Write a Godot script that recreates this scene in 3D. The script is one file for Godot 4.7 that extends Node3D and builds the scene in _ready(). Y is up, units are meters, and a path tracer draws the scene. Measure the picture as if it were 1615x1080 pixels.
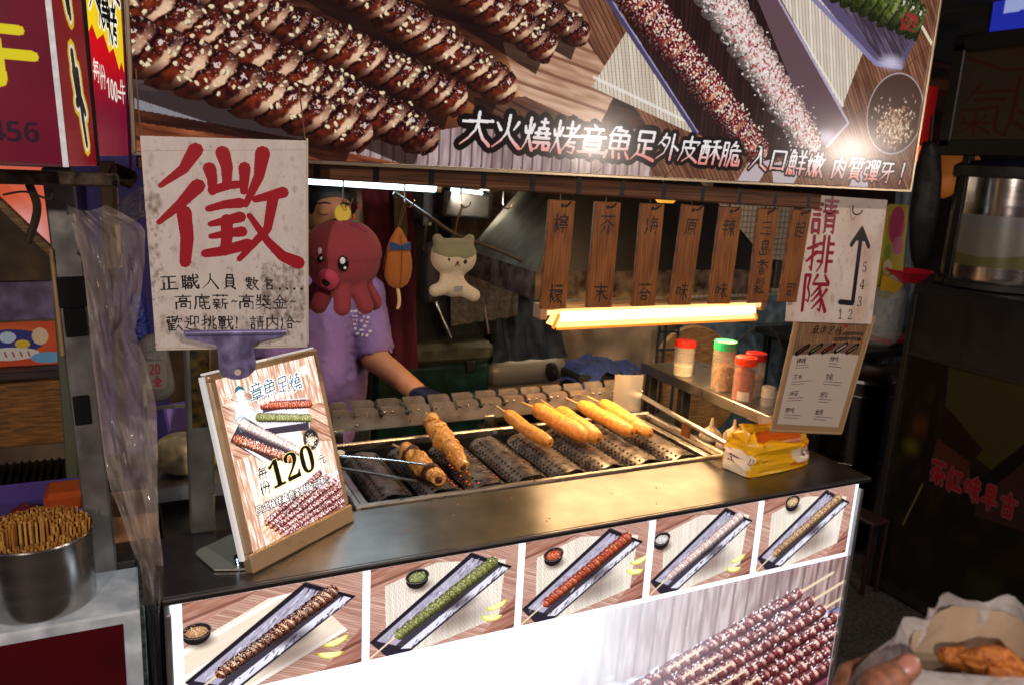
extends Node3D
# A night-market grill stall. x runs along the counter, z towards the viewer, y up, metres.

class MB:
	# collects triangles (given counter-clockwise seen from outside) and commits them with smoothed normals
	var v := PackedVector3Array()
	var uv := PackedVector2Array()
	var col := PackedColorArray()
	var c := Color.WHITE
	var x := Transform3D()
	func tri(a: Vector3, b: Vector3, d: Vector3, ua := Vector2.ZERO, ub := Vector2.ZERO, ud := Vector2.ZERO) -> void:
		v.append(x * a); v.append(x * d); v.append(x * b)
		uv.append(ua); uv.append(ud); uv.append(ub)
		col.append(c); col.append(c); col.append(c)
	func quad(a: Vector3, b: Vector3, d: Vector3, e: Vector3, u0 := Vector2(0, 0), u1 := Vector2(1, 1)) -> void:
		tri(a, b, d, Vector2(u0.x, u1.y), Vector2(u1.x, u1.y), Vector2(u1.x, u0.y))
		tri(a, d, e, Vector2(u0.x, u1.y), Vector2(u1.x, u0.y), Vector2(u0.x, u0.y))
	func fix(from: int) -> void:
		var vol := 0.0
		var o := v[from] if from < v.size() else Vector3.ZERO
		for i in range(from, v.size(), 3):
			vol += (v[i] - o).dot((v[i + 2] - o).cross(v[i + 1] - o))
		if vol < 0.0:
			for i in range(from, v.size(), 3):
				var t := v[i + 1]; v[i + 1] = v[i + 2]; v[i + 2] = t
				var s := uv[i + 1]; uv[i + 1] = uv[i + 2]; uv[i + 2] = s
	func box(p: Vector3, s: Vector3, bev := 0.0015, B := Basis()) -> void:
		var from := v.size()
		var h := s / 2.0
		bev = minf(bev, minf(h.x, minf(h.y, h.z)) * 0.6)
		if bev <= 0.0:
			var k := []
			for i in 8: k.append(p + B * Vector3(h.x if i & 1 else -h.x, h.y if i & 2 else -h.y, h.z if i & 4 else -h.z))
			for f in [[0, 2, 3, 1], [4, 5, 7, 6], [0, 1, 5, 4], [2, 6, 7, 3], [0, 4, 6, 2], [1, 3, 7, 5]]:
				quad(k[f[0]], k[f[1]], k[f[2]], k[f[3]])
			fix(from)
			return
		var q := []
		for i in 8:
			var sg := Vector3(1 if i & 1 else -1, 1 if i & 2 else -1, 1 if i & 4 else -1)
			var r := []
			for a in 3:
				var w := h - Vector3.ONE * bev
				w[a] = h[a]
				r.append(p + B * (w * sg))
			q.append(r)
		for a in 3:
			var b := (a + 1) % 3
			var e := (a + 2) % 3
			for sgn in 2:
				var ids := []
				for m in [[0, 0], [1, 0], [1, 1], [0, 1]]:
					ids.append((sgn << a) | (m[0] << b) | (m[1] << e))
				if sgn == 0: ids.reverse()
				quad(q[ids[0]][a], q[ids[1]][a], q[ids[2]][a], q[ids[3]][a])
			# edges along axis a
			for m in [[0, 0], [1, 0], [1, 1], [0, 1]]:
				var i0: int = (m[0] << b) | (m[1] << e)
				var i1: int = i0 | (1 << a)
				var flip: bool = m[0] != m[1]
				if flip: quad(q[i0][b], q[i1][b], q[i1][e], q[i0][e])
				else: quad(q[i0][e], q[i1][e], q[i1][b], q[i0][b])
		for i in 8:
			var par := (i & 1) ^ ((i >> 1) & 1) ^ ((i >> 2) & 1)
			if par: tri(q[i][0], q[i][1], q[i][2])
			else: tri(q[i][0], q[i][2], q[i][1])
		fix(from)
	func grid(rows: Array, closed := false, cap := false) -> void:
		# rows: equal arrays of points; consecutive rows are joined
		var from := v.size()
		var nr := rows.size()
		var n: int = rows[0].size()
		var m := n if closed else n - 1
		for i in nr - 1:
			for j in m:
				var j2 := (j + 1) % n
				var u0 := float(j) / m
				var u1 := float(j + 1) / m
				var w0 := 1.0 - float(i) / (nr - 1)
				var w1 := 1.0 - float(i + 1) / (nr - 1)
				var a: Vector3 = rows[i][j]
				var b: Vector3 = rows[i][j2]
				var d: Vector3 = rows[i + 1][j2]
				var e: Vector3 = rows[i + 1][j]
				tri(a, b, d, Vector2(u0, w0), Vector2(u1, w0), Vector2(u1, w1))
				tri(a, d, e, Vector2(u0, w0), Vector2(u1, w1), Vector2(u0, w1))
		if cap:
			for k in [0, nr - 1]:
				var r = rows[k]
				var o := Vector3.ZERO
				for p in r: o += p
				o /= n
				for j in n:
					if k: tri(r[j], r[(j + 1) % n], o)
					else: tri(r[(j + 1) % n], r[j], o)
		if closed: fix(from)
	func tube(pts: Array, r, n := 8, cap := true, flat := 1.0) -> void:
		var rows := []
		var up := Vector3.UP
		var np := pts.size()
		for i in np:
			var d: Vector3 = (pts[mini(i + 1, np - 1)] - pts[maxi(i - 1, 0)]).normalized()
			if i == 0 and absf(d.dot(up)) > 0.9: up = Vector3.RIGHT
			var s := d.cross(up).normalized()
			up = s.cross(d).normalized()
			var rr: float = r[i] if r is Array else r
			var ring := PackedVector3Array()
			for j in n:
				var a := TAU * j / n
				ring.append(pts[i] + s * cos(a) * rr + up * sin(a) * rr * flat)
			rows.append(ring)
		grid(rows, true, cap)
	func lathe(prof: Array, n := 20, o := Vector3.ZERO, B := Basis(), cap := true) -> void:
		var rows := []
		for p in prof:
			var ring := PackedVector3Array()
			for j in n:
				var a := TAU * j / n
				ring.append(o + B * Vector3(cos(a) * p[0], p[1], sin(a) * p[0]))
			rows.append(ring)
		grid(rows, true, cap)
	func ball(o: Vector3, r: Vector3, B := Basis(), n := 16) -> void:
		var rows := []
		for i in n / 2 + 1:
			var t := PI * (i + 0.0001) / (n / 2 + 0.0002)
			var ring := PackedVector3Array()
			for j in n:
				var a := TAU * j / n
				ring.append(o + B * (Vector3(cos(a) * sin(t), cos(t), sin(a) * sin(t)) * r))
			rows.append(ring)
		grid(rows, true, false)
	func plate(poly: PackedVector2Array, t: float, T := Transform3D()) -> void:
		# polygon in xy, thickness t along z (front face at z = t / 2), uv from its bounds
		var from := v.size()
		var keep := x
		x = x * T
		var lo := poly[0]
		var hi := poly[0]
		for p in poly:
			lo = lo.min(p); hi = hi.max(p)
		var idx := Geometry2D.triangulate_polygon(poly)
		for i in range(0, idx.size(), 3):
			for s in [1.0, -1.0]:
				var q := []
				var w := []
				for k in 3:
					var p: Vector2 = poly[idx[i + k]]
					q.append(Vector3(p.x, p.y, s * t / 2))
					w.append(Vector2((p.x - lo.x) / (hi.x - lo.x), 1.0 - (p.y - lo.y) / (hi.y - lo.y)))
				var ccw: bool = (q[1] - q[0]).cross(q[2] - q[0]).z * s > 0.0
				if ccw: tri(q[0], q[1], q[2], w[0], w[1], w[2])
				else: tri(q[0], q[2], q[1], w[0], w[2], w[1])
		var cw := Geometry2D.is_polygon_clockwise(poly)
		for i in poly.size():
			var a := poly[i]
			var b := poly[(i + 1) % poly.size()]
			if cw:
				var sw := a; a = b; b = sw
			quad(Vector3(a.x, a.y, -t / 2), Vector3(b.x, b.y, -t / 2), Vector3(b.x, b.y, t / 2), Vector3(a.x, a.y, t / 2), Vector2(0.01, 0.01), Vector2(0.02, 0.02))
		x = keep
	func done(deg := 40.0, colours := false) -> ArrayMesh:
		var n := v.size()
		var nor := PackedVector3Array()
		nor.resize(n)
		var at := {}
		for i in range(0, n, 3):
			var f := (v[i + 2] - v[i]).cross(v[i + 1] - v[i])
			for k in 3:
				nor[i + k] = f
				if deg > 0.0:
					var key := Vector3i((v[i + k] * 20000.0).round())
					if at.has(key): at[key].append(i + k)
					else: at[key] = [i + k]
		var cs := cos(deg_to_rad(deg))
		var res := nor.duplicate()
		if deg > 0.0:
			var unit := nor.duplicate()
			for i in n: unit[i] = nor[i].normalized()
			for key in at:
				var l: Array = at[key]
				for i in l:
					var s := Vector3.ZERO
					for j in l:
						if unit[i].dot(unit[j]) >= cs: s += nor[j]
					res[i] = s
		for i in n:
			res[i] = res[i].normalized() if res[i].length_squared() > 1e-30 else Vector3.UP
		var arr := []
		arr.resize(Mesh.ARRAY_MAX)
		arr[Mesh.ARRAY_VERTEX] = v
		arr[Mesh.ARRAY_NORMAL] = res
		arr[Mesh.ARRAY_TEX_UV] = uv
		if colours: arr[Mesh.ARRAY_COLOR] = col
		var m := ArrayMesh.new()
		m.add_surface_from_arrays(Mesh.PRIMITIVE_TRIANGLES, arr)
		return m

class Blob:
	# a body as a smooth union of tapered capsules, meshed by surface nets
	var lo: Vector3
	var n: Vector3i
	var h: float
	var d := PackedFloat32Array()
	func _init(a: Vector3, b: Vector3, cell: float) -> void:
		lo = a; h = cell
		n = Vector3i(((b - a) / cell).ceil()) + Vector3i.ONE
		d.resize(n.x * n.y * n.z)
		d.fill(1.0)
	func cap(a: Vector3, b: Vector3, ra: float, rb: float, k := 0.02, sq := Vector3.ONE, minus := false) -> void:
		var R := maxf(ra, rb) * maxf(sq.x, maxf(sq.y, sq.z)) + k + 2.0 * h
		var i0 := Vector3i(((a.min(b) - Vector3.ONE * R - lo) / h).floor()).clamp(Vector3i.ZERO, n - Vector3i.ONE)
		var i1 := Vector3i(((a.max(b) + Vector3.ONE * R - lo) / h).ceil()).clamp(Vector3i.ZERO, n - Vector3i.ONE)
		var ab := b - a
		var l2 := maxf(ab.length_squared(), 1e-12)
		for z in range(i0.z, i1.z + 1):
			for y in range(i0.y, i1.y + 1):
				var at := (z * n.y + y) * n.x
				for x in range(i0.x, i1.x + 1):
					var p := lo + Vector3(x, y, z) * h - a
					var t := clampf(p.dot(ab) / l2, 0.0, 1.0)
					var q := ((p - ab * t) / sq).length() - lerpf(ra, rb, t)
					var o := d[at + x]
					if minus:
						q = -q
						var g := clampf(0.5 - 0.5 * (o - q) / k, 0.0, 1.0)
						d[at + x] = lerpf(o, q, g) + k * g * (1.0 - g)
					else:
						var g := clampf(0.5 + 0.5 * (o - q) / k, 0.0, 1.0)
						d[at + x] = lerpf(o, q, g) - k * g * (1.0 - g)
	func front(x: float, y: float) -> float:
		# z of the surface that faces +z at x, y
		var ix := clampi(roundi((x - lo.x) / h), 0, n.x - 1)
		var iy := clampi(roundi((y - lo.y) / h), 0, n.y - 1)
		for z in range(n.z - 1, -1, -1):
			if d[(z * n.y + iy) * n.x + ix] < 0.0: return lo.z + z * h + 0.5 * h
		return lo.z
	func mesh(mb: MB) -> void:
		var from := mb.v.size()
		var at := {}
		var sx := 1
		var sy := n.x
		var sz := n.x * n.y
		for z in n.z - 1:
			for y in n.y - 1:
				for x in n.x - 1:
					var i := z * sz + y * sy + x
					if absf(d[i]) > 2.5 * h: continue
					var c := [d[i], d[i + sx], d[i + sy], d[i + sx + sy], d[i + sz], d[i + sx + sz], d[i + sy + sz], d[i + sx + sy + sz]]
					var m := 0
					for k in 8:
						if c[k] < 0.0: m += 1
					if m == 0 or m == 8: continue
					var s := Vector3.ZERO
					var cnt := 0
					for e in [[0, 1], [2, 3], [4, 5], [6, 7], [0, 2], [1, 3], [4, 6], [5, 7], [0, 4], [1, 5], [2, 6], [3, 7]]:
						var p: float = c[e[0]]
						var q: float = c[e[1]]
						if (p < 0.0) == (q < 0.0): continue
						var t := p / (p - q)
						var A := Vector3(e[0] & 1, (e[0] >> 1) & 1, e[0] >> 2)
						var B := Vector3(e[1] & 1, (e[1] >> 1) & 1, e[1] >> 2)
						s += A.lerp(B, t)
						cnt += 1
					at[i] = lo + (Vector3(x, y, z) + s / cnt) * h
		for i in at:
			for ax in [[sx, sy, sz], [sy, sz, sx], [sz, sx, sy]]:
				var a: float = d[i]
				var b: float = d[i + ax[0]]
				if (a < 0.0) == (b < 0.0): continue
				var p = at.get(i); var q = at.get(i - ax[1]); var r = at.get(i - ax[1] - ax[2]); var s2 = at.get(i - ax[2])
				if p == null or q == null or r == null or s2 == null: continue
				if a < 0.0: mb.quad(p, q, r, s2)
				else: mb.quad(p, s2, r, q)
		mb.fix(from)

class Pic:
	var w: int
	var h: int
	var d := PackedByteArray()
	var g0 := 0.0
	var g1 := 0.0
	var gc := Color.WHITE
	var nz := FastNoiseLite.new()
	func _init(W: int, H: int, c: Color) -> void:
		w = W; h = H
		d.resize(w * h * 3)
		var r := c.r8; var g := c.g8; var b := c.b8
		for i in w * h:
			d[i * 3] = r; d[i * 3 + 1] = g; d[i * 3 + 2] = b
		nz.seed = 5
		nz.frequency = 0.11
		nz.fractal_octaves = 2
	func px(x: int, y: int, c: Color, a := 1.0) -> void:
		if x < 0 or y < 0 or x >= w or y >= h: return
		var i := (y * w + x) * 3
		d[i] = int(lerpf(d[i], clampf(c.r, 0, 1) * 255.0, a))
		d[i + 1] = int(lerpf(d[i + 1], clampf(c.g, 0, 1) * 255.0, a))
		d[i + 2] = int(lerpf(d[i + 2], clampf(c.b, 0, 1) * 255.0, a))
	func poly(p: PackedVector2Array, c: Color, a := 1.0) -> void:
		var n := p.size()
		var ylo := p[0].y
		var yhi := p[0].y
		for q in p:
			ylo = minf(ylo, q.y); yhi = maxf(yhi, q.y)
		for y in range(maxi(0, int(ceil(ylo - 0.5))), mini(h - 1, int(floor(yhi - 0.5))) + 1):
			var xs := []
			var fy := y + 0.5
			for i in n:
				var A := p[i]
				var B := p[(i + 1) % n]
				if (A.y <= fy) != (B.y <= fy):
					xs.append(A.x + (fy - A.y) / (B.y - A.y) * (B.x - A.x))
			xs.sort()
			var cc := c
			if g1 > g0: cc = c.lerp(gc, smoothstep(g0, g1, fy))
			for k in range(0, xs.size() - 1, 2):
				for x in range(maxi(0, int(ceil(xs[k] - 0.5))), mini(w - 1, int(floor(xs[k + 1] - 0.5))) + 1):
					px(x, y, cc, a)
	func oval(cx: float, cy: float, rx: float, ry: float, c: Color, a := 1.0, rot := 0.0, n := 18) -> void:
		var p := PackedVector2Array()
		for i in n:
			p.append(Vector2(cx, cy) + Vector2(cos(TAU * i / n) * rx, sin(TAU * i / n) * ry).rotated(rot))
		poly(p, c, a)
	func line(pts: PackedVector2Array, w0: float, w1: float, c: Color, a := 1.0) -> void:
		for i in pts.size() - 1:
			var t0 := lerpf(w0, w1, float(i) / (pts.size() - 1)) / 2
			var t1 := lerpf(w0, w1, float(i + 1) / (pts.size() - 1)) / 2
			var n := (pts[i + 1] - pts[i]).orthogonal().normalized()
			poly(PackedVector2Array([pts[i] + n * t0, pts[i + 1] + n * t1, pts[i + 1] - n * t1, pts[i] - n * t0]), c, a)
			if a >= 1.0:
				oval(pts[i].x, pts[i].y, t0, t0, c, a, 0, 8)
				if i == pts.size() - 2: oval(pts[i + 1].x, pts[i + 1].y, t1, t1, c, a, 0, 8)
	func soft(cx: float, cy: float, rx: float, ry: float, c: Color, a: float) -> void:
		for y in range(maxi(0, int(cy - ry)), mini(h, int(cy + ry) + 1)):
			for x in range(maxi(0, int(cx - rx)), mini(w, int(cx + rx) + 1)):
				var q := Vector2((x - cx) / rx, (y - cy) / ry).length_squared()
				if q < 1.0: px(x, y, c, a * (1.0 - q) * (1.0 - q))
	func boards(dir: float, width: float, c0: Color, c1: Color, gap: Color, inside = null, grain := 1.0) -> void:
		# planks or splints that run along dir; inside: polygon that bounds them
		var u := Vector2.from_angle(dir)
		var x0 := 0; var y0 := 0; var x1 := w; var y1 := h
		if inside:
			var lo: Vector2 = inside[0]; var hi: Vector2 = inside[0]
			for q in inside:
				lo = lo.min(q); hi = hi.max(q)
			x0 = maxi(0, int(lo.x)); y0 = maxi(0, int(lo.y)); x1 = mini(w, int(hi.x) + 1); y1 = mini(h, int(hi.y) + 1)
		for y in range(y0, y1):
			for x in range(x0, x1):
				if inside and not Geometry2D.is_point_in_polygon(Vector2(x, y), inside): continue
				var s := x * u.x + y * u.y
				var t := (y * u.x - x * u.y) / width
				var k := floorf(t)
				var f := t - k
				var hsh := fposmod(sin(k * 12.9898) * 43758.5453, 1.0)
				var g := nz.get_noise_2d(s * 0.12 + k * 37.0, t * width * 0.9) * grain
				var c := c0.lerp(c1, clampf(0.15 + 0.6 * hsh + 0.5 * g, 0, 1))
				if f < 0.13 or f > 0.95: c = c.lerp(gap, 0.75)
				px(x, y, c)
	func skew(ax: float, ay: float, bx: float, by: float, r0: float, r1: float, n: float, kind: Array, sd: int, tilt := 0.5) -> void:
		# a printed skewer of slices. kind: dark, mid, pale colours, how much pale shows, powder colour, how much powder
		var A := Vector2(ax, ay)
		var D := Vector2(bx, by) - A
		var L := D.length()
		var u := D / L
		var m := u.orthogonal()
		if m.y < 0: m = -m
		var R := maxf(r0, r1) * 1.25
		var dark: Color = kind[0]; var mid: Color = kind[1]; var pale: Color = kind[2]; var pow_c: Color = kind[4]
		var pf: float = kind[3]; var pa: float = kind[5]
		var sc := 22.0 / r0
		for y in range(maxi(0, int(minf(ay, by) - R)), mini(h, int(maxf(ay, by) + R) + 1)):
			for x in range(maxi(0, int(minf(ax, bx) - R)), mini(w, int(maxf(ax, bx) + R) + 1)):
				var p := Vector2(x, y) - A
				var t := p.dot(u) / L
				if t < -0.1 or t > 1.1: continue
				var r := lerpf(r0, r1, t)
				var s := p.dot(m) / r
				if absf(s) > 1.2: continue
				var g := nz.get_noise_2d(x * sc + sd * 101.0, y * sc)
				var q := t * n + tilt * s + 0.28 * s * s + g * 0.10
				var k := floorf(q)
				var f := q - k
				var hs := fposmod(sin((k + sd * 7.0) * 12.9898) * 43758.5453, 1.0)
				var pr := 0.78 + 0.2 * sqrt(maxf(0.0, sin(PI * f))) + 0.10 * (hs - 0.5) + g * 0.03
				if t > 1.0: pr *= sqrt(maxf(0.0, 1.0 - pow((t - 1.0) * L / r, 2.0)))
				elif t < 0.0: pr *= sqrt(maxf(0.0, 1.0 - pow(t * L / r, 2.0)))
				if absf(s) > pr: continue
				var g2 := nz.get_noise_2d(x * sc * 2.7 + 900.0, y * sc * 2.7 + sd * 50.0)
				var c := dark.lerp(mid, clampf(0.45 + 0.55 * g + 0.25 * s + 0.4 * (hs - 0.5), 0, 1))
				var band := smoothstep(0.50, 0.66, f) * (1.0 - smoothstep(0.86, 0.95, f))
				c = c.lerp(pale, clampf(band * (0.45 + 0.9 * hs) * pf * exp(-pow((s + 0.05) / 0.62, 2.0)), 0, 1))
				if f < 0.07 or f > 0.955: c = c.lerp(dark * 0.4, 0.8)
				if g2 > 1.0 - pa: c = c.lerp(pow_c, 0.88)
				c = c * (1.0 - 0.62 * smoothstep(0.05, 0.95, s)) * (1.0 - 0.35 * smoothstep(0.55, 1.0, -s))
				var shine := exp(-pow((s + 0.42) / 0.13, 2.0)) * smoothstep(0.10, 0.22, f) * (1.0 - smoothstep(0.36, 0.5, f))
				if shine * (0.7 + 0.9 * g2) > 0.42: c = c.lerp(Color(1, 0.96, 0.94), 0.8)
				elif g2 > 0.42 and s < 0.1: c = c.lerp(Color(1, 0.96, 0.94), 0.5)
				c.a = 1.0
				px(x, y, c)
	func seeds(ax: float, ay: float, bx: float, by: float, r: float, count: int, size: float, c: Color, rng: RandomNumberGenerator) -> void:
		var A := Vector2(ax, ay)
		var u := Vector2(bx, by) - A
		var m := u.orthogonal().normalized()
		if m.y < 0: m = -m
		for i in count:
			var p := A + u * rng.randf() + m * r * (rng.randf_range(-0.95, 0.45) + rng.randf_range(-0.1, 0.1))
			var s := size * rng.randf_range(0.75, 1.2)
			var ro := rng.randf() * PI
			oval(p.x + s * 0.25, p.y + s * 0.35, s, s * 0.62, c * 0.45, 0.7, ro, 9)
			oval(p.x, p.y, s, s * 0.6, c, 1.0, ro, 9)
	func image() -> Image:
		return Image.create_from_data(w, h, false, Image.FORMAT_RGB8, d)
	func tex() -> ImageTexture:
		return ImageTexture.create_from_image(image())
	func text3(s: String, font: Font, x: float, y: float, size: float, c: Color, shear := 0.0, turn := 0.0) -> void:
		# latin letters and digits: the outlines of a TextMesh, filled in; x, y: left end of the base line
		var tm := TextMesh.new()
		tm.text = s; tm.font = font; tm.font_size = 64; tm.pixel_size = size / 64.0; tm.depth = 0.0
		tm.horizontal_alignment = HORIZONTAL_ALIGNMENT_LEFT
		tm.vertical_alignment = VERTICAL_ALIGNMENT_BOTTOM
		if tm.get_surface_count() == 0: return
		var arr := tm.surface_get_arrays(0)
		var vs: PackedVector3Array = arr[Mesh.ARRAY_VERTEX]
		var ix: PackedInt32Array = arr[Mesh.ARRAY_INDEX]
		for i in range(0, ix.size(), 3):
			var p := PackedVector2Array()
			for k in 3:
				var q := vs[ix[i + k]]
				p.append(Vector2(x, y + size * 0.235) + Vector2(q.x + shear * q.y, -q.y).rotated(turn))
			poly(p, c)

# strokes of the characters on a 20 x 20 field, two base-21 digits to a point; «name:abcd» places another character in that box
const G := {
	"人": "a0a78c0k a6c9fdkk", "入": "71a2cbdgkk a49a5f1k", "大": "06k5 a0a79b5g0k a6cbfgkk", "火": "2559 h4e9 a0a89c6g1k a9cdfgkk",
	"口": "333i 33h3hi 3hhh", "日": "323j 32h2hj 3aha 3jhj", "木": "06k6 a0ak a65c0h a6fckh", "禾": "f142 06k6 a2ak a66b0f a6ebkf",
	"言": "90b2 04k4 47g7 4aga 4d4k 4dgdgk 4jgj", "氵": "3286 1699 1k5h9c", "扌": "07k5 c0cj7h 0ek9", "亻": "d0780c 98bc a7ak",
	"艹": "04k4 6068 e0e8", "女": "814bhj e58e1k 07k7", "弓": "32g2g8 48g8 483ehefj9j", "月": "414d1k 41g1gkcj 47g7 4cgc",
	"酉": "12j2 161k 16j6jk 1kjk 1fjf 727b4d d2dbgb", "魚": "905016 72f2c5 353e 35h5he 39h9 a5ae 3ehe 1g0k 6g7k bhck ggjk",
	"金": "a0760a a0e6ka 57f7 2bib a7aj 6d7h eddh 0jkj", "貝": "414f 41g1gf 46g6 4aga 4fgf 6g1k dgjk",
	"堯": "62e2 a0a6 46g6 1999 575c 0cac b9j9 f7fc acjc 0fkf 7f6i0k dfdjkjkg", "燒": "火:008k 堯:80kk",
	"考": "34f4 9099 09k9 i21j 8dgd 8d7fhgfk9j", "烤": "火:008k 考:80kk", "章": "90b2 23h3 5367 f3d7 08k8 4a4g 4agagg 4dgd 4ggg 0iki agak",
	"足": "4147 41g1g7 47g7 a7ah acgc 5a5f0k 4gahjk", "外": "605309 43a3a67f0k 3769 e0ek e8kc", "皮": "34j4h7 343c0k a0a9 59f9cf4k 6a9ejk",
	"酥": "酉:008k 禾:90kk", "危": "8015 43d3a7 27j7 273d0k 8bgbggdg 8b8jkjkf", "脆": "月:007k 危:80kk",
	"羊": "5074 f0d4 15j5 3aha 0fkf a5ak", "鮮": "魚:009k 羊:a0kk", "束": "03k3 a0ak 363c 36h6hc 3chc aa0j aakj", "攵": "703a 55j5 g59d0k 679ekk",
	"嫩": "女:006k 束:60dk 攵:c0kk", "肉": "353k 35h5hkdj a0985d 98fc 9b5j 9bfi", "斤": "f141 414e0k 49k9 d9dk", "質": "斤:00a9 斤:b0k9 貝:29ik",
	"單": "口:0097 口:b0k7 383f 38h8hf 3bhb 3fhf a8ak 0iki", "彈": "弓:007k 單:80kk", "牙": "22h2 52394aj9 d2dk9j c91j", "！": "a0ad ahak",
	"彳": "g07a0 g0a60b i70f ababak", "山王": "a0a7 2227i7 i2i7 2aia 3dhd adaj 4gfg 0jkj",
	"徵": "f01b h80j aeak", "正": "12i2 a2aj aaha 4a4j 0jkj", "耳": "02k2 525h f2fk 58f8 5dfd 0ikf", "音": "a0a2 23h3 5467 f4d7 08k8 4b4k 4bgbgk 4ggg 4kgk",
	"戈": "06k5 809cgjkkkf h90k f0j3", "職": "耳:006k 音:62dj 戈:a0kk", "員": "口:50f6 貝:25ik", "婁": "3137 31h1h7 37h7 04k4 a0aa 8a5fik 0dkd f9cg1k",
	"數": "婁:00ak 攵:a0kk", "名": "8027 64g4c90e 579a 口:5bhk", "高": "a0a2 02k2 口:44g9 1a1k 1ajajkgj 口:6cei",
	"底": "a0a2 23k3 232d0k i575 757h 7hbf 7bjb c6ekkkkg 9ibk", "亲": "90a1 12i2 5468 f4d8 08k8 1cjc a8ak 9d2i bdii", "薪": "艹:00k5 亲:06ak 斤:b6kk",
	"爿": "f0fk 5057 57f7 0cfc 7c1k", "将": "605209 43h3f70b 0ckc e9ek9j 5d8g", "獎": "爿:008c 将:90kc 大:0ckk",
	"雚": "艹:00k4 口:0488 口:c4k8 6919 494k 4bjb 4eie 4hih 4kkk bbbk", "欠": "7019 54k4h8 a7a9 9d0k 9dkk", "歡": "雚:00bk 欠:b0kk",
	"辶": "2155 0868 683g0i 2h7jkk", "卬": "8020 202g 2gac c1k1kdgb c1ck", "迎": "辶:00kk 卬:70jg", "兆": "707c1k d0dikjkf 1368 0f7b j3e8 dbkf",
	"挑": "扌:007k 兆:80kk", "戰": "單:00ak 戈:a0kk", "青": "12j2 35h5 08k8 a0a8 4a4j2k 4agagkdj 4dgd 4ggg", "請": "言:008k 青:90kk",
	"內": "242k 24i4ikej a0a94g a8ge", "合": "a0760a a0e6ka 58f8 口:4bgk", "洽": "氵:006k 合:70kk", "非": "707f1k d0dk 1474 1979 1e7e d4k4 d9k9 deke",
	"排": "扌:007k 非:80kk", "阝": "303k 30g0c7ibgf9e", "㒸": "5014 e0j4 15j5 b50c 97ddck9j b91f cd2j i8cd ccjk", "隊": "阝:006k 㒸:70kk",
	"寧": "a0a2 1613 13j3i6 4658 67c8c7 f5g7 393c 39h9hc 0ckc 2fif afak7j", "檸": "木:007k 寧:80kk", "蒙": "艹:00k4 1916 16j6i9 58f8 3bhb bb0g 9dehck9j ag1k hdcg cgkk",
	"檬": "木:007k 蒙:80kk", "介": "a06509 a0e5k9 6a6f2k dadk", "芥": "艹:00k5 介:05kk", "末": "13j3 38h8 a0ak a85d1h a8fdkh",
	"每": "7016 53j3 563h 56h6gkdj 0bkb 97a9 9dae", "海": "氵:006k 每:70kk", "台": "9028i7 d3j9 口:4bgk", "苔": "艹:00k5 台:05kk",
	"原": "12k2 222d0k b395 666d 66h6hd 69h9 6dhd bdbk8j 7f4j ffij", "未": "23i3 08k8 a0ak a82h a8ki", "味": "口:047e 未:80kk",
	"辛": "90b2 13j3 5567 f5d8 08k8 0dkd a8ak", "辣": "辛:009k 束:a0kk", "三": "23h3 4aga 0ikj", "島": "9072 424d 42g2ga 46g6 4aga 4dkdjkgj 1f1kekef 8d8k",
	"香": "d142 04k4 a1ab 960b b5kb 日:4cgk", "鬆": "303a 30a0 33a3 36a6 0aba 5a7d g0c3 h3c6 j6ca 木:0b9k gbaf gfckjj ihkk",
	"起": "14a4 606a 08c8 6a6h 6dbd 3b0k 2h9kkk d2k2k8 d8k8 d8dfkfkc", "司": "23i3ikei 17d7 口:4bcj", "分": "70440a d0h4ka 29h9gkcj 962k", "份": "亻:006k 分:60kk",
	"元": "42g2 08k8 787e0k d8djkjkf", "牛": "501a 35i5 0bkb a0ak", "式": "05k4 4ada 7a7i 1jeh c0daghkkkg h0j2", "茶": "艹:00k5 a50c a5kc 2did a8ak 9e1j beij",
	"糹": "b046c6 h33ahb aaak 4d1i gdkh", "工": "23h3 a3ah 0hkh", "紅": "糹:008k 工:90kk", "早": "日:30ha 0eke aaak", "古": "05k5 a0a9 口:39hk",
	"氣": "7018 43j3 66h6 1af9fijkkf 1fdf 7b7k 2c3e bcae 6g1j 8gdj",
}
func strokes(ch: String, r: Rect2, out: Array, deep := 0) -> void:
	if not G.has(ch) or deep > 4: return
	for word: String in G[ch].split(" "):
		if ":" in word:
			var q := word.split(":")
			var k := []
			for i in 4: k.append(float(_d(q[1][i])) / 20.0)
			strokes(q[0], Rect2(r.position + Vector2(k[0], k[1]) * r.size, Vector2(k[2] - k[0], k[3] - k[1]) * r.size), out, deep + 1)
		else:
			var p := PackedVector2Array()
			for i in range(0, word.length() - 1, 2):
				p.append(r.position + Vector2(_d(word[i]), _d(word[i + 1])) / 20.0 * r.size)
			if p.size() > 1: out.append(p)
func _d(s: String) -> int:
	return maxi(0, "0123456789abcdefghijk".find(s))
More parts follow.
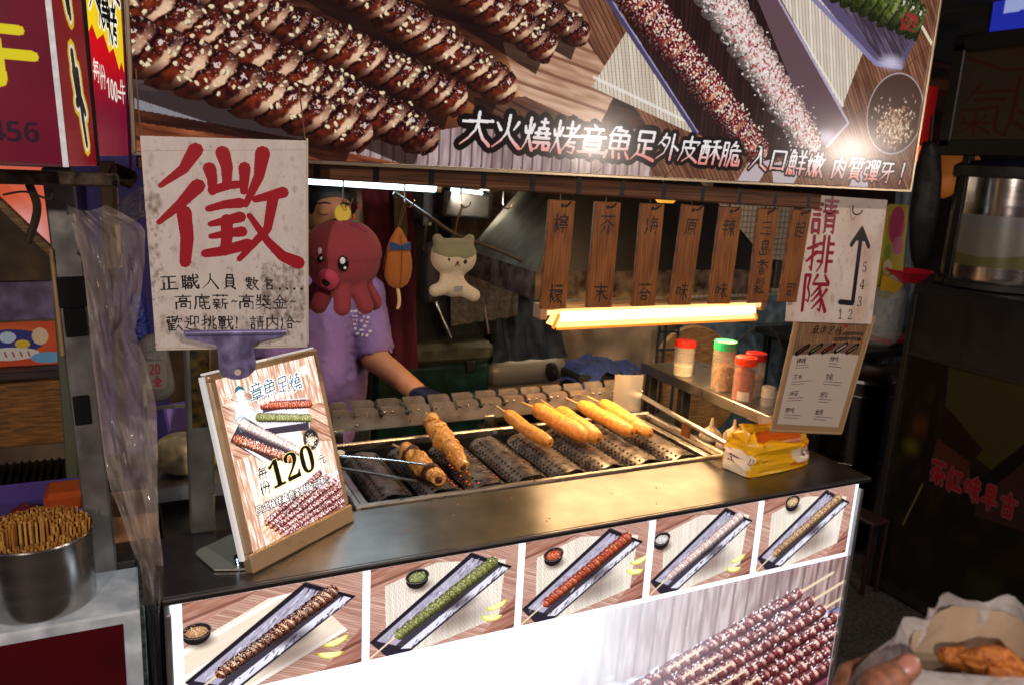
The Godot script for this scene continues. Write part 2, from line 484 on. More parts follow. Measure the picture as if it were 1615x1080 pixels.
# one character, written with a brush: horizontals thinner, falling strokes taper
func glyph(pic: Pic, ch: String, r: Rect2, weight: float, c: Color, shear := 0.0, grow := 0.0, turn := 0.0) -> void:
	var l := []
	strokes(ch, r, l)
	var o := r.get_center()
	for p: PackedVector2Array in l:
		var e := p[p.size() - 1] - p[p.size() - 2]
		var w0 := weight
		var w1 := weight
		if absf(e.y) < absf(e.x) * 0.25: w0 *= 0.8; w1 *= 0.9
		elif e.x < -absf(e.y) * 0.3: w1 *= 0.4
		elif e.x > absf(e.y) * 0.3: w0 *= 0.65; w1 *= 1.15
		var q := PackedVector2Array()
		for z in p: q.append(o + Vector2(z.x - o.x - shear * (z.y - o.y), z.y - o.y).rotated(turn))
		pic.line(q, w0 + grow, w1 + grow, c)
func words(pic: Pic, s: String, x: float, y: float, size: float, step: Vector2, weight: float, c: Color, shear := 0.0, grow := 0.0, turn := 0.0) -> void:
	for i in s.length():
		if s[i] != " ":
			glyph(pic, s[i], Rect2(Vector2(x, y) + step * i, Vector2(size, size)), weight, c, shear, grow, turn)

var rng := RandomNumberGenerator.new()
var names := {}
var T := {}
func hexc(s: String) -> Color:
	return Color(s)
func numbered(s: String) -> String:
	if not names.has(s):
		names[s] = 0
		return s
	names[s] += 1
	return "%s_%03d" % [s, names[s]]
func thing(called: String, label: String, category: String, at := Vector3.ZERO, group := "", B := Basis()) -> Node3D:
	var o := Node3D.new()
	o.name = numbered(called)
	add_child(o)
	o.transform = Transform3D(B, at)
	o.set_meta("label", label); o.set_meta("category", category)
	if group: o.set_meta("group", group)
	return o
# a part in world coordinates under a thing (or under a part of it)
func part(up: Node3D, called: String, mb: MB, m: Material, deg := 40.0, local := false, colours := false) -> MeshInstance3D:
	var o := MeshInstance3D.new()
	o.name = called
	o.mesh = mb.done(deg, colours)
	o.material_override = m
	up.add_child(o, true)
	if not local:
		var t := Transform3D()
		var n: Node = up
		while n != self:
			t = n.transform * t
			n = n.get_parent()
		o.transform = t.affine_inverse()
	return o
func solo(called: String, mb: MB, m: Material, label: String, category: String, group := "", deg := 40.0) -> MeshInstance3D:
	var o := part(self, numbered(called), mb, m, deg, true)
	o.set_meta("label", label); o.set_meta("category", category)
	if group: o.set_meta("group", group)
	return o
func struct(called: String, mb: MB, m: Material, deg := 40.0) -> MeshInstance3D:
	var o := part(self, called, mb, m, deg, true)
	o.set_meta("kind", "structure")
	return o
func stuff(o: Node3D) -> void:
	o.set_meta("kind", "stuff")
# a printed or flat rectangle: bottom left, bottom right, top right, top left
func face(a: Vector3, b: Vector3, d: Vector3, e: Vector3) -> MB:
	var m := MB.new()
	m.quad(a, b, d, e)
	return m
func noise_tex(fx: float, fy: float, lo: float, hi: float, octaves := 3, size := 256, sd := 1, pw := 1.0, ridged := false) -> ImageTexture:
	# seamless cloudy noise with about fx by fy blobs to the tile
	var n := FastNoiseLite.new()
	n.seed = sd
	n.frequency = 0.045
	n.fractal_octaves = octaves
	if ridged: n.fractal_type = FastNoiseLite.FRACTAL_RIDGED
	var w := int(clampf(fx * 64.0, 32, 1024))
	var h := int(clampf(fy * 64.0, 32, 1024))
	var im := n.get_seamless_image(w, h)
	im.resize(size, size, Image.INTERPOLATE_CUBIC)
	im.convert(Image.FORMAT_L8)
	var src := im.get_data()
	var d := PackedByteArray()
	d.resize(size * size * 3)
	for i in size * size:
		var k := int(clampf(lerpf(lo, hi, pow(clampf(src[i] / 255.0 * 1.3 - 0.15, 0, 1), pw)), 0, 1) * 255.0)
		d[i * 3] = k; d[i * 3 + 1] = k; d[i * 3 + 2] = k
	return ImageTexture.create_from_image(Image.create_from_data(size, size, false, Image.FORMAT_RGB8, d))
func row_tex(lo: float, hi: float, sd: int, streak := 0.0) -> ImageTexture:
	# brushed metal: every row its own shade, with faint variation along it
	var r := RandomNumberGenerator.new()
	r.seed = sd
	var n := FastNoiseLite.new()
	n.frequency = 0.02
	var d := PackedByteArray()
	d.resize(256 * 256 * 3)
	for y in 256:
		var a := r.randf()
		for x in 256:
			var k := int(clampf(lerpf(lo, hi, clampf(a * (1.0 - streak) + streak * (n.get_noise_2d(absf(128 - x), y * 9.0) + 0.5), 0, 1)), 0, 1) * 255.0)
			var i := (y * 256 + x) * 3
			d[i] = k; d[i + 1] = k; d[i + 2] = k
	return ImageTexture.create_from_image(Image.create_from_data(256, 256, false, Image.FORMAT_RGB8, d))
func wipe_tex(lo: float, hi: float, sd: int) -> ImageTexture:
	# wiped and scratched steel: long faint arcs over clouds
	var p := Pic.new(512, 512, Color.BLACK.lerp(Color.WHITE, lerpf(lo, hi, 0.5)))
	var r := RandomNumberGenerator.new()
	r.seed = sd
	for i in 240:
		var o := Vector2(r.randf() * 512, r.randf() * 512)
		var a := r.randf_range(-0.35, 0.35)
		var l := r.randf_range(10, 150)
		var b := r.randf_range(-0.3, 0.3)
		var c := Color.BLACK.lerp(Color.WHITE, lo if r.randf() < 0.5 else hi)
		p.line(PackedVector2Array([o, o + Vector2.from_angle(a) * l * 0.5, o + Vector2.from_angle(a) * l * 0.5 + Vector2.from_angle(a + b) * l * 0.5]), r.randf_range(0.8, 2.2), 0.8, c, r.randf_range(0.1, 0.35))
	return p.tex()
func sear_tex(a: Color, b: Color, burn: Color, amount: float, sd: int) -> ImageTexture:
	# browned food: golden and darker patches, scattered burnt spots, fine pale flecks
	var n := FastNoiseLite.new()
	n.seed = sd
	n.frequency = 0.028
	n.fractal_octaves = 4
	var m1 := n.get_seamless_image(256, 256)
	n.frequency = 0.09
	n.seed = sd + 1
	var m2 := n.get_seamless_image(256, 256)
	var p := Pic.new(256, 256, a)
	for y in 256:
		for x in 256:
			var u := m1.get_pixel(x, y).r
			var w := m2.get_pixel(x, y).r
			var c := a.lerp(b, smoothstep(0.25, 0.8, u))
			c = c.lerp(burn, smoothstep(1.0 - amount, 1.06 - amount, u * 0.55 + w * 0.45))
			if w < 0.22: c = c.lerp(Color(1, 0.93, 0.78), 0.45)
			p.px(x, y, c)
	return p.tex()
func weave_tex() -> ImageTexture:
	var p := Pic.new(64, 64, Color.GRAY)
	for y in 64:
		for x in 64:
			var k := 0.5 + 0.25 * sin(TAU * x / 8.0) * (1 if (y / 4) % 2 else -1) + 0.2 * sin(TAU * y / 8.0)
			p.px(x, y, Color(k, k, k))
	return p.tex()
func mat(c: Color, rough := 0.6, metal := 0.0, o := {}) -> StandardMaterial3D:
	var m := StandardMaterial3D.new()
	m.albedo_color = c
	m.roughness = rough
	m.metallic = metal
	m.uv1_triplanar = o.has("scale")
	if o.has("scale"):
		m.uv1_world_triplanar = o.get("world", true)
		m.uv1_scale = o.scale if o.scale is Vector3 else Vector3.ONE * o.scale
	if o.has("tex"): m.albedo_texture = o.tex
	if o.has("bump"):
		m.heightmap_enabled = true
		m.heightmap_texture = o.bump
		m.heightmap_scale = o.get("deep", 0.1)
	if o.has("rtex"): m.roughness_texture = o.rtex
	if o.has("emit"):
		m.emission_enabled = true
		m.emission = o.emit
		m.emission_energy_multiplier = o.get("power", 1.0)
	if o.has("etex"):
		m.emission_enabled = true
		m.emission = o.get("emit", Color.WHITE)
		m.emission_texture = o.etex
		m.emission_operator = BaseMaterial3D.EMISSION_OP_MULTIPLY
		m.emission_energy_multiplier = o.get("power", 1.0)
	if o.has("alpha"):
		m.transparency = BaseMaterial3D.TRANSPARENCY_ALPHA
		m.albedo_color.a = o.alpha
	if o.has("back"):
		m.backlight_enabled = true
		m.backlight = o.back
	if o.has("coat"):
		m.clearcoat_enabled = true
		m.clearcoat = o.coat
		m.clearcoat_roughness = o.get("coat_rough", 0.1)
	if o.has("rim"):
		m.rim_enabled = true
		m.rim = o.rim
		m.rim_tint = 0.5
	if o.has("aniso"):
		m.anisotropy_enabled = true
		m.anisotropy = o.aniso
	if o.has("sss"):
		m.subsurf_scatter_enabled = true
		m.subsurf_scatter_strength = o.sss
	m.texture_filter = BaseMaterial3D.TEXTURE_FILTER_LINEAR
	return m
func V(a: float, b: float, d: float) -> Vector3:
	return Vector3(a, b, d)
func sag(a: Vector3, b: Vector3, drop: float, n := 12) -> Array:
	var p := []
	for i in n + 1:
		var t := float(i) / n
		p.append(a.lerp(b, t) + Vector3.DOWN * drop * 4.0 * t * (1.0 - t))
	return p
func curve(pts: Array, n := 6) -> Array:
	var r := []
	for i in pts.size() - 1:
		var a: Vector3 = pts[maxi(i - 1, 0)]
		var b: Vector3 = pts[i]
		var c: Vector3 = pts[i + 1]
		var d: Vector3 = pts[mini(i + 2, pts.size() - 1)]
		for k in n: r.append(b.cubic_interpolate(c, a, d, float(k) / n))
	r.append(pts[pts.size() - 1])
	return r
func lamp_area(at: Vector3, to: Vector3, size: Vector2, energy: float, c: Color) -> void:
	var l := AreaLight3D.new()
	l.name = "area_light"
	l.area_size = size
	l.light_energy = energy
	l.light_color = c
	l.area_range = 12.0
	l.area_attenuation = 2.0
	l.shadow_enabled = true
	add_child(l, true)
	l.look_at_from_position(at, to, Vector3.UP if absf((to - at).normalized().y) < 0.9 else Vector3.BACK)

# ---------------------------------------------------------------- prints
var GLAZE := [hexc("2a0a0c"), hexc("8a3218"), hexc("eac4a2"), 1.0, hexc("1c0608"), 0.2]
var ROAST := [hexc("7a2a18"), hexc("b5562c"), hexc("e6a468"), 0.7, hexc("e8e2dc"), 0.55]
var SNOW := [hexc("a86a60"), hexc("d8b4a8"), hexc("f2e6e0"), 0.8, hexc("fbf7f6"), 0.92]
var MATCHA := [hexc("4a4a1c"), hexc("8c8f48"), hexc("c0be80"), 0.6, hexc("a6aa68"), 0.8]
var CHILI := [hexc("8c2a16"), hexc("c85a34"), hexc("e8a07a"), 0.6, hexc("a8341c"), 0.5]
var NUTTY := [hexc("7c4a2c"), hexc("b08050"), hexc("dcb888"), 0.7, hexc("e6cfa8"), 0.75]
var REDDY := [hexc("5a0c14"), hexc("a02a20"), hexc("e0a070"), 0.7, hexc("f6f0f2"), 0.72]

func banner_pic() -> ImageTexture:
	var k := 1400.0 / 1680.0
	var p := Pic.new(1400, 500, hexc("46281e"))
	var P := func(x: float, y: float) -> Vector2: return Vector2(x * k, (600.0 - y) * k)
	var poly := func(l: Array) -> PackedVector2Array:
		var q := PackedVector2Array()
		for i in range(0, l.size(), 2): q.append(P.call(l[i], l[i + 1]))
		return q
	p.boards(0.12, 60, hexc("2c1410"), hexc("5a3020"), hexc("180a08"), poly.call([0, 600, 900, 600, 900, 0, 0, 0]), 1.4)
	for s in [[600, 120, 190, 90, "c88040", 0.9], [420, 30, 130, 50, "a85a2c", 0.8], [720, 190, 170, 90, "d89a5c", 0.75], [760, 300, 130, 90, "8c5038", 0.7], [640, 150, 120, 60, "e8b070", 0.6]]:
		var c: Vector2 = P.call(s[0], s[1])
		p.soft(c.x, c.y, s[2] * k, s[3] * k, hexc(s[4]), s[5])
	p.boards(0.2, 26, hexc("ad8268"), hexc("d8b296"), hexc("7a4a38"), poly.call([590, 215, 760, 330, 900, 300, 800, 90, 640, 100]), 1.6)
	p.boards(0.35, 20, hexc("75503c"), hexc("5a3a30"), hexc("3a2018"), poly.call([540, 120, 640, 130, 800, 80, 800, 55, 540, 80]), 1.6)
	p.boards(PI / 2 + 0.02, 17, hexc("8c7272"), hexc("c8b4b8"), hexc("5c4444"), poly.call([300, 0, 1100, 0, 1100, 85, 760, 92, 520, 70, 300, 24]), 1.2)
	p.boards(PI / 2 + 0.02, 23, hexc("9c7c74"), hexc("e0cccc"), hexc("6c5050"), poly.call([700, 85, 960, 85, 960, 0, 760, 0]), 1.2)
	# bamboo mat on the right, in two tones, with its binding threads
	p.boards(0.93, 7.5, hexc("5c3626"), hexc("9c6c50"), hexc("341a14"), poly.call([690, 600, 1680, 600, 1680, 0, 930, 0, 905, 100, 745, 250]), 1.0)
	for i in 7:
		var a: Vector2 = P.call(800 + i * 160, 0)
		var b: Vector2 = P.call(1340 + i * 160, 450)
		p.line(PackedVector2Array([a, b]), 2, 2, hexc("4a2a20"), 0.6)
	for q in [[1250, 0, 1340, 60, 1240, 40], [1150, 0, 1240, 50, 1180, 46], [1480, 0, 1530, 55, 1500, 48]]:
		p.poly(poly.call([q[0], q[1], q[0] + 60, 0, q[2], q[3], q[4], q[5]]), hexc("d8d0dc"), 0.8)
	p.boards(1.36, 7.0, hexc("c8b8a4"), hexc("efe6d6"), hexc("7c6a5c"), poly.call([842, 262, 776, 158, 1010, 92, 1075, 92, 960, 250]), 0.5)
	p.boards(1.32, 7.5, hexc("cfc0b0"), hexc("f6eee2"), hexc("85705e"), poly.call([1120, 420, 1300, 420, 1462, 288, 1416, 150, 1398, 140, 1160, 330]), 0.5)
	for q in [[778, 176, 1000, 112], [1428, 172, 1250, 330]]:
		p.line(PackedVector2Array([P.call(q[0], q[1]), P.call(q[2], q[3])]), 5, 5, hexc("f4eee6"), 0.8)
	# first dish
	p.poly(poly.call([690, 440, 1030, 90, 1200, 40, 1392, 84, 1450, 138, 1120, 440]), hexc("2c1b1a"))
	p.boards(PI / 2, 9, hexc("241414"), hexc("3c2422"), hexc("1c0e0e"), poly.call([700, 430, 1032, 92, 1200, 44, 1385, 86, 1410, 130, 1090, 440]), 0.8)
	p.line(PackedVector2Array([P.call(700, 410), P.call(1030, 88)]), 9, 7, hexc("4a4468"))
	p.line(PackedVector2Array([P.call(705, 412), P.call(1034, 92)]), 2.5, 2.5, hexc("a49cc8"))
	p.poly(poly.call([1085, 440, 1135, 440, 1450, 138, 1392, 84, 1352, 100]), hexc("644c54"))
	p.line(PackedVector2Array([P.call(1135, 430), P.call(1450, 138), P.call(1394, 84)]), 4, 6, hexc("b4a8c4"))
	p.soft(1385 * k, (600 - 105) * k, 44, 22, hexc("c8c0d8"), 0.9)
	var r := RandomNumberGenerator.new()
	r.seed = 4
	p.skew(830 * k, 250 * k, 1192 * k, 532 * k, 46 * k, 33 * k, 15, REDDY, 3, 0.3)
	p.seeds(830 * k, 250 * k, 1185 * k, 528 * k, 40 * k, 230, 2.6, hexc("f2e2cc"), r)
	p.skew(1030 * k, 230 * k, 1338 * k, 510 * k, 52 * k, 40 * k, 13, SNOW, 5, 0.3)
	for i in 900:
		var t := r.randf()
		var a: Vector2 = P.call(1030, 370).lerp(P.call(1338, 90), t) + Vector2(r.randfn(), r.randfn()) * 15.0
		p.oval(a.x, a.y, r.randf_range(1.2, 3.4), r.randf_range(1, 2.6), hexc("fffafa").lerp(hexc("dcc4c0"), r.randf()), 0.9, 0, 7)
	for i in 170:
		var t := r.randf()
		var a: Vector2 = P.call(1030, 370).lerp(P.call(1338, 90), t) + Vector2(r.randfn(), r.randfn()) * 12.0
		p.oval(a.x, a.y, r.randf_range(1.2, 3.6), r.randf_range(1, 3), hexc("a02830").lerp(hexc("d89088"), r.randf()), 0.85, r.randf(), 7)
	# second dish with seaweed powder
	p.poly(poly.call([1190, 460, 1500, 268, 1590, 268, 1625, 330, 1460, 470]), hexc("5a5070"))
	p.boards(0.75, 13, hexc("3c3240"), hexc("6c6078"), hexc("342a38"), poly.call([1250, 460, 1515, 285, 1580, 285, 1610, 330, 1460, 470]), 1.6)
	p.line(PackedVector2Array([P.call(1200, 430), P.call(1510, 270), P.call(1590, 270)]), 9, 9, hexc("8a82ac"))
	p.soft(1555 * k, 322 * k, 50, 22, hexc("d4d2ea"), 0.9)
	p.skew(1340 * k, 160 * k, 1610 * k, 225 * k, 62 * k, 48 * k, 9, [hexc("2c3a12"), hexc("6a7a30"), hexc("b4b878"), 0.5, hexc("2a3410"), 0.7], 8)
	for i in 60: p.oval(r.randf_range(1570, 1620) * k, r.randf_range(215, 250) * k, 3, 2.4, hexc("a82434"), 0.8, 0, 7)
	p.line(PackedVector2Array([P.call(1640, 362), P.call(1680, 330)]), 7, 7, hexc("e8d8bc"))
	# bowl of flakes
	var bc: Vector2 = P.call(1596, 168)
	p.oval(bc.x, bc.y, 78, 76, hexc("a89ca0"), 1.0, 0, 40)
	p.oval(bc.x, bc.y, 75, 73, hexc("4c332a"), 1.0, 0, 40)
	p.soft(bc.x, bc.y + 26, 62, 50, hexc("7a4c34"), 1.0)
	for i in 330:
		var a := bc + Vector2(r.randfn() * 24.0, 22.0 + r.randfn() * 21.0)
		if (a - bc).length() < 66: p.oval(a.x, a.y, r.randf_range(1.5, 5), r.randf_range(1, 2.6), hexc("8c5c40").lerp(hexc("f2e0c6"), r.randf()), 0.95, r.randf() * 3, 7)
	# white paper and plates under the glazed skewers
	p.poly(poly.call([0, 150, 60, 175, 120, 150, 190, 130, 330, 60, 330, 20, 0, 60]), hexc("8a8890"))
	for i in 26: p.oval(r.randf_range(0, 260), r.randf_range(372, 455), r.randf_range(6, 24), r.randf_range(3, 9), hexc("e4e2e6").lerp(hexc("5c3c34"), r.randf() * 0.6), 0.9, r.randf_range(-0.2, 0.6), 9)
	p.boards(0.1, 30, hexc("5c2c1c"), hexc("a8603c"), hexc("2c1410"), poly.call([0, 42, 340, 12, 420, 0, 0, 0]), 1.5)
	for s in [[470, 345, 735, 252, 30, 31, 8, 6, 26], [430, 330, 668, 222, 35, 34, 9, 5, 34], [210, 325, 586, 146, 38, 36, 13, 4, 62], [30, 262, 492, 118, 39, 36, 15, 3, 90], [-60, 235, 440, 52, 43, 39, 14, 2, 95], [-60, 168, 320, 50, 48, 40, 10, 1, 80]]:
		var a: Vector2 = P.call(s[0], s[1])
		var b: Vector2 = P.call(s[2], s[3])
		var sh := Vector2(4, 17)
		p.line(PackedVector2Array([a + sh, b + sh]), s[4] * 1.9, s[5] * 1.75, hexc("180a07"), 0.7)
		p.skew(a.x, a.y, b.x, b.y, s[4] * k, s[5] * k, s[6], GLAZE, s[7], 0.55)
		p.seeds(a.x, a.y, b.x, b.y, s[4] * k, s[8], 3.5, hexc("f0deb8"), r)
	p.line(PackedVector2Array([P.call(185, 290), P.call(335, 272)]), 2.5, 2, hexc("f4f0ea"))
	# the writing
	p.g0 = 0
	for pas in 2:
		var c := hexc("17100f") if pas == 0 else hexc("f6f2f4")
		var gr := 17.0 if pas == 0 else 0.0
		p.gc = hexc("f09088")
		var a: Vector2 = P.call(520, 96)
		p.g0 = a.y + 22; p.g1 = p.g0 + 34 if pas else 0.0
		words(p, "大火燒烤章魚足", a.x, a.y, 47, Vector2(50, 1.2), 5.4, c, 0.16, gr)
		a = P.call(932, 84)
		p.g0 = a.y + 18; p.g1 = p.g0 + 30 if pas else 0.0
		words(p, "外皮酥脆", a.x + 6, a.y, 41, Vector2(45, 1.6), 4.6, c, 0.16, gr * 0.8)
		a = P.call(1178, 76)
		p.g0 = a.y + 20; p.g1 = p.g0 + 30 if pas else 0.0
		words(p, "入口鮮嫩", a.x, a.y, 42, Vector2(46, 2.2), 4.6, c, 0.16, gr * 0.4)
		words(p, "肉質彈牙！", a.x + 200, a.y + 9, 40, Vector2(43, 1.2), 4.4, c, 0.16, gr * 0.4)
	p.g1 = 0
	return p.tex()

# one of the small dish pictures: skewer on a long black plate, mat, bowl and lemon
func dish_pic(kind: Array, sd: int, bowl: Vector2, fill: Color, lemon: Vector2, mat_on: bool) -> ImageTexture:
	var W := 330.0
	var H := 200.0
	var p := Pic.new(330, 200, hexc("b08878"))
	var r := RandomNumberGenerator.new()
	r.seed = sd
	p.boards(0.42, 5.0, hexc("a4786a"), hexc("d8b4a4"), hexc("8c5c50"), null, 0.7)
	p.boards(-0.25, 34.0, hexc("9c6a5a"), hexc("c89c8c"), hexc("6c4238"), PackedVector2Array([Vector2(0, 60), Vector2(130, 0), Vector2(0, 0)]), 1.2)
	p.boards(-0.3, 40.0, hexc("8c5648"), hexc("b48474"), hexc("5c342c"), PackedVector2Array([Vector2(250, 200), Vector2(330, 120), Vector2(330, 200)]), 1.2)
	if mat_on:
		p.boards(1.5, 3.6, hexc("d8ccbc"), hexc("f6f0e6"), hexc("a89c90"), PackedVector2Array([Vector2(30, 40), Vector2(140, 8), Vector2(300, 30), Vector2(290, 165), Vector2(120, 200), Vector2(36, 200)]), 0.4)
	else:
		p.boards(2.72, 46.0, hexc("dccab4"), hexc("efe2d2"), hexc("f8f4ee"), PackedVector2Array([Vector2(0, 90), Vector2(150, 20), Vector2(215, 15), Vector2(300, 120), Vector2(120, 200), Vector2(0, 200)]), 0.5)
	var S := func(a: Array) -> PackedVector2Array:
		var q := PackedVector2Array()
		for v in a: q.append(Vector2(v[0] * W, v[1] * H))
		return q
	p.soft(0.55 * W, 0.72 * H, 110, 50, hexc("4c3430"), 0.55)
	p.poly(S.call([[0.0, 0.80], [0.66, 0.0], [0.96, 0.25], [0.27, 1.0], [0.12, 1.02]]), hexc("2a2430"))
	p.poly(S.call([[0.045, 0.80], [0.665, 0.06], [0.75, 0.13], [0.17, 0.90]]), hexc("a8a2b6"))
	p.poly(S.call([[0.17, 0.90], [0.75, 0.13], [0.93, 0.26], [0.27, 0.965]]), hexc("3c3642"))
	p.poly(S.call([[0.20, 0.95], [0.88, 0.22], [0.93, 0.26], [0.27, 0.97]]), hexc("d8d6e4"))
	for i in 60:
		var t := r.randf()
		var a := Vector2(0.24 * W, 0.94 * H).lerp(Vector2(0.92 * W, 0.27 * H), t) + Vector2(r.randfn() * 5.0, r.randfn() * 3.0)
		p.oval(a.x, a.y, r.randf_range(2, 9), 1.4, hexc("3a3444") if r.randf() < 0.5 else hexc("eeeaf4"), 0.7, -0.85, 7)
	for i in 90:
		var t := r.randf()
		var a := Vector2(0.09 * W, 0.83 * H).lerp(Vector2(0.70 * W, 0.09 * H), t) + Vector2(r.randfn() * 6.0, r.randfn() * 4.0)
		p.oval(a.x, a.y, r.randf_range(2, 12), r.randf_range(0.8, 2.0), hexc("6c6478") if r.randf() < 0.45 else hexc("e4e0ee"), 0.5, -0.85, 7)
	p.line(S.call([[0.02, 0.80], [0.66, 0.03]]), 4, 4, hexc("1c1822"))
	p.line(S.call([[0.66, 0.03], [0.94, 0.25]]), 3, 4, hexc("16121a"))
	for i in 6:
		var t := i / 6.0
		p.line(PackedVector2Array([Vector2(lerpf(0.69, 0.92, t) * W, lerpf(0.06, 0.25, t) * H), Vector2(lerpf(0.69, 0.92, t) * W - 7, lerpf(0.06, 0.25, t) * H + 12)]), 4, 1, hexc("1a1620"), 0.9)
	p.line(S.call([[0.0, 0.99], [0.20, 0.76]]), 4, 4, hexc("e8cfa8"))
	p.soft(0.56 * W, 0.55 * H, 70, 26, hexc("2a2028"), 0.7)
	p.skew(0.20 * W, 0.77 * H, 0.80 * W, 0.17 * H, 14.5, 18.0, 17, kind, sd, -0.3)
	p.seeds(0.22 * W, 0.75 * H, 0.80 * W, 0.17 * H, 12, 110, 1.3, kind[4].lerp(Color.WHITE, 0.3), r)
	var b := bowl * Vector2(W, H)
	p.soft(b.x + 6, b.y + 22, 34, 20, hexc("3a2420"), 0.8)
	p.oval(b.x, b.y + 7, 24, 21, hexc("1c1616"), 1, 0, 26)
	p.oval(b.x, b.y, 26, 17, hexc("6c6468"), 1, 0, 26)
	p.oval(b.x, b.y, 24, 15.4, hexc("241c1c"), 1, 0, 26)
	p.oval(b.x, b.y + 2, 19, 11.5, fill * 0.8, 1, 0, 22)
	for i in 120:
		var a := b + Vector2(r.randfn() * 8.0, 1 + r.randfn() * 4.5)
		p.oval(a.x, a.y, r.randf_range(0.8, 2.4), 1.0, fill.lerp(fill * 0.6 if r.randf() < 0.4 else Color.WHITE, r.randf() * 0.6), 0.9, r.randf() * 3, 6)
	if lemon.x > 0:
		for q in [[0.0, 0.0, 0.1], [-0.03, 0.13, 0.5]]:
			var o := (lemon + Vector2(q[0], q[1])) * Vector2(W, H)
			var wed := PackedVector2Array()
			for i in 13: wed.append(o + Vector2(cos(PI * i / 12.0) * 26.0, sin(PI * i / 12.0) * 14.0).rotated(q[2] - 0.35))
			p.poly(wed, hexc("c8c840"))
			var wi := PackedVector2Array()
			for z in wed: wi.append(o + (z - o) * 0.82 + Vector2(0, 0.5))
			p.poly(wi, hexc("f0eea8"))
	return p.tex()

func front_pic() -> ImageTexture:
	# wood wall, painted-in white backlight glare and rows of glazed skewers rising to the right
	var p := Pic.new(880, 330, hexc("c8b0a8"))
	var r := RandomNumberGenerator.new()
	r.seed = 12
	p.boards(PI / 2 + 0.03, 25, hexc("7c5a54"), hexc("b89c94"), hexc("5c4440"), PackedVector2Array([Vector2(0, 0), Vector2(880, 0), Vector2(880, 175), Vector2(0, 175)]), 1.6)
	p.boards(-0.26, 17, hexc("4a4470"), hexc("c8c4e4"), hexc("342c50"), PackedVector2Array([Vector2(0, 150), Vector2(880, 84), Vector2(880, 330), Vector2(0, 330)]), 1.0)
	p.boards(-0.26, 14, hexc("6a3040"), hexc("8c4c58"), hexc("3c1820"), PackedVector2Array([Vector2(420, 260), Vector2(880, 138), Vector2(880, 330), Vector2(420, 330)]), 1.0)
	for i in 90: p.soft(r.randf_range(480, 880), r.randf_range(88, 165), r.randf_range(6, 22), r.randf_range(4, 9), hexc("f0eefa"), 0.75)
	for i in 7:
		var y0 := 172.0 + i * 31.0
		var x0 := 380.0 - i * 12.0
		for k in 3:
			var bx := 790.0 + i * 26.0 - k * 225.0
			var by := y0 - (bx - x0) * 0.31
			p.line(PackedVector2Array([Vector2(bx, by), Vector2(bx + 66, by - 22)]), 5, 5, hexc("e0c49c"))
			p.line(PackedVector2Array([Vector2(bx - 225, by + 80), Vector2(bx, by + 11)]), 26, 22, hexc("2c1018"), 0.8)
			p.skew(bx - 225, by + 70, bx, by, 13.5 + i * 0.7, 11.5 + i * 0.6, 15, [hexc("4c141c"), hexc("9c3c38"), hexc("f0c4b0"), 1.0, hexc("3c1016"), 0.3], 20 + i * 2 + k, -0.4)
			p.seeds(bx - 225, by + 66, bx, by - 3, 12, 60, 2.2, hexc("fbf4f0"), r)
	# backlight glare painted into the print: it fades to white towards the left
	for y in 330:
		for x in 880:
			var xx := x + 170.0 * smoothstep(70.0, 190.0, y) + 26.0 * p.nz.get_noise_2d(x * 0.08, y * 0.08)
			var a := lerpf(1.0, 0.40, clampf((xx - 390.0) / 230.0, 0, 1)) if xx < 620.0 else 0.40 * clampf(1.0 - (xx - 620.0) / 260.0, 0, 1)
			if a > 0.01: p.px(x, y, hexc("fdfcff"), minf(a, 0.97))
	# the top of a brush drawing, black ink
	for i in 26:
		var a := PI + PI * i / 25.0
		var o := Vector2(205, 262)
		p.line(PackedVector2Array([o + Vector2(cos(a) * 60, sin(a) * 62), o + Vector2(cos(a + 0.35) * 38, sin(a + 0.35) * 36), o + Vector2(cos(a + 0.5) * 26, sin(a + 0.5) * 12)]), r.randf_range(3, 8), 1.0, hexc("14141a"))
	return p.tex()

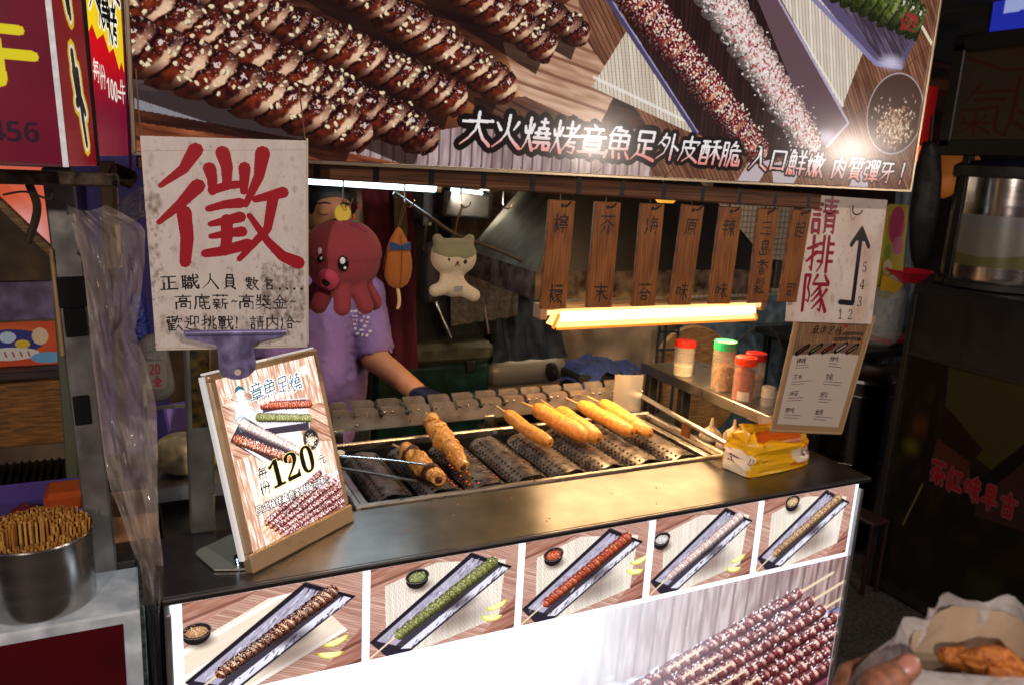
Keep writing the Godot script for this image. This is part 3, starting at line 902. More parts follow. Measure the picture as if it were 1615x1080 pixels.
func led_pic(serif: Font) -> ImageTexture:
	# 251 x 321 mm, two pixels to a millimetre (cut to 1.6)
	var k := 1.6
	var p := Pic.new(402, 514, hexc("d8bca8"))
	var r := RandomNumberGenerator.new()
	r.seed = 31
	var P := func(x: float, y: float) -> Vector2: return Vector2((x - 15.0) * k, (350.0 - y) * k)
	p.boards(PI / 2 - 0.05, 22, hexc("b48870"), hexc("f6eae0"), hexc("a07862"), null, 2.0)
	p.boards(0.6, 30, hexc("9c6c54"), hexc("dcc0ac"), hexc("7c4c3c"), PackedVector2Array([P.call(17, 300), P.call(60, 320), P.call(266, 250), P.call(266, 170), P.call(140, 200), P.call(17, 200)]), 1.4)
	p.soft(95, 150, 140, 90, hexc("fbf4ee"), 0.8)
	p.soft(180, 350, 200, 120, hexc("fdf6f0"), 0.6)
	p.soft(250, 330, 200, 90, hexc("fdf6f0"), 0.7)
	p.boards(1.45, 4, hexc("d8ccc0"), hexc("f4eee6"), hexc("b4a498"), PackedVector2Array([P.call(88, 215), P.call(80, 165), P.call(190, 165), P.call(190, 230)]), 0.5)
	# plates and skewers
	p.poly(PackedVector2Array([P.call(98, 292), P.call(224, 270), P.call(214, 206), P.call(92, 240)]), hexc("c8c4d4"))
	p.poly(PackedVector2Array([P.call(106, 288), P.call(222, 268), P.call(221, 258), P.call(106, 268)]), hexc("443a44"))
	p.poly(PackedVector2Array([P.call(100, 238), P.call(214, 222), P.call(212, 207), P.call(100, 226)]), hexc("38303a"))
	for q in [[110, 281, 226, 257, CHILI, 41], [94, 262, 216, 230, MATCHA, 43]]:
		var a: Vector2 = P.call(q[0], q[1])
		var b: Vector2 = P.call(q[2], q[3])
		p.line(PackedVector2Array([b, b + Vector2(46, 4)]), 5, 4, hexc("d8b890"))
		p.skew(a.x, a.y, b.x, b.y, 15, 14, 19, q[4], q[5], 0.2)
		p.seeds(a.x, a.y, b.x, b.y, 13, 130, 1.5, q[4][2].lerp(Color.WHITE, 0.4), r)
	p.poly(PackedVector2Array([P.call(58, 274), P.call(18, 236), P.call(90, 172), P.call(182, 168)]), hexc("3c3038"))
	p.poly(PackedVector2Array([P.call(24, 236), P.call(36, 226), P.call(104, 172), P.call(90, 172)]), hexc("dcd8e4"))
	for q in [[56, 257, 176, 172, SNOW, 45], [36, 234, 146, 166, ROAST, 47]]:
		var a: Vector2 = P.call(q[0], q[1])
		var b: Vector2 = P.call(q[2], q[3])
		p.skew(a.x, a.y, b.x, b.y, 18, 15, 15, q[4], q[5], 0.3)
		p.seeds(a.x, a.y, b.x, b.y, 17, 170, 1.7, hexc("fbf6f2"), r)
	var bo: Vector2 = P.call(211, 188)
	p.oval(bo.x, bo.y, 34, 36, hexc("544a48"), 1, 0, 26)
	p.oval(bo.x, bo.y, 29, 31, hexc("2c2422"), 1, 0, 26)
	for i in 150:
		var a := bo + Vector2(r.randfn() * 10, 6 + r.randfn() * 9)
		p.oval(a.x, a.y, r.randf_range(1.5, 4), 1.8, hexc("c8a888").lerp(hexc("fff4e6"), r.randf()), 0.95, r.randf() * 3, 7)
	# skewers along the bottom
	p.soft(320, 465, 170, 60, hexc("7c3c30"), 0.9)
	for i in 7:
		var a: Vector2 = P.call(60 + i * 9, 70 - i * 9)
		var b: Vector2 = P.call(215 + i * 18, 116 - i * 14)
		p.skew(a.x, a.y, b.x, b.y, 12, 11, 20, [hexc("4c141a"), hexc("a03c38"), hexc("f0c8b4"), 0.9, hexc("fbf2f0"), 0.5], 60 + i, -0.4)
		p.seeds(a.x, a.y, b.x, b.y, 11, 120, 1.9, hexc("fdf4f4"), r)
		p.line(PackedVector2Array([a, a + Vector2(-46, 15)]), 5, 4, hexc("d09060"))
	for i in 40: p.soft(r.randf_range(300, 400), r.randf_range(385, 430), 13, 5, hexc("d8d4ee"), 0.7)
	# writing: title with its small seal, drawn cook, price
	for pas in 2:
		var c := hexc("f4f6fa") if pas == 0 else hexc("1c4458")
		var g := 5.0 if pas == 0 else 0.0
		words(p, "章魚足燒", 112, 36, 52, Vector2(53, 2), 4.2, c, 0.22, g, -0.12)
	p.poly(PackedVector2Array([Vector2(330, 26), Vector2(356, 22), Vector2(358, 54), Vector2(332, 58)]), hexc("ecc4bc"))
	glyph(p, "古", Rect2(334, 28, 22, 26), 2, hexc("fdf4f0"))
	for i in 7: p.oval(150 + i * 21, 99 - i * 0.6, 10, 10, hexc("e8b8ac"), 1, 0, 10)
	for i in 7: glyph(p, "大牛元古早人日"[i], Rect2(143 + i * 21, 92 - i * 0.6, 14, 14), 2, hexc("fdf6f2"))
	# cook sketched in blue ink: head, cap, crossed arms
	var ink := hexc("4c9cb0")
	p.soft(72, 95, 44, 66, hexc("fcf8f4"), 0.95)
	p.oval(76, 56, 16, 19, hexc("fdfaf6"), 1, 0, 20)
	for i in 20:
		var a := TAU * i / 20.0
		p.line(PackedVector2Array([Vector2(76 + cos(a) * 16, 56 + sin(a) * 19), Vector2(76 + cos(a + 0.33) * 16, 56 + sin(a + 0.33) * 19)]), 1.6, 1.6, ink)
	p.poly(PackedVector2Array([Vector2(58, 52), Vector2(62, 38), Vector2(78, 33), Vector2(92, 40), Vector2(95, 50), Vector2(77, 44)]), hexc("2c5c70"))
	p.line(PackedVector2Array([Vector2(66, 56), Vector2(72, 56)]), 2.4, 1.5, hexc("1c3c4c")); p.line(PackedVector2Array([Vector2(79, 55), Vector2(86, 54)]), 2.4, 1.5, hexc("1c3c4c"))
	for q in [[62, 74, 44, 90, 36, 130], [90, 74, 112, 86, 118, 124], [36, 130, 70, 118, 104, 112], [118, 124, 84, 128, 50, 122], [62, 74, 76, 96, 90, 74], [44, 130, 48, 160, 52, 168], [112, 128, 108, 156, 106, 166]]:
		p.line(PackedVector2Array([Vector2(q[0], q[1]), Vector2(q[2], q[3]), Vector2(q[4], q[5])]), 2.2, 1.4, ink)
	for e in [[-2.2, 0], [2.2, 0], [0, -2.2], [0, 2.2], [1.6, 1.6], [-1.6, -1.6]]:
		p.text3("120", serif, 118 + e[0], 366 + e[1], 118, hexc("f2d878"), 0.0, -0.045)
	p.text3("120", serif, 118, 366, 118, hexc("12100e"), 0.0, -0.045)
	for pas in 2:
		var c := hexc("f8f0e4") if pas == 0 else hexc("1c1816")
		glyph(p, "每", Rect2(76, 286, 36, 36), 4.2, c, 0, 4.0 if pas == 0 else 0.0)
		glyph(p, "份", Rect2(74, 330, 36, 38), 4.2, c, 0, 4.0 if pas == 0 else 0.0)
		glyph(p, "元", Rect2(326, 318, 32, 32), 3.4, c, 0, 3.0 if pas == 0 else 0.0)
	for pas in 2:
		words(p, "日式燒烤章魚香酥脆元味！", 40, 392, 24, Vector2(26.6, -0.3), 2.6, hexc("f6f0ea") if pas else hexc("201a18"), 0.15, 0.0 if pas else 4.5)
	return p.tex()

func dirt(p: Pic, sd: int, n: int, c: Color, box: Rect2, a := 0.25) -> void:
	var r := RandomNumberGenerator.new()
	r.seed = sd
	for i in n:
		var q := box.position + Vector2(r.randf(), r.randf()) * box.size
		var s := r.randf() * r.randf() * 16.0 + 0.7
		p.soft(q.x, q.y, s, s * r.randf_range(0.7, 2.2), c, a * r.randf())
		if r.randf() < 0.5: p.oval(q.x, q.y, r.randf_range(0.4, 1.1), r.randf_range(0.4, 1.2), c * 0.5, 0.8, 0, 6)

func hire_pic() -> ImageTexture:
	var p := Pic.new(480, 680, hexc("cec6c2"))
	for y in 680:
		for x in 480:
			var g := p.nz.get_noise_2d(x * 0.13, y * 0.05) * 0.5 + p.nz.get_noise_2d(x * 1.1, y * 0.4) * 0.3
			p.px(x, y, hexc("b8a8a2") if g < 0 else hexc("d8d2d0"), absf(g) * 0.8)
	dirt(p, 2, 420, hexc("5c4a40"), Rect2(0, 0, 480, 680))
	dirt(p, 3, 650, hexc("4a3a34"), Rect2(330, 400, 140, 190), 0.35)
	dirt(p, 8, 300, hexc("4a3a34"), Rect2(0, 560, 480, 120), 0.3)
	dirt(p, 9, 160, hexc("4a3a34"), Rect2(0, 120, 40, 400), 0.4)
	p.line(PackedVector2Array([Vector2(0, 46), Vector2(480, 30)]), 2, 2, hexc("a89888"), 0.8)
	# the large red character, three columns
	var red := hexc("9c1626")
	var W := 46.0
	for q in [[150, 38, 112, 100, 46, 152], [150, 152, 96, 212, 34, 268], [106, 236, 110, 320, 100, 400]]:
		p.line(PackedVector2Array([Vector2(q[0], q[1]), Vector2(q[2], q[3]), Vector2(q[4], q[5])]), W * 0.95, W * (0.34 if q[5] < 300 else 0.72), red)
	p.line(PackedVector2Array([Vector2(226, 46), Vector2(236, 90), Vector2(234, 140)]), W * 0.95, W * 0.6, red)
	p.line(PackedVector2Array([Vector2(186, 96), Vector2(192, 130), Vector2(190, 172)]), W * 0.85, W * 0.5, red)
	p.line(PackedVector2Array([Vector2(288, 92), Vector2(286, 130), Vector2(282, 170)]), W * 0.8, W * 0.5, red)
	p.line(PackedVector2Array([Vector2(190, 166), Vector2(240, 150), Vector2(284, 146)]), W * 0.62, W * 0.55, red)
	p.line(PackedVector2Array([Vector2(176, 226), Vector2(226, 212), Vector2(270, 208)]), W * 0.45, W * 0.75, red)
	p.line(PackedVector2Array([Vector2(180, 276), Vector2(222, 266), Vector2(268, 254)]), W * 0.4, W * 0.8, red)
	p.line(PackedVector2Array([Vector2(180, 316), Vector2(226, 308), Vector2(272, 302)]), W * 0.4, W * 0.75, red)
	p.line(PackedVector2Array([Vector2(228, 262), Vector2(226, 320), Vector2(218, 366)]), W * 0.8, W * 0.7, red)
	p.line(PackedVector2Array([Vector2(160, 372), Vector2(210, 366), Vector2(290, 342)]), W * 0.6, W * 0.8, red)
	p.line(PackedVector2Array([Vector2(344, 44), Vector2(330, 120), Vector2(286, 214)]), W * 1.0, W * 0.4, red)
	p.line(PackedVector2Array([Vector2(316, 196), Vector2(366, 182), Vector2(404, 170)]), W * 0.5, W * 0.8, red)
	p.line(PackedVector2Array([Vector2(372, 186), Vector2(352, 290), Vector2(262, 390)]), W * 0.8, W * 0.4, red)
	p.line(PackedVector2Array([Vector2(296, 250), Vector2(352, 330), Vector2(400, 378), Vector2(452, 398)]), W * 0.4, W * 0.95, red)
	var ink := hexc("1c1a1c")
	words(p, "正職人員", 26, 440, 48, Vector2(60, 0), 5.0, ink)
	words(p, "數名", 280, 450, 40, Vector2(54, 0), 4.2, ink)
	for i in 4: p.oval(390 + i * 24, 486, 4, 4, ink, 1, 0, 10)
	words(p, "高底薪", 64, 508, 46, Vector2(56, 0), 4.6, ink)
	words(p, "高獎金", 258, 508, 46, Vector2(54, 0), 4.6, ink)
	for x in [234, 424]:
		p.line(PackedVector2Array([Vector2(x, 532), Vector2(x + 6, 526), Vector2(x + 12, 532), Vector2(x + 18, 527)]), 3.4, 3.4, ink)
	words(p, "歡迎挑戰", 36, 578, 44, Vector2(52, 0), 4.4, ink)
	p.line(PackedVector2Array([Vector2(250, 582), Vector2(248, 608)]), 5, 3, ink); p.oval(248, 617, 3, 3, ink)
	words(p, "請內洽", 292, 578, 44, Vector2(50, 0), 4.4, ink)
	p.line(PackedVector2Array([Vector2(440, 602), Vector2(446, 596), Vector2(452, 602), Vector2(458, 597)]), 3.4, 3.4, ink)
	return p.tex()

func queue_pic(serif: Font) -> ImageTexture:
	var p := Pic.new(400, 400, hexc("d8c8bc"))
	for y in 400:
		for x in 400:
			var g := p.nz.get_noise_2d(x * 0.06, y * 0.04)
			p.px(x, y, hexc("c0a494") if g < 0 else hexc("e4dad2"), absf(g))
	dirt(p, 5, 260, hexc("7c5c4c"), Rect2(0, 0, 400, 400), 0.25)
	words(p, "請排隊", 66, 4, 112, Vector2(-2, 124), 13.0, hexc("8c1430"))
	var ink := hexc("1c1a24")
	p.line(PackedVector2Array([Vector2(296, 100), Vector2(296, 334), Vector2(236, 332)]), 17, 17, ink)
	p.line(PackedVector2Array([Vector2(256, 150), Vector2(296, 98), Vector2(338, 150)]), 16, 16, ink)
	p.poly(PackedVector2Array([Vector2(268, 136), Vector2(296, 86), Vector2(326, 136)]), ink)
	for q in [["5", 320, 232], ["4", 318, 288], ["3", 316, 344], ["1", 232, 388], ["2", 280, 388]]:
		p.text3(q[0], serif, q[1], q[2], 44, ink)
	return p.tex()

func menu_pic() -> ImageTexture:
	var p := Pic.new(300, 360, hexc("dcd0c4"))
	var r := RandomNumberGenerator.new()
	r.seed = 77
	p.boards(PI / 2, 14, hexc("8c6a50"), hexc("b08c6c"), hexc("6c4c38"), PackedVector2Array([Vector2(0, 0), Vector2(300, 0), Vector2(300, 118), Vector2(0, 118)]), 1.2)
	words(p, "章魚足燒", 60, 18, 30, Vector2(33, 3), 2.4, hexc("201814"), 0.15)
	p.poly(PackedVector2Array([Vector2(198, 16), Vector2(210, 16), Vector2(210, 30), Vector2(198, 30)]), hexc("b02c24"))
	for q in [[200, 44, 290, 58], [165, 62, 285, 76]]:
		p.line(PackedVector2Array([Vector2(q[0], (q[1] + q[3]) / 2), Vector2(q[2], (q[1] + q[3]) / 2)]), 12, 10, hexc("3c2c24"))
		for i in 12: p.line(PackedVector2Array([Vector2(q[0] + i * 9, q[1] + 4), Vector2(q[0] + i * 9 + 3, q[3] - 3)]), 2, 2, hexc("a88468"))
	for i in 5:
		var x := 14.0 + i * 55.0
		p.poly(PackedVector2Array([Vector2(x, 84), Vector2(x + 51, 84), Vector2(x + 51, 116), Vector2(x, 116)]), hexc("7c6458"))
		p.line(PackedVector2Array([Vector2(x + 4, 114), Vector2(x + 46, 88)]), 17, 15, hexc("1c1614"))
		p.line(PackedVector2Array([Vector2(x + 8, 110), Vector2(x + 42, 92)]), 6, 6, [hexc("5c2c1c"), hexc("6c6c3c"), hexc("8c3c24"), hexc("c8b8b0"), hexc("8c6c4c")][i])
	var dishes := ["檸檬", "芥末", "海苔", "原味", "辣味", "香鬆", "起司", "章魚"]
	for c in 2:
		for k in 4:
			var x := 24.0 + c * 142.0
			var y := 130.0 + k * 58.0
			words(p, dishes[c * 4 + k], x, y, 18, Vector2(20, 0), 1.8, hexc("241c1c"))
			for l in 2:
				var xx := x
				for i in r.randi_range(6, 11):
					var s := r.randf_range(4, 11)
					p.line(PackedVector2Array([Vector2(xx, y + 25 + l * 9), Vector2(xx + s * 0.8, y + 25 + l * 9)]), 2.4, 2.0, hexc("5c4c70") if l == 0 else hexc("7c4c4c"))
					xx += s
	return p.tex()

func tag_pic(s: String, sd: int) -> ImageTexture:
	var p := Pic.new(96, 336, hexc("b06a28"))
	p.nz.seed = 40 + sd
	for y in 336:
		for x in 96:
			var g := p.nz.get_noise_2d(x * 1.3 + 8.0 * p.nz.get_noise_2d(x * 0.05, y * 0.03), y * 0.05)
			var b := p.nz.get_noise_2d(x * 0.1, y * 0.06 + 90)
			p.px(x, y, hexc("b8752e").lerp(hexc("8a4c18"), clampf(0.4 + g + 0.5 * b, 0, 1)))
	var n := s.length()
	var ink := hexc("241408")
	for i in n:
		var y := 40.0 + (0.0 if i == 0 else (222.0 if n == 2 else 70.0 * i))
		glyph(p, s[i], Rect2(22 + sin(i * 2.1 + sd) * 3, y, 52 if n == 2 else 50, 56 if n == 2 else 52), 5.4, ink, 0.06)
	return p.tex()

var M := {}
func _ready() -> void:
	rng.seed = 11
	# camera
	var cam := Camera3D.new()
	cam.name = "camera"
	cam.transform = Transform3D(Basis(Vector3.UP, -deg_to_rad(26.493)) * Basis(Vector3.RIGHT, -deg_to_rad(12.717)) * Basis(Vector3.BACK, deg_to_rad(3.135)), V(0, 1.6, 0))
	cam.near = 0.05
	cam.far = 200.0
	add_child(cam)
	var lens := CameraAttributesPhysical.new()
	lens.frustum_focal_length = 28.08
	lens.frustum_focus_distance = 1.25
	lens.exposure_aperture = 8.0
	cam.attributes = lens
	cam.fov = 46.27
	# night sky over a lit market
	var sky := ProceduralSkyMaterial.new()
	sky.sky_top_color = Color(0.20, 0.17, 0.22)
	sky.sky_horizon_color = Color(0.34, 0.27, 0.28)
	sky.ground_bottom_color = Color(0.05, 0.04, 0.05)
	sky.ground_horizon_color = Color(0.34, 0.27, 0.28)
	var e := Environment.new()
	e.background_mode = Environment.BG_SKY
	e.sky = Sky.new()
	e.sky.sky_material = sky
	e.background_energy_multiplier = 1.0
	e.tonemap_mode = Environment.TONE_MAPPER_LINEAR
	e.tonemap_exposure = 1.0
	e.sdfgi_enabled = true
	e.ssao_enabled = true
	e.ssil_enabled = true
	var we := WorldEnvironment.new()
	we.name = "world"
	we.environment = e
	add_child(we)
	# the heat lamp under the hood, the white tubes, the lit panels
	lamp_area(V(1.42, 1.150, -1.90), V(1.42, 0.5, -1.84), Vector2(0.66, 0.05), 0.72, Color(1.0, 0.80, 0.56))
	lamp_area(V(0.88, 1.575, -1.64), V(0.80, 0.85, -1.80), Vector2(0.9, 0.03), 0.66, Color(1.0, 0.78, 0.52))
	lamp_area(V(0.63, 1.495, -2.14), V(0.64, 1.0, -1.90), Vector2(0.36, 0.04), 0.16, Color(0.86, 0.95, 1.0))
	lamp_area(V(1.06, 1.482, -2.52), V(2.5, 1.0, -3.45), Vector2(0.12, 0.03), 0.25, Color(1.0, 0.93, 0.82))
	lamp_area(V(2.05, 1.60, -2.82), V(2.20, 0.95, -3.25), Vector2(0.9, 0.04), 0.55, Color(1.0, 0.90, 0.76))
	lamp_area(V(0.87, 0.43, -1.31), V(0.87, 0.40, 0.0), Vector2(1.6, 0.7), 0.05, Color(0.94, 0.95, 1.0))

	make_materials()
	make_setting()
	make_stall()
	make_signs()
	make_grill()
	make_toys()
	make_counter_things()
	make_cook()
	make_behind()
	make_left()
	make_right()
	make_hand_and_bag()

func make_materials() -> void:
	T.cloud = noise_tex(1.1, 1.1, 0.62, 1.0, 4, 256, 3)
	T.fine = noise_tex(9.0, 9.0, 0.3, 1.0, 3, 256, 4)
	T.stain = noise_tex(1.6, 1.6, 0.35, 1.0, 5, 256, 9, 0.6)
	T.brush = row_tex(0.35, 0.75, 6, 0.35)
	T.faint = noise_tex(2.2, 2.2, 0.86, 1.0, 4, 256, 23)
	T.smudge = noise_tex(1.4, 1.4, 0.66, 1.0, 5, 256, 12)
	T.wood = noise_tex(0.7, 9.0, 0.55, 1.0, 3, 256, 15)
	T.weave = weave_tex()
	T.crumple = noise_tex(0.8, 0.8, 0.0, 1.0, 3, 256, 18, 1.0, true)
	T.sear = sear_tex(hexc("f0bc66"), hexc("b4681e"), hexc("4c2010"), 0.36, 3)
	T.fry = sear_tex(hexc("f0b25a"), hexc("cc8030"), hexc("a85c1c"), 0.30, 8)
	T.wipe = wipe_tex(0.62, 1.0, 5)
	T.asphalt = noise_tex(14.0, 14.0, 0.5, 1.0, 3, 256, 20)
	M.steel = mat(hexc("b8b2aa"), 0.40, 1.0, {"scale": 3.0, "rtex": T.smudge})
	M.steel_top = mat(hexc("868482"), 0.40, 1.0, {"scale": 1.6, "rtex": T.wipe, "tex": T.faint, "aniso": 0.7})
	M.steel_dark = mat(hexc("6a6660"), 0.45, 0.9, {"scale": 2.0, "tex": T.cloud, "rtex": T.smudge})
	M.chrome = mat(hexc("d0d0d0"), 0.16, 1.0)
	M.alu = mat(hexc("a8a8a4"), 0.42, 0.8, {"scale": 2.5, "tex": T.faint, "rtex": T.smudge})
	M.black = mat(hexc("1c1b1b"), 0.55, 0.0, {"scale": 4.0, "tex": T.stain})
	M.black_metal = mat(hexc("141414"), 0.4, 0.3)
	M.soot = mat(hexc("968c86"), 0.36, 0.6, {"scale": 5.0, "tex": T.stain, "bump": T.fine, "deep": 0.008, "rtex": T.smudge})
	M.soot_dark = mat(hexc("1a1614"), 0.75, 0.1, {"scale": 5.0, "tex": T.stain})
	M.wood_beam = mat(hexc("7a4a28"), 0.6, 0.0, {"scale": Vector3(2, 6, 6), "tex": T.wood, "bump": T.wood, "deep": 0.05})
	M.wood_tan = mat(hexc("b88850"), 0.6, 0.0, {"scale": 5.0, "tex": T.wood})
	M.card = mat(hexc("b08458"), 0.85, 0.0, {"scale": 3.0, "tex": T.cloud, "bump": T.fine, "deep": 0.01})
	M.paper = mat(hexc("dcd4cc"), 0.7, 0.0, {"scale": 6.0, "tex": T.cloud})
	M.white_paint = mat(hexc("d8d6d0"), 0.45, 0.0, {"scale": 4.0, "tex": T.cloud})
	M.cloth_dark = mat(hexc("2c3038"), 0.9, 0.0, {"scale": 6.0, "tex": T.cloud, "bump": T.weave, "deep": 0.01, "rim": 0.3})
	M.rope = mat(hexc("6a4a30"), 0.9)
	M.film = mat(Color(0.95, 0.95, 0.95), 0.09, 0.0, {"alpha": 0.10, "scale": 3.0, "bump": T.crumple, "deep": 1.2})

func make_setting() -> void:
	var m := MB.new()
	m.box(V(0, -0.1, 0), V(160, 0.2, 160), 0.0)
	struct("ground", m, mat(hexc("4c4a48"), 0.75, 0.0, {"scale": 1.2, "tex": T.asphalt, "bump": T.asphalt, "deep": 0.4, "rtex": T.smudge}), 0.0)
	# the back of the stall: a plastered wall, and the corrugated wall of the building beside it
	m = MB.new()
	m.box(V(0.6, 1.6, -3.55), V(4.6, 3.2, 0.12), 0.0)
	struct("wall", m, mat(hexc("b59a80"), 0.8, 0.0, {"scale": 0.9, "tex": T.cloud, "bump": T.fine, "deep": 0.05}))
	m = MB.new()
	m.box(V(2.4, 2.35, -2.55), V(8.0, 0.05, 2.2), 0.0)
	solo("stall_awning", m, M.cloth_dark, "dark canvas awning roof over the grill stall", "awning")
	# aisle lamps: first pair glints in the glossy banner, last pair is added fill
	var l := 0
	for q in [[V(2.25, 1.72, 1.0), 0.5], [V(4.1, 1.78, 1.0), 0.8], [V(-1.3, 2.15, 1.3), 3.7], [V(1.1, 3.5, 1.2), 4.2]]:
		var at: Vector3 = q[0]
		var o := thing("hanging_bulb", ["warm hanging bulb across the aisle that glints under the fish characters of the banner", "warm hanging bulb across the aisle that glints near the right end of the banner", "unseen bulb added for fill light to the left of the stall", "unseen bulb added for fill light, hung highest over the aisle"][l], "light bulb", at, "bulbs strung across the aisle")
		l += 1
		m = MB.new()
		m.ball(at, V(0.035, 0.045, 0.035), Basis(), 14)
		part(o, "bulb_glass", m, mat(hexc("fff0dc"), 0.3, 0.0, {"emit": Color(1.0, 0.80, 0.60), "power": 3.0}), 60)
		m = MB.new()
		m.lathe([[0.016, 0.04], [0.02, 0.05], [0.02, 0.085], [0.012, 0.1]], 12, at)
		part(o, "socket", m, M.black)
		m = MB.new()
		m.tube([at + V(0, 0.09, 0), at + V(0.02, 0.9, 0), at + V(0, 1.6, 0)], 0.003, 5)
		part(o, "cord", m, M.black)
		var lt := OmniLight3D.new()
		lt.name = "bulb_light"
		lt.light_color = Color(1.0, 0.92, 0.86)
		lt.light_energy = q[1]
		lt.light_size = 0.03
		lt.omni_range = 20.0
		lt.omni_attenuation = 2.0
		lt.shadow_enabled = true
		add_child(lt, true)
		lt.position = at

func make_stall() -> void:
	# the counter: brushed steel top, dark body, lit picture front
	var c := thing("grill_counter", "long stainless steel grill counter with a backlit picture front", "counter", V(0.88, 0, -1.36))
	var m := MB.new()
	m.box(V(0.885, 0.8435, -1.457), V(1.70, 0.013, 0.232), 0.003)
	m.box(V(1.600, 0.8433, -1.665), V(0.268, 0.0126, 0.182), 0.002)
	m.box(V(0.885, 0.843, -1.3395), V(1.70, 0.0125, 0.010), 0.003)
	part(c, "countertop", m, M.steel_top)
	m = MB.new()
	m.box(V(0.885, 0.40, -1.80), V(1.66, 0.72, 0.80), 0.004)
	part(c, "cabinet", m, M.steel_dark)
	m = MB.new()
	for x in [0.09, 1.66]:
		for z in [-1.46, -2.1]: m.box(V(x, 0.02, z), V(0.04, 0.04, 0.04), 0.004)
	part(c, "foot", m, M.black)
	# lit front: an acrylic sheet in a silver frame, with the prints laid on it
	var acr := mat(hexc("e8ecf4"), 0.2, 0.0, {"emit": Color(0.90, 0.94, 1.0), "power": 1.2})
	var fr := MeshInstance3D.new()
	m = MB.new()
	m.box(V(0.875, 0.430, -1.362), V(1.655, 0.812, 0.03), 0.0)
	part(c, "light_panel", m, acr)
	m = MB.new()
	m.box(V(0.0435, 0.42, -1.358), V(0.010, 0.80, 0.046), 0.002)
	m.box(V(1.7065, 0.42, -1.358), V(0.010, 0.80, 0.046), 0.002)
	m.box(V(0.875, 0.026, -1.358), V(1.672, 0.012, 0.046), 0.002)
	part(c, "panel_frame", m, M.alu)
	var kinds := [
		[GLAZE.slice(0, 4) + [hexc("f0dcb8"), 0.62], Vector2(0.07, 0.30), hexc("c89060"), Vector2(0.84, 0.68), false],
		[MATCHA, Vector2(0.30, 0.16), hexc("8a9050"), Vector2(0.86, 0.66), true],
		[CHILI, Vector2(0.22, 0.20), hexc("d05830"), Vector2(0.94, 0.46), true],
		[SNOW, Vector2(0.07, 0.26), hexc("e0d8d8"), Vector2(0.85, 0.72), true],
		[NUTTY, Vector2(0.30, 0.08), hexc("d8b080"), Vector2(-1, -1), true]]
	var xs := [[0.066, 0.383], [0.398, 0.712], [0.728, 1.040], [1.058, 1.361], [1.379, 1.690]]
	var what := ["sauce glazed skewer picture", "green powder skewer picture", "red chili skewer picture", "white topping skewer picture", "crushed nut skewer picture"]
	for i in 5:
		var tx := dish_pic(kinds[i][0], 3 + i * 5, kinds[i][1], kinds[i][2], kinds[i][3], kinds[i][4])
		var o := part(c, "picture_panel", face(V(xs[i][0], 0.640, -1.3455), V(xs[i][1], 0.640, -1.3455), V(xs[i][1], 0.832, -1.3455), V(xs[i][0], 0.832, -1.3455)), mat(Color(0.35, 0.35, 0.35), 0.15, 0.0, {"tex": tx, "etex": tx, "power": 1.25}), 0)
		o.set_meta("label", what[i])
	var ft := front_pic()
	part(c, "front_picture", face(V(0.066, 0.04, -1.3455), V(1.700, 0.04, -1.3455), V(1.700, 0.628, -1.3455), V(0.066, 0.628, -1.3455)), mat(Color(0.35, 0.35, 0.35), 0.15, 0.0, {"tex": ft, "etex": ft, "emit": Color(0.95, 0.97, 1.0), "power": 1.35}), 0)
	# posts
	var p := thing("steel_post", "square steel post with brown tape at its top, behind the job notice", "post", V(0.123, 0.85, -1.59))
	m = MB.new()
	m.box(V(0.123, 1.45, -1.59), V(0.046, 1.2, 0.04), 0.003)
	part(p, "tube", m, M.alu)
	m = MB.new()
	m.box(V(0.126, 1.20, -1.569), V(0.034, 0.26, 0.003), 0.001)
	part(p, "tape", m, mat(hexc("6a5222"), 0.35, 0.0, {"scale": 8.0, "tex": T.stain}))
	# beam under the banner, with its hooks
	var b := thing("wooden_beam", "brown wooden beam under the banner with hooks along it", "beam", V(0.74, 1.55, -1.39))
	m = MB.new()
	m.box(V(0.745, 1.561, -1.385), V(1.43, 0.034, 0.026), 0.003, Basis(Vector3.BACK, -0.020))
	part(b, "bar", m, M.wood_beam)
	for i in 14:
		m = MB.new()
		m.box(V(0.10 + i * 0.1015, 1.5745 - i * 0.00203, -1.385), V(0.012, 0.0345, 0.027), 0.001, Basis(Vector3.BACK, -0.020))
		part(b, "strap", m, M.black_metal)
	var hk := [0.353, 0.4645, 0.573, 0.66, 0.785, 0.891, 1.0, 1.108, 1.211, 1.314, 1.421, 1.50, 1.59]
	for i in hk.size():
		var x: float = hk[i]
		var y := 1.5475 - (x - 0.745) * 0.020
		m = MB.new()
		var lo := 1.525 if i > 3 else 1.517
		m.tube([V(x, y + 0.01, -1.395), V(x, lo + 0.004, -1.395), V(x + 0.001, lo - 0.004, -1.391), V(x + 0.006, lo - 0.006, -1.384), V(x + 0.011, lo - 0.001, -1.379), V(x + 0.013, lo + 0.006, -1.377)], 0.0016, 6)
		part(b, "hook", m, M.chrome if i < 4 else M.black_metal)
	# banner
	var bn := thing("banner", "wide glossy food banner with glazed octopus skewers and white characters over the stall", "banner", V(0.87, 1.585, -1.36))
	var tx := banner_pic()
	m = MB.new()
	m.box(V(0.87, 1.885, -1.365), V(1.68, 0.60, 0.036), 0.0)
	part(bn, "sign_box", m, M.steel_dark)
	part(bn, "sign_print", face(V(0.03, 1.585, -1.3445), V(1.71, 1.585, -1.3445), V(1.71, 2.185, -1.3445), V(0.03, 2.185, -1.3445)), mat(Color(0.45, 0.45, 0.45), 0.17, 0.0, {"tex": tx, "etex": tx, "power": 0.75}), 0)
	m = MB.new()
	m.box(V(0.87, 1.5815, -1.362), V(1.69, 0.006, 0.044), 0.001)
	m.box(V(0.0265, 1.885, -1.362), V(0.006, 0.61, 0.044), 0.001)
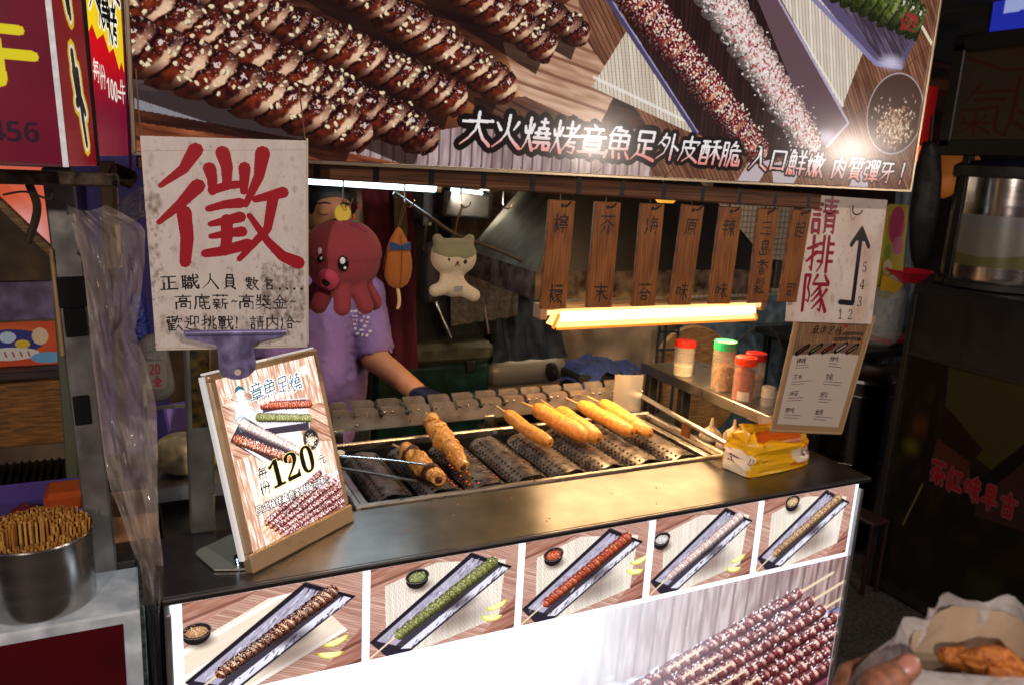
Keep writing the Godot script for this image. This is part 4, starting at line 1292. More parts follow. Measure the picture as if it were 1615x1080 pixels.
	m.box(V(1.7135, 1.885, -1.362), V(0.006, 0.61, 0.044), 0.001)
	part(bn, "trim", m, mat(hexc("c8b89c"), 0.3, 0.9))

func make_signs() -> void:
	var serif := SystemFont.new()
	serif.font_names = PackedStringArray(["Droid Serif"])
	serif.font_weight = 700
	var reg := SystemFont.new()
	reg.font_names = PackedStringArray(["Droid Serif"])
	var sans := SystemFont.new()
	sans.font_names = PackedStringArray(["Droid Sans"])
	sans.font_weight = 700
	# the laminated job notice and the bulldog clip at its foot
	var h := thing("job_notice", "stained white notice board with one large red character and black handwriting", "sign", V(0.152, 1.29, -1.28))
	var a := V(0.042, 1.298, -1.279); var b := V(0.267, 1.291, -1.279); var d := V(0.267, 1.614, -1.284); var f := V(0.034, 1.607, -1.284)
	var m := MB.new()
	m.plate(PackedVector2Array([Vector2(a.x, a.y), Vector2(b.x, b.y), Vector2(d.x, d.y), Vector2(f.x, f.y)]), 0.003, Transform3D(Basis(), V(0, 0, -1.285)))
	part(h, "board", m, M.paper)
	m = face(a + V(0, 0, -0.003), b + V(0, 0, -0.003), d + V(0, 0, 0.002), f + V(0, 0, 0.002))
	var ht := hire_pic()
	part(h, "notice_print", m, mat(Color.WHITE, 0.38, 0.0, {"tex": ht, "coat": 0.3, "coat_rough": 0.2}), 0)
	m = MB.new()
	m.box(V(0.268, 1.455, -1.283), V(0.003, 0.325, 0.005), 0.0008)
	m.box(V(0.155, 1.2925, -1.283), V(0.226, 0.003, 0.005), 0.0008, Basis(Vector3.BACK, -0.031))
	part(h, "sleeve_edge", m, mat(hexc("c8c0b0"), 0.2, 0.0))
	m = MB.new()
	m.tube([V(0.036, 1.607, -1.285), V(0.034, 1.64, -1.30), V(0.034, 1.70, -1.33)], 0.0012, 5)
	part(h, "string", m, M.rope)
	m = MB.new()
	m.tube([V(0.266, 1.613, -1.285), V(0.266, 1.64, -1.30), V(0.266, 1.70, -1.335)], 0.0012, 5)
	part(h, "string", m, M.rope)
	var cl := thing("bulldog_clip", "large worn metal bulldog clip biting the foot of the job notice", "clip", V(0.155, 1.25, -1.27))
	m = MB.new()
	var jaw := PackedVector2Array()
	for q in [[0.080, 1.326], [0.232, 1.321], [0.229, 1.311], [0.186, 1.303], [0.181, 1.292], [0.185, 1.270], [0.183, 1.258], [0.173, 1.248], [0.160, 1.244], [0.148, 1.245], [0.135, 1.251], [0.129, 1.262], [0.129, 1.285], [0.126, 1.301], [0.083, 1.314]]:
		jaw.append(Vector2(q[0], q[1]))
	m.plate(jaw, 0.003, Transform3D(Basis(), V(0, 0, -1.272)))
	var worn := mat(hexc("9a92c8"), 0.42, 0.35, {"scale": 9.0, "tex": T.cloud, "rtex": T.smudge})  # violet glow of the price sign is put into the base colour
	part(cl, "front_jaw", m, worn)
	m = MB.new()
	m.tube([V(0.082, 1.3215, -1.271), V(0.231, 1.3165, -1.271)], 0.0045, 10)
	part(cl, "spring_bar", m, worn)
	m = MB.new()
	m.lathe([[0.0052, 0.0], [0.0052, 0.001]], 12, V(0.157, 1.256, -1.2712), Basis(Vector3.RIGHT, PI / 2))
	part(cl, "hole", m, mat(hexc("c8bca8"), 0.6))
	# queue sign and menu sheet on the right
	var q := thing("queue_sign", "cream sign with three red characters and a bent black arrow", "sign", V(1.57, 1.25, -1.39))
	m = MB.new()
	m.plate(PackedVector2Array([Vector2(1.426, 1.262), Vector2(1.722, 1.243), Vector2(1.712, 1.556), Vector2(1.414, 1.562)]), 0.002, Transform3D(Basis(), V(0, 0, -1.402)))
	part(q, "board", m, M.paper)
	var qt := queue_pic(reg)
	part(q, "sign_print", face(V(1.426, 1.262, -1.4005), V(1.722, 1.243, -1.4005), V(1.712, 1.556, -1.4005), V(1.414, 1.562, -1.4005)), mat(Color.WHITE, 0.28, 0.0, {"tex": qt}), 0)
	var n := thing("menu_sheet", "laminated menu sheet in two columns hanging under the queue sign", "menu", V(1.58, 0.96, -1.42))
	m = MB.new()
	m.plate(PackedVector2Array([Vector2(1.430, 0.985), Vector2(1.678, 0.952), Vector2(1.736, 1.262), Vector2(1.464, 1.268)]), 0.003, Transform3D(Basis(), V(0, 0, -1.408)))
	part(n, "backing", m, mat(hexc("9a7c58"), 0.5))
	var mt := menu_pic()
	part(n, "menu_print", face(V(1.447, 1.001, -1.4055), V(1.664, 0.970, -1.4055), V(1.718, 1.256, -1.4055), V(1.478, 1.261, -1.4055)), mat(Color(0.88, 0.87, 0.86), 0.25, 0.0, {"tex": mt}), 0)
	m = MB.new()
	for s in [[1.430, 0.985, 1.678, 0.952], [1.430, 0.985, 1.464, 1.268], [1.678, 0.952, 1.736, 1.262]]:
		m.tube([V(s[0], s[1], -1.406), V(s[2], s[3], -1.406)], 0.0035, 6)
	part(n, "edging", m, mat(hexc("a88c68"), 0.35))
	# flavour tags on the hooks
	var tags := [["檸檬", 0.753, "two-character lemon tag, nearest the cat plush"], ["芥末", 0.859, "second from the left"], ["海苔", 0.9685, "third from the left"], ["原味", 1.074, "middle one of the seven"], ["辣味", 1.178, "fifth from the left"], ["三島香鬆", 1.285, "the only one with four characters"], ["起司", 1.387, "nearest the queue sign"]]
	for i in 7:
		var t := thing("wooden_tag", "hanging wooden flavour tag, " + tags[i][2], "tag", V(tags[i][1] + 0.031, 1.531 - i * 0.0006, -1.389), "wooden flavour tags on hooks", Basis(Vector3.BACK, [-0.022, -0.012, -0.004, -0.044, -0.022, 0.010, -0.040][i]) * Basis(Vector3.UP, [0.05, -0.04, 0.03, 0.06, -0.05, 0.02, 0.06][i]))
		m = MB.new()
		m.box(V(0, -0.108, 0), V(0.0605, 0.216, 0.008), 0.0012)
		part(t, "board", m, mat(hexc("9a5c24"), 0.55, 0.0, {"scale": Vector3(8, 1, 8), "tex": T.wood, "world": false}), 40, true)
		var tt := tag_pic(tags[i][0], i)
		part(t, "lettering", face(V(-0.0288, -0.2145, 0.0044), V(0.0288, -0.2145, 0.0044), V(0.0288, -0.0015, 0.0044), V(-0.0288, -0.0015, 0.0044)), mat(Color(0.78, 0.76, 0.74), 0.5, 0.0, {"tex": tt}), 0, true)
		m = MB.new()
		m.lathe([[0.0042, 0.0], [0.0042, 0.0006]], 12, V(0.0, -0.010, 0.0046), Basis(Vector3.RIGHT, PI / 2))
		part(t, "hole", m, M.black, 40, true)
	# the lit price sign standing on the counter
	var th := 0.59916
	var ti := 0.27676
	var dx := V(cos(th), 0, -sin(th))
	var dn := V(sin(th), 0, cos(th))
	var up := (V(0, cos(ti), 0) - dn * sin(ti)).normalized()
	var nn := dx.cross(up).normalized()
	var L := thing("price_sign", "lit tabletop picture sign with a price of 120 in a champagne metal frame", "sign", V(0.1835, 0.855, -1.3772), "", Basis(dx, up, nn))
	var gold := mat(hexc("b89e7c"), 0.4, 0.35, {"scale": 5.0, "rtex": T.smudge, "world": false})
	m = MB.new()
	m.box(V(0.1376, 0.1806, -0.011), V(0.268, 0.352, 0.014), 0.003)
	part(L, "back_shell", m, M.black, 40, true)
	for s in [[V(0.1376, 0.012, -0.003), V(0.2752, 0.036, 0.024)], [V(0.1376, 0.3555, -0.006), V(0.2752, 0.0125, 0.018)], [V(0.0078, 0.19, -0.006), V(0.0156, 0.32, 0.018)], [V(0.2690, 0.19, -0.006), V(0.0124, 0.32, 0.018)]]:
		m = MB.new()
		m.box(s[0], s[1], 0.003)
		part(L, "frame_bar", m, gold, 40, true)
	var lt := led_pic(serif)
	part(L, "lit_picture", face(V(0.0150, 0.029, 0.0005), V(0.2635, 0.029, 0.0005), V(0.2635, 0.3500, 0.0005), V(0.0150, 0.3500, 0.0005)), mat(Color(0.4, 0.4, 0.4), 0.12, 0.0, {"tex": lt, "etex": lt, "power": 1.7}), 0, true)
	m = MB.new()
	m.box(V(-0.004, 0.19, -0.010), V(0.006, 0.34, 0.012), 0.001)
	m.box(V(0.1376, 0.3640, -0.012), V(0.276, 0.004, 0.010), 0.001)
	part(L, "acrylic_edge", m, mat(hexc("e8e4dc"), 0.15, 0.0, {"emit": Color(0.95, 0.97, 1.0), "power": 0.35}), 40, true)
	m = MB.new()
	var foot := PackedVector2Array([Vector2(0.125, -1.405), Vector2(0.100, -1.478), Vector2(0.106, -1.492), Vector2(0.30, -1.625), Vector2(0.40, -1.532), Vector2(0.19, -1.385)])
	m.plate(foot, 0.003, Transform3D(Basis(V(1, 0, 0), V(0, 0, 1), V(0, -1, 0)), V(0, 0.8535, 0)))
	part(L, "stand_plate", m, mat(hexc("a8aaa0"), 0.4, 0.6))
	m = MB.new()
	m.box(V(0.020, 0.013, -0.028), V(0.040, 0.030, 0.026), 0.004)
	part(L, "battery_pack", m, M.black, 40, true)
	for i in 4:
		m = MB.new()
		m.box(V(-0.0007, 0.0055 + i * 0.0052, -0.028), V(0.0016, 0.003, 0.003), 0.0005)
		part(L, "charge_light", m, mat(hexc("dff0ff"), 0.3, 0.0, {"emit": Color(0.8, 0.93, 1.0), "power": 3.0}), 40, true)

func food(path: Array, r: Array, sd: int, lump := 0.004, n := 14) -> MB:
	# an uneven tube of food
	var nz := FastNoiseLite.new()
	nz.seed = sd
	nz.frequency = 22.0
	var pts := curve(path, 6)
	var rows := []
	var up := Vector3.UP
	for i in pts.size():
		var t := float(i) / (pts.size() - 1)
		var d: Vector3 = (pts[mini(i + 1, pts.size() - 1)] - pts[maxi(i - 1, 0)]).normalized()
		var s := d.cross(up).normalized()
		var w := s.cross(d).normalized()
		var k := t * (r.size() - 1)
		var rr := lerpf(r[int(k)], r[mini(int(k) + 1, r.size() - 1)], k - int(k))
		var ring := PackedVector3Array()
		for j in n:
			var a := TAU * j / n
			var o: Vector3 = s * cos(a) + w * sin(a)
			var q: Vector3 = pts[i] + o * rr
			ring.append(pts[i] + o * (rr + lump * nz.get_noise_3dv(q)) )
		rows.append(ring)
	var m := MB.new()
	m.grid(rows, true, true)
	return m

func make_grill() -> void:
	var g := thing("grill", "steel grill tray with eight perforated half-round plates over glowing heat", "grill", V(0.95, 0.80, -1.77))
	var m := MB.new()
	m.box(V(0.95, 0.790, -1.765), V(1.01, 0.012, 0.37), 0.0)
	part(g, "tray_floor", m, M.soot_dark)
	for q in [[V(0.947, 0.846, -1.583), V(1.040, 0.022, 0.016)], [V(0.947, 0.850, -1.957), V(1.040, 0.020, 0.014)], [V(0.436, 0.848, -1.77), V(0.016, 0.022, 0.40)], [V(1.458, 0.848, -1.77), V(0.016, 0.022, 0.40)], [V(0.462, 0.836, -1.77), V(0.020, 0.012, 0.37)], [V(1.432, 0.836, -1.77), V(0.020, 0.012, 0.37)]]:
		m = MB.new()
		m.box(q[0], q[1], 0.003)
		part(g, "tray_rim", m, M.steel)
	for q in [[V(0.947, 0.815, -1.588), V(1.03, 0.05, 0.004)], [V(0.947, 0.815, -1.950), V(1.03, 0.05, 0.004)], [V(0.44, 0.815, -1.77), V(0.004, 0.05, 0.37)], [V(1.454, 0.815, -1.77), V(0.004, 0.05, 0.37)]]:
		m = MB.new()
		m.box(q[0], q[1], 0.0)
		part(g, "tray_side", m, M.soot_dark)
	var glow := mat(hexc("ff7a20"), 0.5, 0.0, {"emit": Color(1.0, 0.36, 0.08), "power": 2.2})
	for i in 8:
		var x0 := 0.486 + i * 0.1168
		var w := 0.100
		var z0 := -1.612 - rng.randf() * 0.012
		var z1 := -1.915 - (0.012 if i > 4 else 0.0)
		if i == 0: z1 = -1.90
		var rows := []
		for k in 13:
			var z := lerpf(z0, z1, k / 12.0)
			var ring := PackedVector3Array()
			for j in 15:
				var a := PI * (0.10 + 0.80 * j / 14.0)
				var wob := 0.0016 * sin(k * 2.1 + j * 1.3 + i)
				ring.append(V(x0 + w * 0.5 - cos(a) * w * 0.525, 0.818 + sin(a) * 0.036 + wob, z))
			rows.append(ring)
		var under := []
		for ring in rows:
			var u := PackedVector3Array()
			for p in ring: u.append(p - V(0, 0.0022, 0))
			under.append(u)
		m = MB.new()
		m.grid(rows); m.grid(under)
		for k in [0, 12]:
			m.grid([rows[k], under[k]])
		m.grid([PackedVector3Array(rows.map(func(r): return r[0])), PackedVector3Array(under.map(func(r): return r[0]))])
		m.grid([PackedVector3Array(rows.map(func(r): return r[14])), PackedVector3Array(under.map(func(r): return r[14]))])
		var pl := part(g, "grill_plate", m, M.soot, 50)
		# burred holes in six rows
		m = MB.new()
		var gm := MB.new()
		for row in [1, 2, 4, 10, 12, 13]:
			for k in 15:
				var a: float = PI * (0.10 + 0.80 * row / 14.0)
				var z := lerpf(z0 - 0.012, z1 + 0.012, (k + 0.5 * (row % 2)) / 15.0)
				var p := V(x0 + w * 0.5 - cos(a) * w * 0.525, 0.8178 + sin(a) * 0.036, z)
				var nn := V(-cos(a), sin(a) * 1.3, 0).normalized()
				var B := Basis(nn.cross(Vector3.BACK).normalized(), nn, Vector3.BACK)
				m.lathe([[0.0040, 0.0], [0.0030, 0.0024], [0.0019, 0.0026], [0.0016, 0.0004]], 7, p, B)
				if (i == 1 and row > 9 and k < 8 or i == 2 and row in [4, 2, 10] and k < 9 or i == 3 and row == 10 and k < 7) and rng.randf() < 0.3:
					gm.lathe([[0.0017, 0.0026], [0.0017, 0.0031]], 6, p, B)
		stuff(part(pl, "hole_burr", m, mat(hexc("2c2624"), 0.55, 0.5), 40))
		if gm.v.size(): stuff(part(pl, "fire_glow", gm, glow, 0))
		m = MB.new()
		m.tube([V(x0 + w * 0.5, 0.803, z0 - 0.02), V(x0 + w * 0.5, 0.803, z1 + 0.02)], 0.008, 8)
		part(g, "burner_pipe", m, M.soot_dark)
	# scorched crumbs
	m = MB.new()
	for i in 260:
		var p := V(rng.randf_range(0.47, 1.43), 0.798, rng.randf_range(-1.93, -1.6))
		m.ball(p, V(1, 0.6, 1) * rng.randf_range(0.0015, 0.004), Basis(), 6)
	var cr := part(g, "crumb", m, mat(hexc("a8682c"), 0.8), 60)
	stuff(cr)
	# skewer rest: two notched strips, rivets, spindles, legs
	var rk := thing("skewer_rack", "notched steel rack with rivets and rotating skewer holders behind the grill", "rack", V(0.98, 0.84, -2.03))
	for s in 2:
		var z := -2.022 if s == 0 else -2.062
		var top := 0.930 if s == 0 else 0.940
		var poly := PackedVector2Array([Vector2(0.487, 0.868), Vector2(1.475, 0.868), Vector2(1.475, top)])
		for k in range(12, -1, -1):
			var x := 0.532 + k * 0.0742
			for q in [[0.013, 0.0], [0.013, -0.004], [0.020, -0.028], [0.012, -0.030], [0.003, -0.006], [-0.004, -0.002], [-0.006, 0.0]]:
				poly.append(Vector2(x + q[0], top + q[1]))
		poly.append(Vector2(0.487, top))
		m = MB.new()
		m.plate(poly, 0.003, Transform3D(Basis(), V(0, 0, z)))
		part(rk, "notched_strip", m, mat(hexc("c0b6ac"), 0.42, 0.75, {"scale": 4.0, "tex": T.faint, "rtex": T.smudge}))
	m = MB.new()
	for k in 13:
		var x := 0.514 + k * 0.0742
		for q in [[0.0, 0.913], [0.052, 0.913], [0.048, 0.884]]:
			if q[1] < 0.9 and k % 2: continue
			m.ball(V(x + q[0] - 0.010, q[1], -2.0195), V(0.0042, 0.0042, 0.003), Basis(), 8)
	part(rk, "rivet", m, M.chrome)
	for k in [1, 2, 5, 6, 7, 8, 9]:
		var x: float = 0.532 + k * 0.0742 + 0.012
		var d := V(0.02, -0.10, 0.32).normalized()
		var a := V(x, 0.914, -2.035)
		m = MB.new()
		m.tube([a - d * 0.045, a - d * 0.012], 0.0058, 8)
		m.tube([a - d * 0.012, a + d * 0.006], 0.0088, 6)
		m.tube([a + d * 0.006, a + d * 0.022], 0.0055, 8)
		part(rk, "spindle", m, M.steel_dark, 30)
	for x in [0.500, 0.945, 1.465]:
		m = MB.new()
		m.box(V(x, 0.852, -2.016), V(0.030 if x < 1.4 else 0.02, 0.05, 0.003), 0.001)
		m.box(V(x, 0.835, -2.04), V(0.030 if x < 1.4 else 0.02, 0.012, 0.05), 0.001)
		part(rk, "bracket", m, M.steel)
	m = MB.new()
	m.tube([V(1.424, 0.900, -1.55), V(1.440, 0.900, -1.77), V(1.460, 0.902, -1.995)], 0.0075, 8)
	part(rk, "side_bar", m, M.steel)
	m = MB.new()
	m.box(V(1.437, 0.878, -1.735), V(0.006, 0.044, 0.036), 0.001)
	m.box(V(1.428, 0.878, -1.555), V(0.006, 0.044, 0.012), 0.001)
	part(rk, "side_bracket", m, mat(hexc("8a5838"), 0.4, 0.7))
	m = MB.new()
	m.ball(V(1.463, 0.912, -2.0), V(0.007, 0.007, 0.007), Basis(), 10)
	part(rk, "knob", m, M.chrome)
	# bright plate at the end of the rack
	m = MB.new()
	var rows := []
	for k in 5:
		var r := PackedVector3Array()
		for j in 7:
			var t := j / 6.0
			r.append(V(1.349 + t * 0.106, 0.860 + k * 0.0302 - 0.008 * t, -1.985 + 0.008 * sin(t * PI)))
		rows.append(r)
	var back := []
	for r in rows:
		var u := PackedVector3Array()
		for p in r: u.append(p + V(0, 0, -0.002))
		back.append(u)
	m.grid(rows); m.grid(back)
	m.grid([rows[4], back[4]])
	solo("steel_shield", m, mat(hexc("d6d2cc"), 0.34, 0.75), "upright bright steel shield plate at the right end of the skewer rack", "shield")
	# pale skewers on the holders
	var pale := mat(Color(0.96, 0.92, 0.86), 0.45, 0.0, {"scale": 8.0, "tex": T.fry, "bump": T.fine, "deep": 0.03, "sss": 0.15})
	var stick := mat(hexc("c8a468"), 0.7)
	var toast := mat(hexc("9a4a18"), 0.6, 0.0, {"scale": 20.0, "tex": T.stain})
	var list := [
		[V(0.951, 0.915, -1.985), V(0.964, 0.905, -1.939), V(0.978, 0.890, -1.85), V(0.995, 0.885, -1.738), 0.0165, "thin toasted squid skewer, the leftmost of the pale ones"],
		[V(1.040, 0.915, -2.0), V(1.068, 0.904, -1.966), V(1.092, 0.892, -1.86), V(1.117, 0.885, -1.741), 0.0215, "thickest pale squid skewer, second from the left of the five"],
		[V(1.105, 0.915, -2.0), V(1.121, 0.901, -1.922), V(1.126, 0.896, -1.83), V(1.134, 0.887, -1.722), 0.0215, "pale squid skewer touching the thickest one, middle of the five"],
		[V(1.190, 0.915, -2.0), V(1.214, 0.905, -1.955), V(1.238, 0.893, -1.86), V(1.257, 0.885, -1.741), 0.019, "long pale squid skewer, second from the white plate"],
		[V(1.262, 0.915, -2.0), V(1.286, 0.905, -1.947), V(1.292, 0.896, -1.84), V(1.299, 0.884, -1.716), 0.0185, "pale squid skewer nearest the bright steel shield plate"]]
	for i in 5:
		var q: Array = list[i]
		var o := thing("squid_skewer", q[5], "skewer", q[0], "pale squid skewers on the grill")
		var r: float = q[4] * 1.02
		part(o, "meat", food([q[1], q[2], q[3]], [r * 0.78, r * 1.06, r * 1.1, r * 1.12, r * 1.08, r * 1.1, r * 1.12, r * 1.08, r * 1.0, r * 0.62], 60 + i, 0.0035, 18), pale, 70)
		m = MB.new()
		m.tube([q[0], q[1], q[1] + (q[2] - q[1]) * 0.3], 0.0024, 6)
		part(o, "stick", m, stick)
		m = MB.new()
		m.ball(q[3] - V(0.001, 0.002, 0.004), V(r * 0.36, r * 0.4, 0.006), Basis(), 8)
		part(o, "toasted_tip", m, toast)
	# browned, scored octopus arms
	var brown := mat(Color.WHITE, 0.34, 0.0, {"scale": 13.0, "tex": T.sear, "bump": T.fine, "deep": 0.06, "coat": 0.5, "coat_rough": 0.2, "sss": 0.1})
	var char_m := mat(hexc("5a2410"), 0.5, 0.0, {"scale": 20.0, "tex": T.stain})
	for q in [[[V(0.732, 0.920, -1.972), V(0.731, 0.908, -1.946), V(0.730, 0.895, -1.85), V(0.731, 0.884, -1.76), V(0.724, 0.872, -1.687)], 13, 0.0195, "scored octopus skewer hanging from the rack over the third plate"], [[V(0.604, 0.880, -1.862), V(0.621, 0.878, -1.818), V(0.629, 0.876, -1.76), V(0.634, 0.874, -1.70), V(0.642, 0.870, -1.634)], 11, 0.0195, "browned octopus skewer held in the tongs on the second plate"]]:
		var path: Array = curve([q[0][1], q[0][2], q[0][3], q[0][4]], 6)
		var o := thing("octopus_skewer", q[3], "skewer", q[0][0], "octopus skewers on the grill")
		var nn: int = q[1]
		for i in nn:
			var t := (i + 0.5) / nn
			var k := t * (path.size() - 1)
			var p: Vector3 = path[int(k)].lerp(path[mini(int(k) + 1, path.size() - 1)], k - int(k))
			var d: Vector3 = (path[mini(int(k) + 1, path.size() - 1)] - path[maxi(int(k) - 1, 0)]).normalized()
			var s := d.cross(Vector3.UP).normalized()
			var B := Basis(s, s.cross(d), -d).rotated(s, 0.25 + rng.randf_range(-0.25, 0.25)).rotated(d, rng.randf() * 6.0)
			var r: float = 1.12 * q[2] * (0.72 + 0.4 * sin(PI * clampf(t * 0.9 + 0.12, 0, 1))) * rng.randf_range(0.92, 1.1)
			var pm := food([p - B.z * 0.0105, p, p + B.z * 0.0105], [r * 0.80, r, r * 1.04, r * 0.86], 90 + i + nn, 0.012, 14)
			part(o, "slice", pm, brown if rng.randf() > 0.12 else char_m, 60)
		m = MB.new()
		m.tube([q[0][0], q[0][1], q[0][2]], 0.0024, 6)
		part(o, "stick", m, stick)
		m = MB.new()
		m.ball(q[0][4], V(0.010, 0.010, 0.014), Basis(), 10)
		part(o, "charred_tip", m, char_m)
	# tongs
	var tg := thing("tongs", "long steel tongs gripping the browned octopus skewer", "tongs", V(0.44, 0.885, -1.76))
	m = MB.new()
	m.tube(curve([V(0.335, 0.890, -1.835), V(0.44, 0.893, -1.795), V(0.54, 0.893, -1.738), V(0.640, 0.889, -1.676)], 5), [0.007, 0.007, 0.007, 0.007, 0.0065, 0.0065, 0.006, 0.006, 0.006, 0.006, 0.006, 0.0055, 0.0055, 0.005, 0.005, 0.004], 8, true, 0.5)
	part(tg, "upper_arm", m, M.chrome)
	m = MB.new()
	m.tube(curve([V(0.335, 0.890, -1.830), V(0.43, 0.884, -1.745), V(0.50, 0.880, -1.695), V(0.590, 0.872, -1.632)], 5), 0.0062, 8, true, 0.5)
	part(tg, "lower_arm", m, M.steel_dark)
	m = MB.new()
	m.lathe([[0.010, -0.005], [0.012, -0.003], [0.012, 0.003], [0.010, 0.005]], 12, V(0.452, 0.896, -1.80))
	part(tg, "hinge_ring", m, mat(hexc("d8d4cc"), 0.4))

func make_toys() -> void:
	var fuzz := {"scale": 40.0, "bump": T.fine, "deep": 0.07, "rim": 0.6, "tex": T.faint}
	var m := MB.new()
	# pink octopus
	var o := thing("plush_octopus", "pink plush octopus with big black eyes and a round mouth hanging from a hook", "plush toy", V(0.357, 1.42, -1.41))
	var c := V(0.358, 1.418, -1.415)
	var b := Blob.new(V(0.26, 1.29, -1.52), V(0.455, 1.51, -1.32), 0.0035)
	b.cap(c + V(0, 0.004, 0), c + V(0, -0.004, 0), 0.069, 0.066, 0.01, V(1.02, 0.93, 0.95))
	for i in 8:
		var a := TAU * i / 8.0 + 0.25
		var d := V(cos(a), 0, sin(a))
		b.cap(c + d * 0.034 + V(0, -0.046, 0), c + d * 0.057 + V(0.0, -0.082, 0.0), 0.0165, 0.0150, 0.005)
	b.mesh(m)
	part(o, "body", m, mat(hexc("98383c"), 0.9, 0.0, fuzz), 70)
	var fwd := V(-0.45, -0.10, 0.88).normalized()
	m = MB.new()
	var mc := c + V(-0.037, -0.034, 0.047)
	var mo := (mc - c).normalized()
	var MBs := Basis(mo.cross(Vector3.UP).normalized(), mo, mo.cross(Vector3.UP).normalized().cross(mo))
	m.lathe([[0.019, -0.006], [0.0195, 0.004], [0.016, 0.010], [0.009, 0.011], [0.007, 0.006]], 18, mc, MBs)
	var mouth := part(o, "mouth", m, mat(hexc("c03c58"), 0.85, 0.0, fuzz), 60)
	m = MB.new()
	m.ball(mc + mo * 0.006, V(0.007, 0.004, 0.007), MBs, 12)
	part(mouth, "mouth_hole", m, M.black)
	for q in [V(-0.0155, -0.004, 0.0655), V(-0.0505, 0.010, 0.0445)]:
		var d: Vector3 = q.normalized()
		var s: Vector3 = d.cross(Vector3.UP).normalized()
		var B := Basis(s, s.cross(d), -d)
		var p: Vector3 = c + d * 0.0655
		m = MB.new()
		m.ball(p, V(0.0092, 0.0142, 0.003), B, 16)
		var ey := part(o, "eye", m, mat(hexc("100c10"), 0.25))
		m = MB.new()
		m.ball(p + d * 0.0022 + B * V(0.001, 0.005, 0), V(0.0048, 0.0062, 0.0016), B, 12)
		m.ball(p + d * 0.0022 + B * V(-0.003, -0.007, 0), V(0.0026, 0.003, 0.0016), B, 10)
		part(ey, "highlight", m, mat(hexc("e8e4e4"), 0.4))
	m = MB.new()
	for q in [[V(0.004, 0.064, 0.018), 0.016], [V(0.016, 0.060, 0.026), 0.015], [V(0.028, 0.054, 0.030), 0.014], [V(0.016, 0.061, 0.010), 0.017]]:
		var d: Vector3 = q[0].normalized()
		var s: Vector3 = d.cross(Vector3.RIGHT).normalized()
		m.ball(c + q[0] * 0.975, V(q[1], 0.0035, q[1]), Basis(s.cross(d), d, s).orthonormalized(), 12)
	part(o, "cap_patch", m, mat(hexc("8c2440"), 0.9, 0.0, fuzz))
	m = MB.new()
	m.ball(c + V(0.017, 0.0635, 0.020), V(0.008, 0.003, 0.006), Basis(), 10)
	part(o, "leaf_patch", m, mat(hexc("5c6a34"), 0.9))
	m = MB.new()
	m.lathe([[0.004, -0.0008], [0.0145, -0.0012], [0.0150, 0.0], [0.0145, 0.0012], [0.004, 0.0008]], 20, V(0.353, 1.496, -1.398), Basis(Vector3.RIGHT, PI / 2))
	part(o, "charm", m, mat(Color(0.85, 0.75, 0.3), 0.12, 0.0, {"coat": 0.6}))
	m = MB.new()
	m.tube([V(0.354, 1.482, -1.41), V(0.350, 1.50, -1.400), V(0.351, 1.520, -1.392)], 0.0008, 5)
	m.tube([V(0.357, 1.482, -1.41), V(0.358, 1.50, -1.400), V(0.357, 1.520, -1.390)], 0.0008, 5)
	part(o, "string", m, M.rope)
	# orange prawn-shaped toy
	o = thing("plush_prawn", "orange almond-shaped plush with a blue bow and pale tail", "plush toy", V(0.463, 1.41, -1.42))
	c = V(0.4645, 1.412, -1.425)
	m = MB.new()
	m.lathe([[0.0005, 0.060], [0.006, 0.054], [0.014, 0.040], [0.021, 0.022], [0.0265, 0.0], [0.0275, -0.016], [0.025, -0.034], [0.018, -0.048], [0.009, -0.054], [0.001, -0.056]], 20, c, Basis().scaled(V(1, 1, 0.7)), false)
	part(o, "body", m, mat(hexc("b06420"), 0.9, 0.0, fuzz), 70)
	m = MB.new()
	for s in [-1, 1]:
		m.plate(PackedVector2Array([Vector2(0, 0.003), Vector2(s * 0.010, 0.007), Vector2(s * 0.021, 0.0095), Vector2(s * 0.022, -0.006), Vector2(s * 0.010, -0.005), Vector2(0, -0.003)]), 0.006, Transform3D(Basis(Vector3.UP, s * 0.5), c + V(0, 0.023, 0.0195)))
	part(o, "bow", m, mat(hexc("2c4878"), 0.85, 0.0, fuzz))
	m = MB.new()
	m.tube(curve([c + V(0, -0.053, 0), c + V(0.003, -0.070, 0.002), c + V(0.004, -0.085, 0.0), c + V(0.001, -0.095, -0.001)], 4), [0.0022, 0.0032, 0.0034, 0.0034, 0.0035, 0.0036, 0.0036, 0.0036, 0.0036, 0.0036, 0.0034, 0.0032, 0.002], 8)
	part(o, "tail", m, mat(hexc("d8b480"), 0.9))
	m = MB.new()
	m.tube([c + V(0, 0.045, 0.0115), c + V(0.001, 0.02, 0.0185), c + V(0, -0.016, 0.0205), c + V(0.001, -0.045, 0.0155)], 0.0009, 5)
	part(o, "seam", m, mat(hexc("8a4210"), 0.9))
	m = MB.new()
	m.tube([c + V(-0.001, 0.058, 0), V(0.4625, 1.50, -1.405), V(0.4645, 1.518, -1.392)], 0.001, 5)
	m.tube([c + V(0.001, 0.058, 0), V(0.4675, 1.50, -1.404), V(0.4675, 1.518, -1.391)], 0.001, 5)
	part(o, "string", m, M.rope)
	# cream cat with a grey cap
	o = thing("plush_cat", "small cream plush cat with a grey-green hood sitting on a string", "plush toy", V(0.572, 1.40, -1.42))
	c = V(0.5745, 1.4185, -1.425)
	b = Blob.new(V(0.49, 1.325, -1.49), V(0.665, 1.49, -1.355), 0.003)
	b.cap(c + V(-0.010, -0.003, 0), c + V(0.012, -0.003, 0), 0.034, 0.034, 0.006, V(1, 0.98, 0.9))
	for s in [-1, 1]: b.cap(c + V(s * 0.030, 0.026, 0), c + V(s * 0.033, 0.031, 0), 0.010, 0.009, 0.006)
	b.cap(c + V(0.0, -0.04, 0), c + V(0.002, -0.056, 0.0), 0.020, 0.025, 0.012)
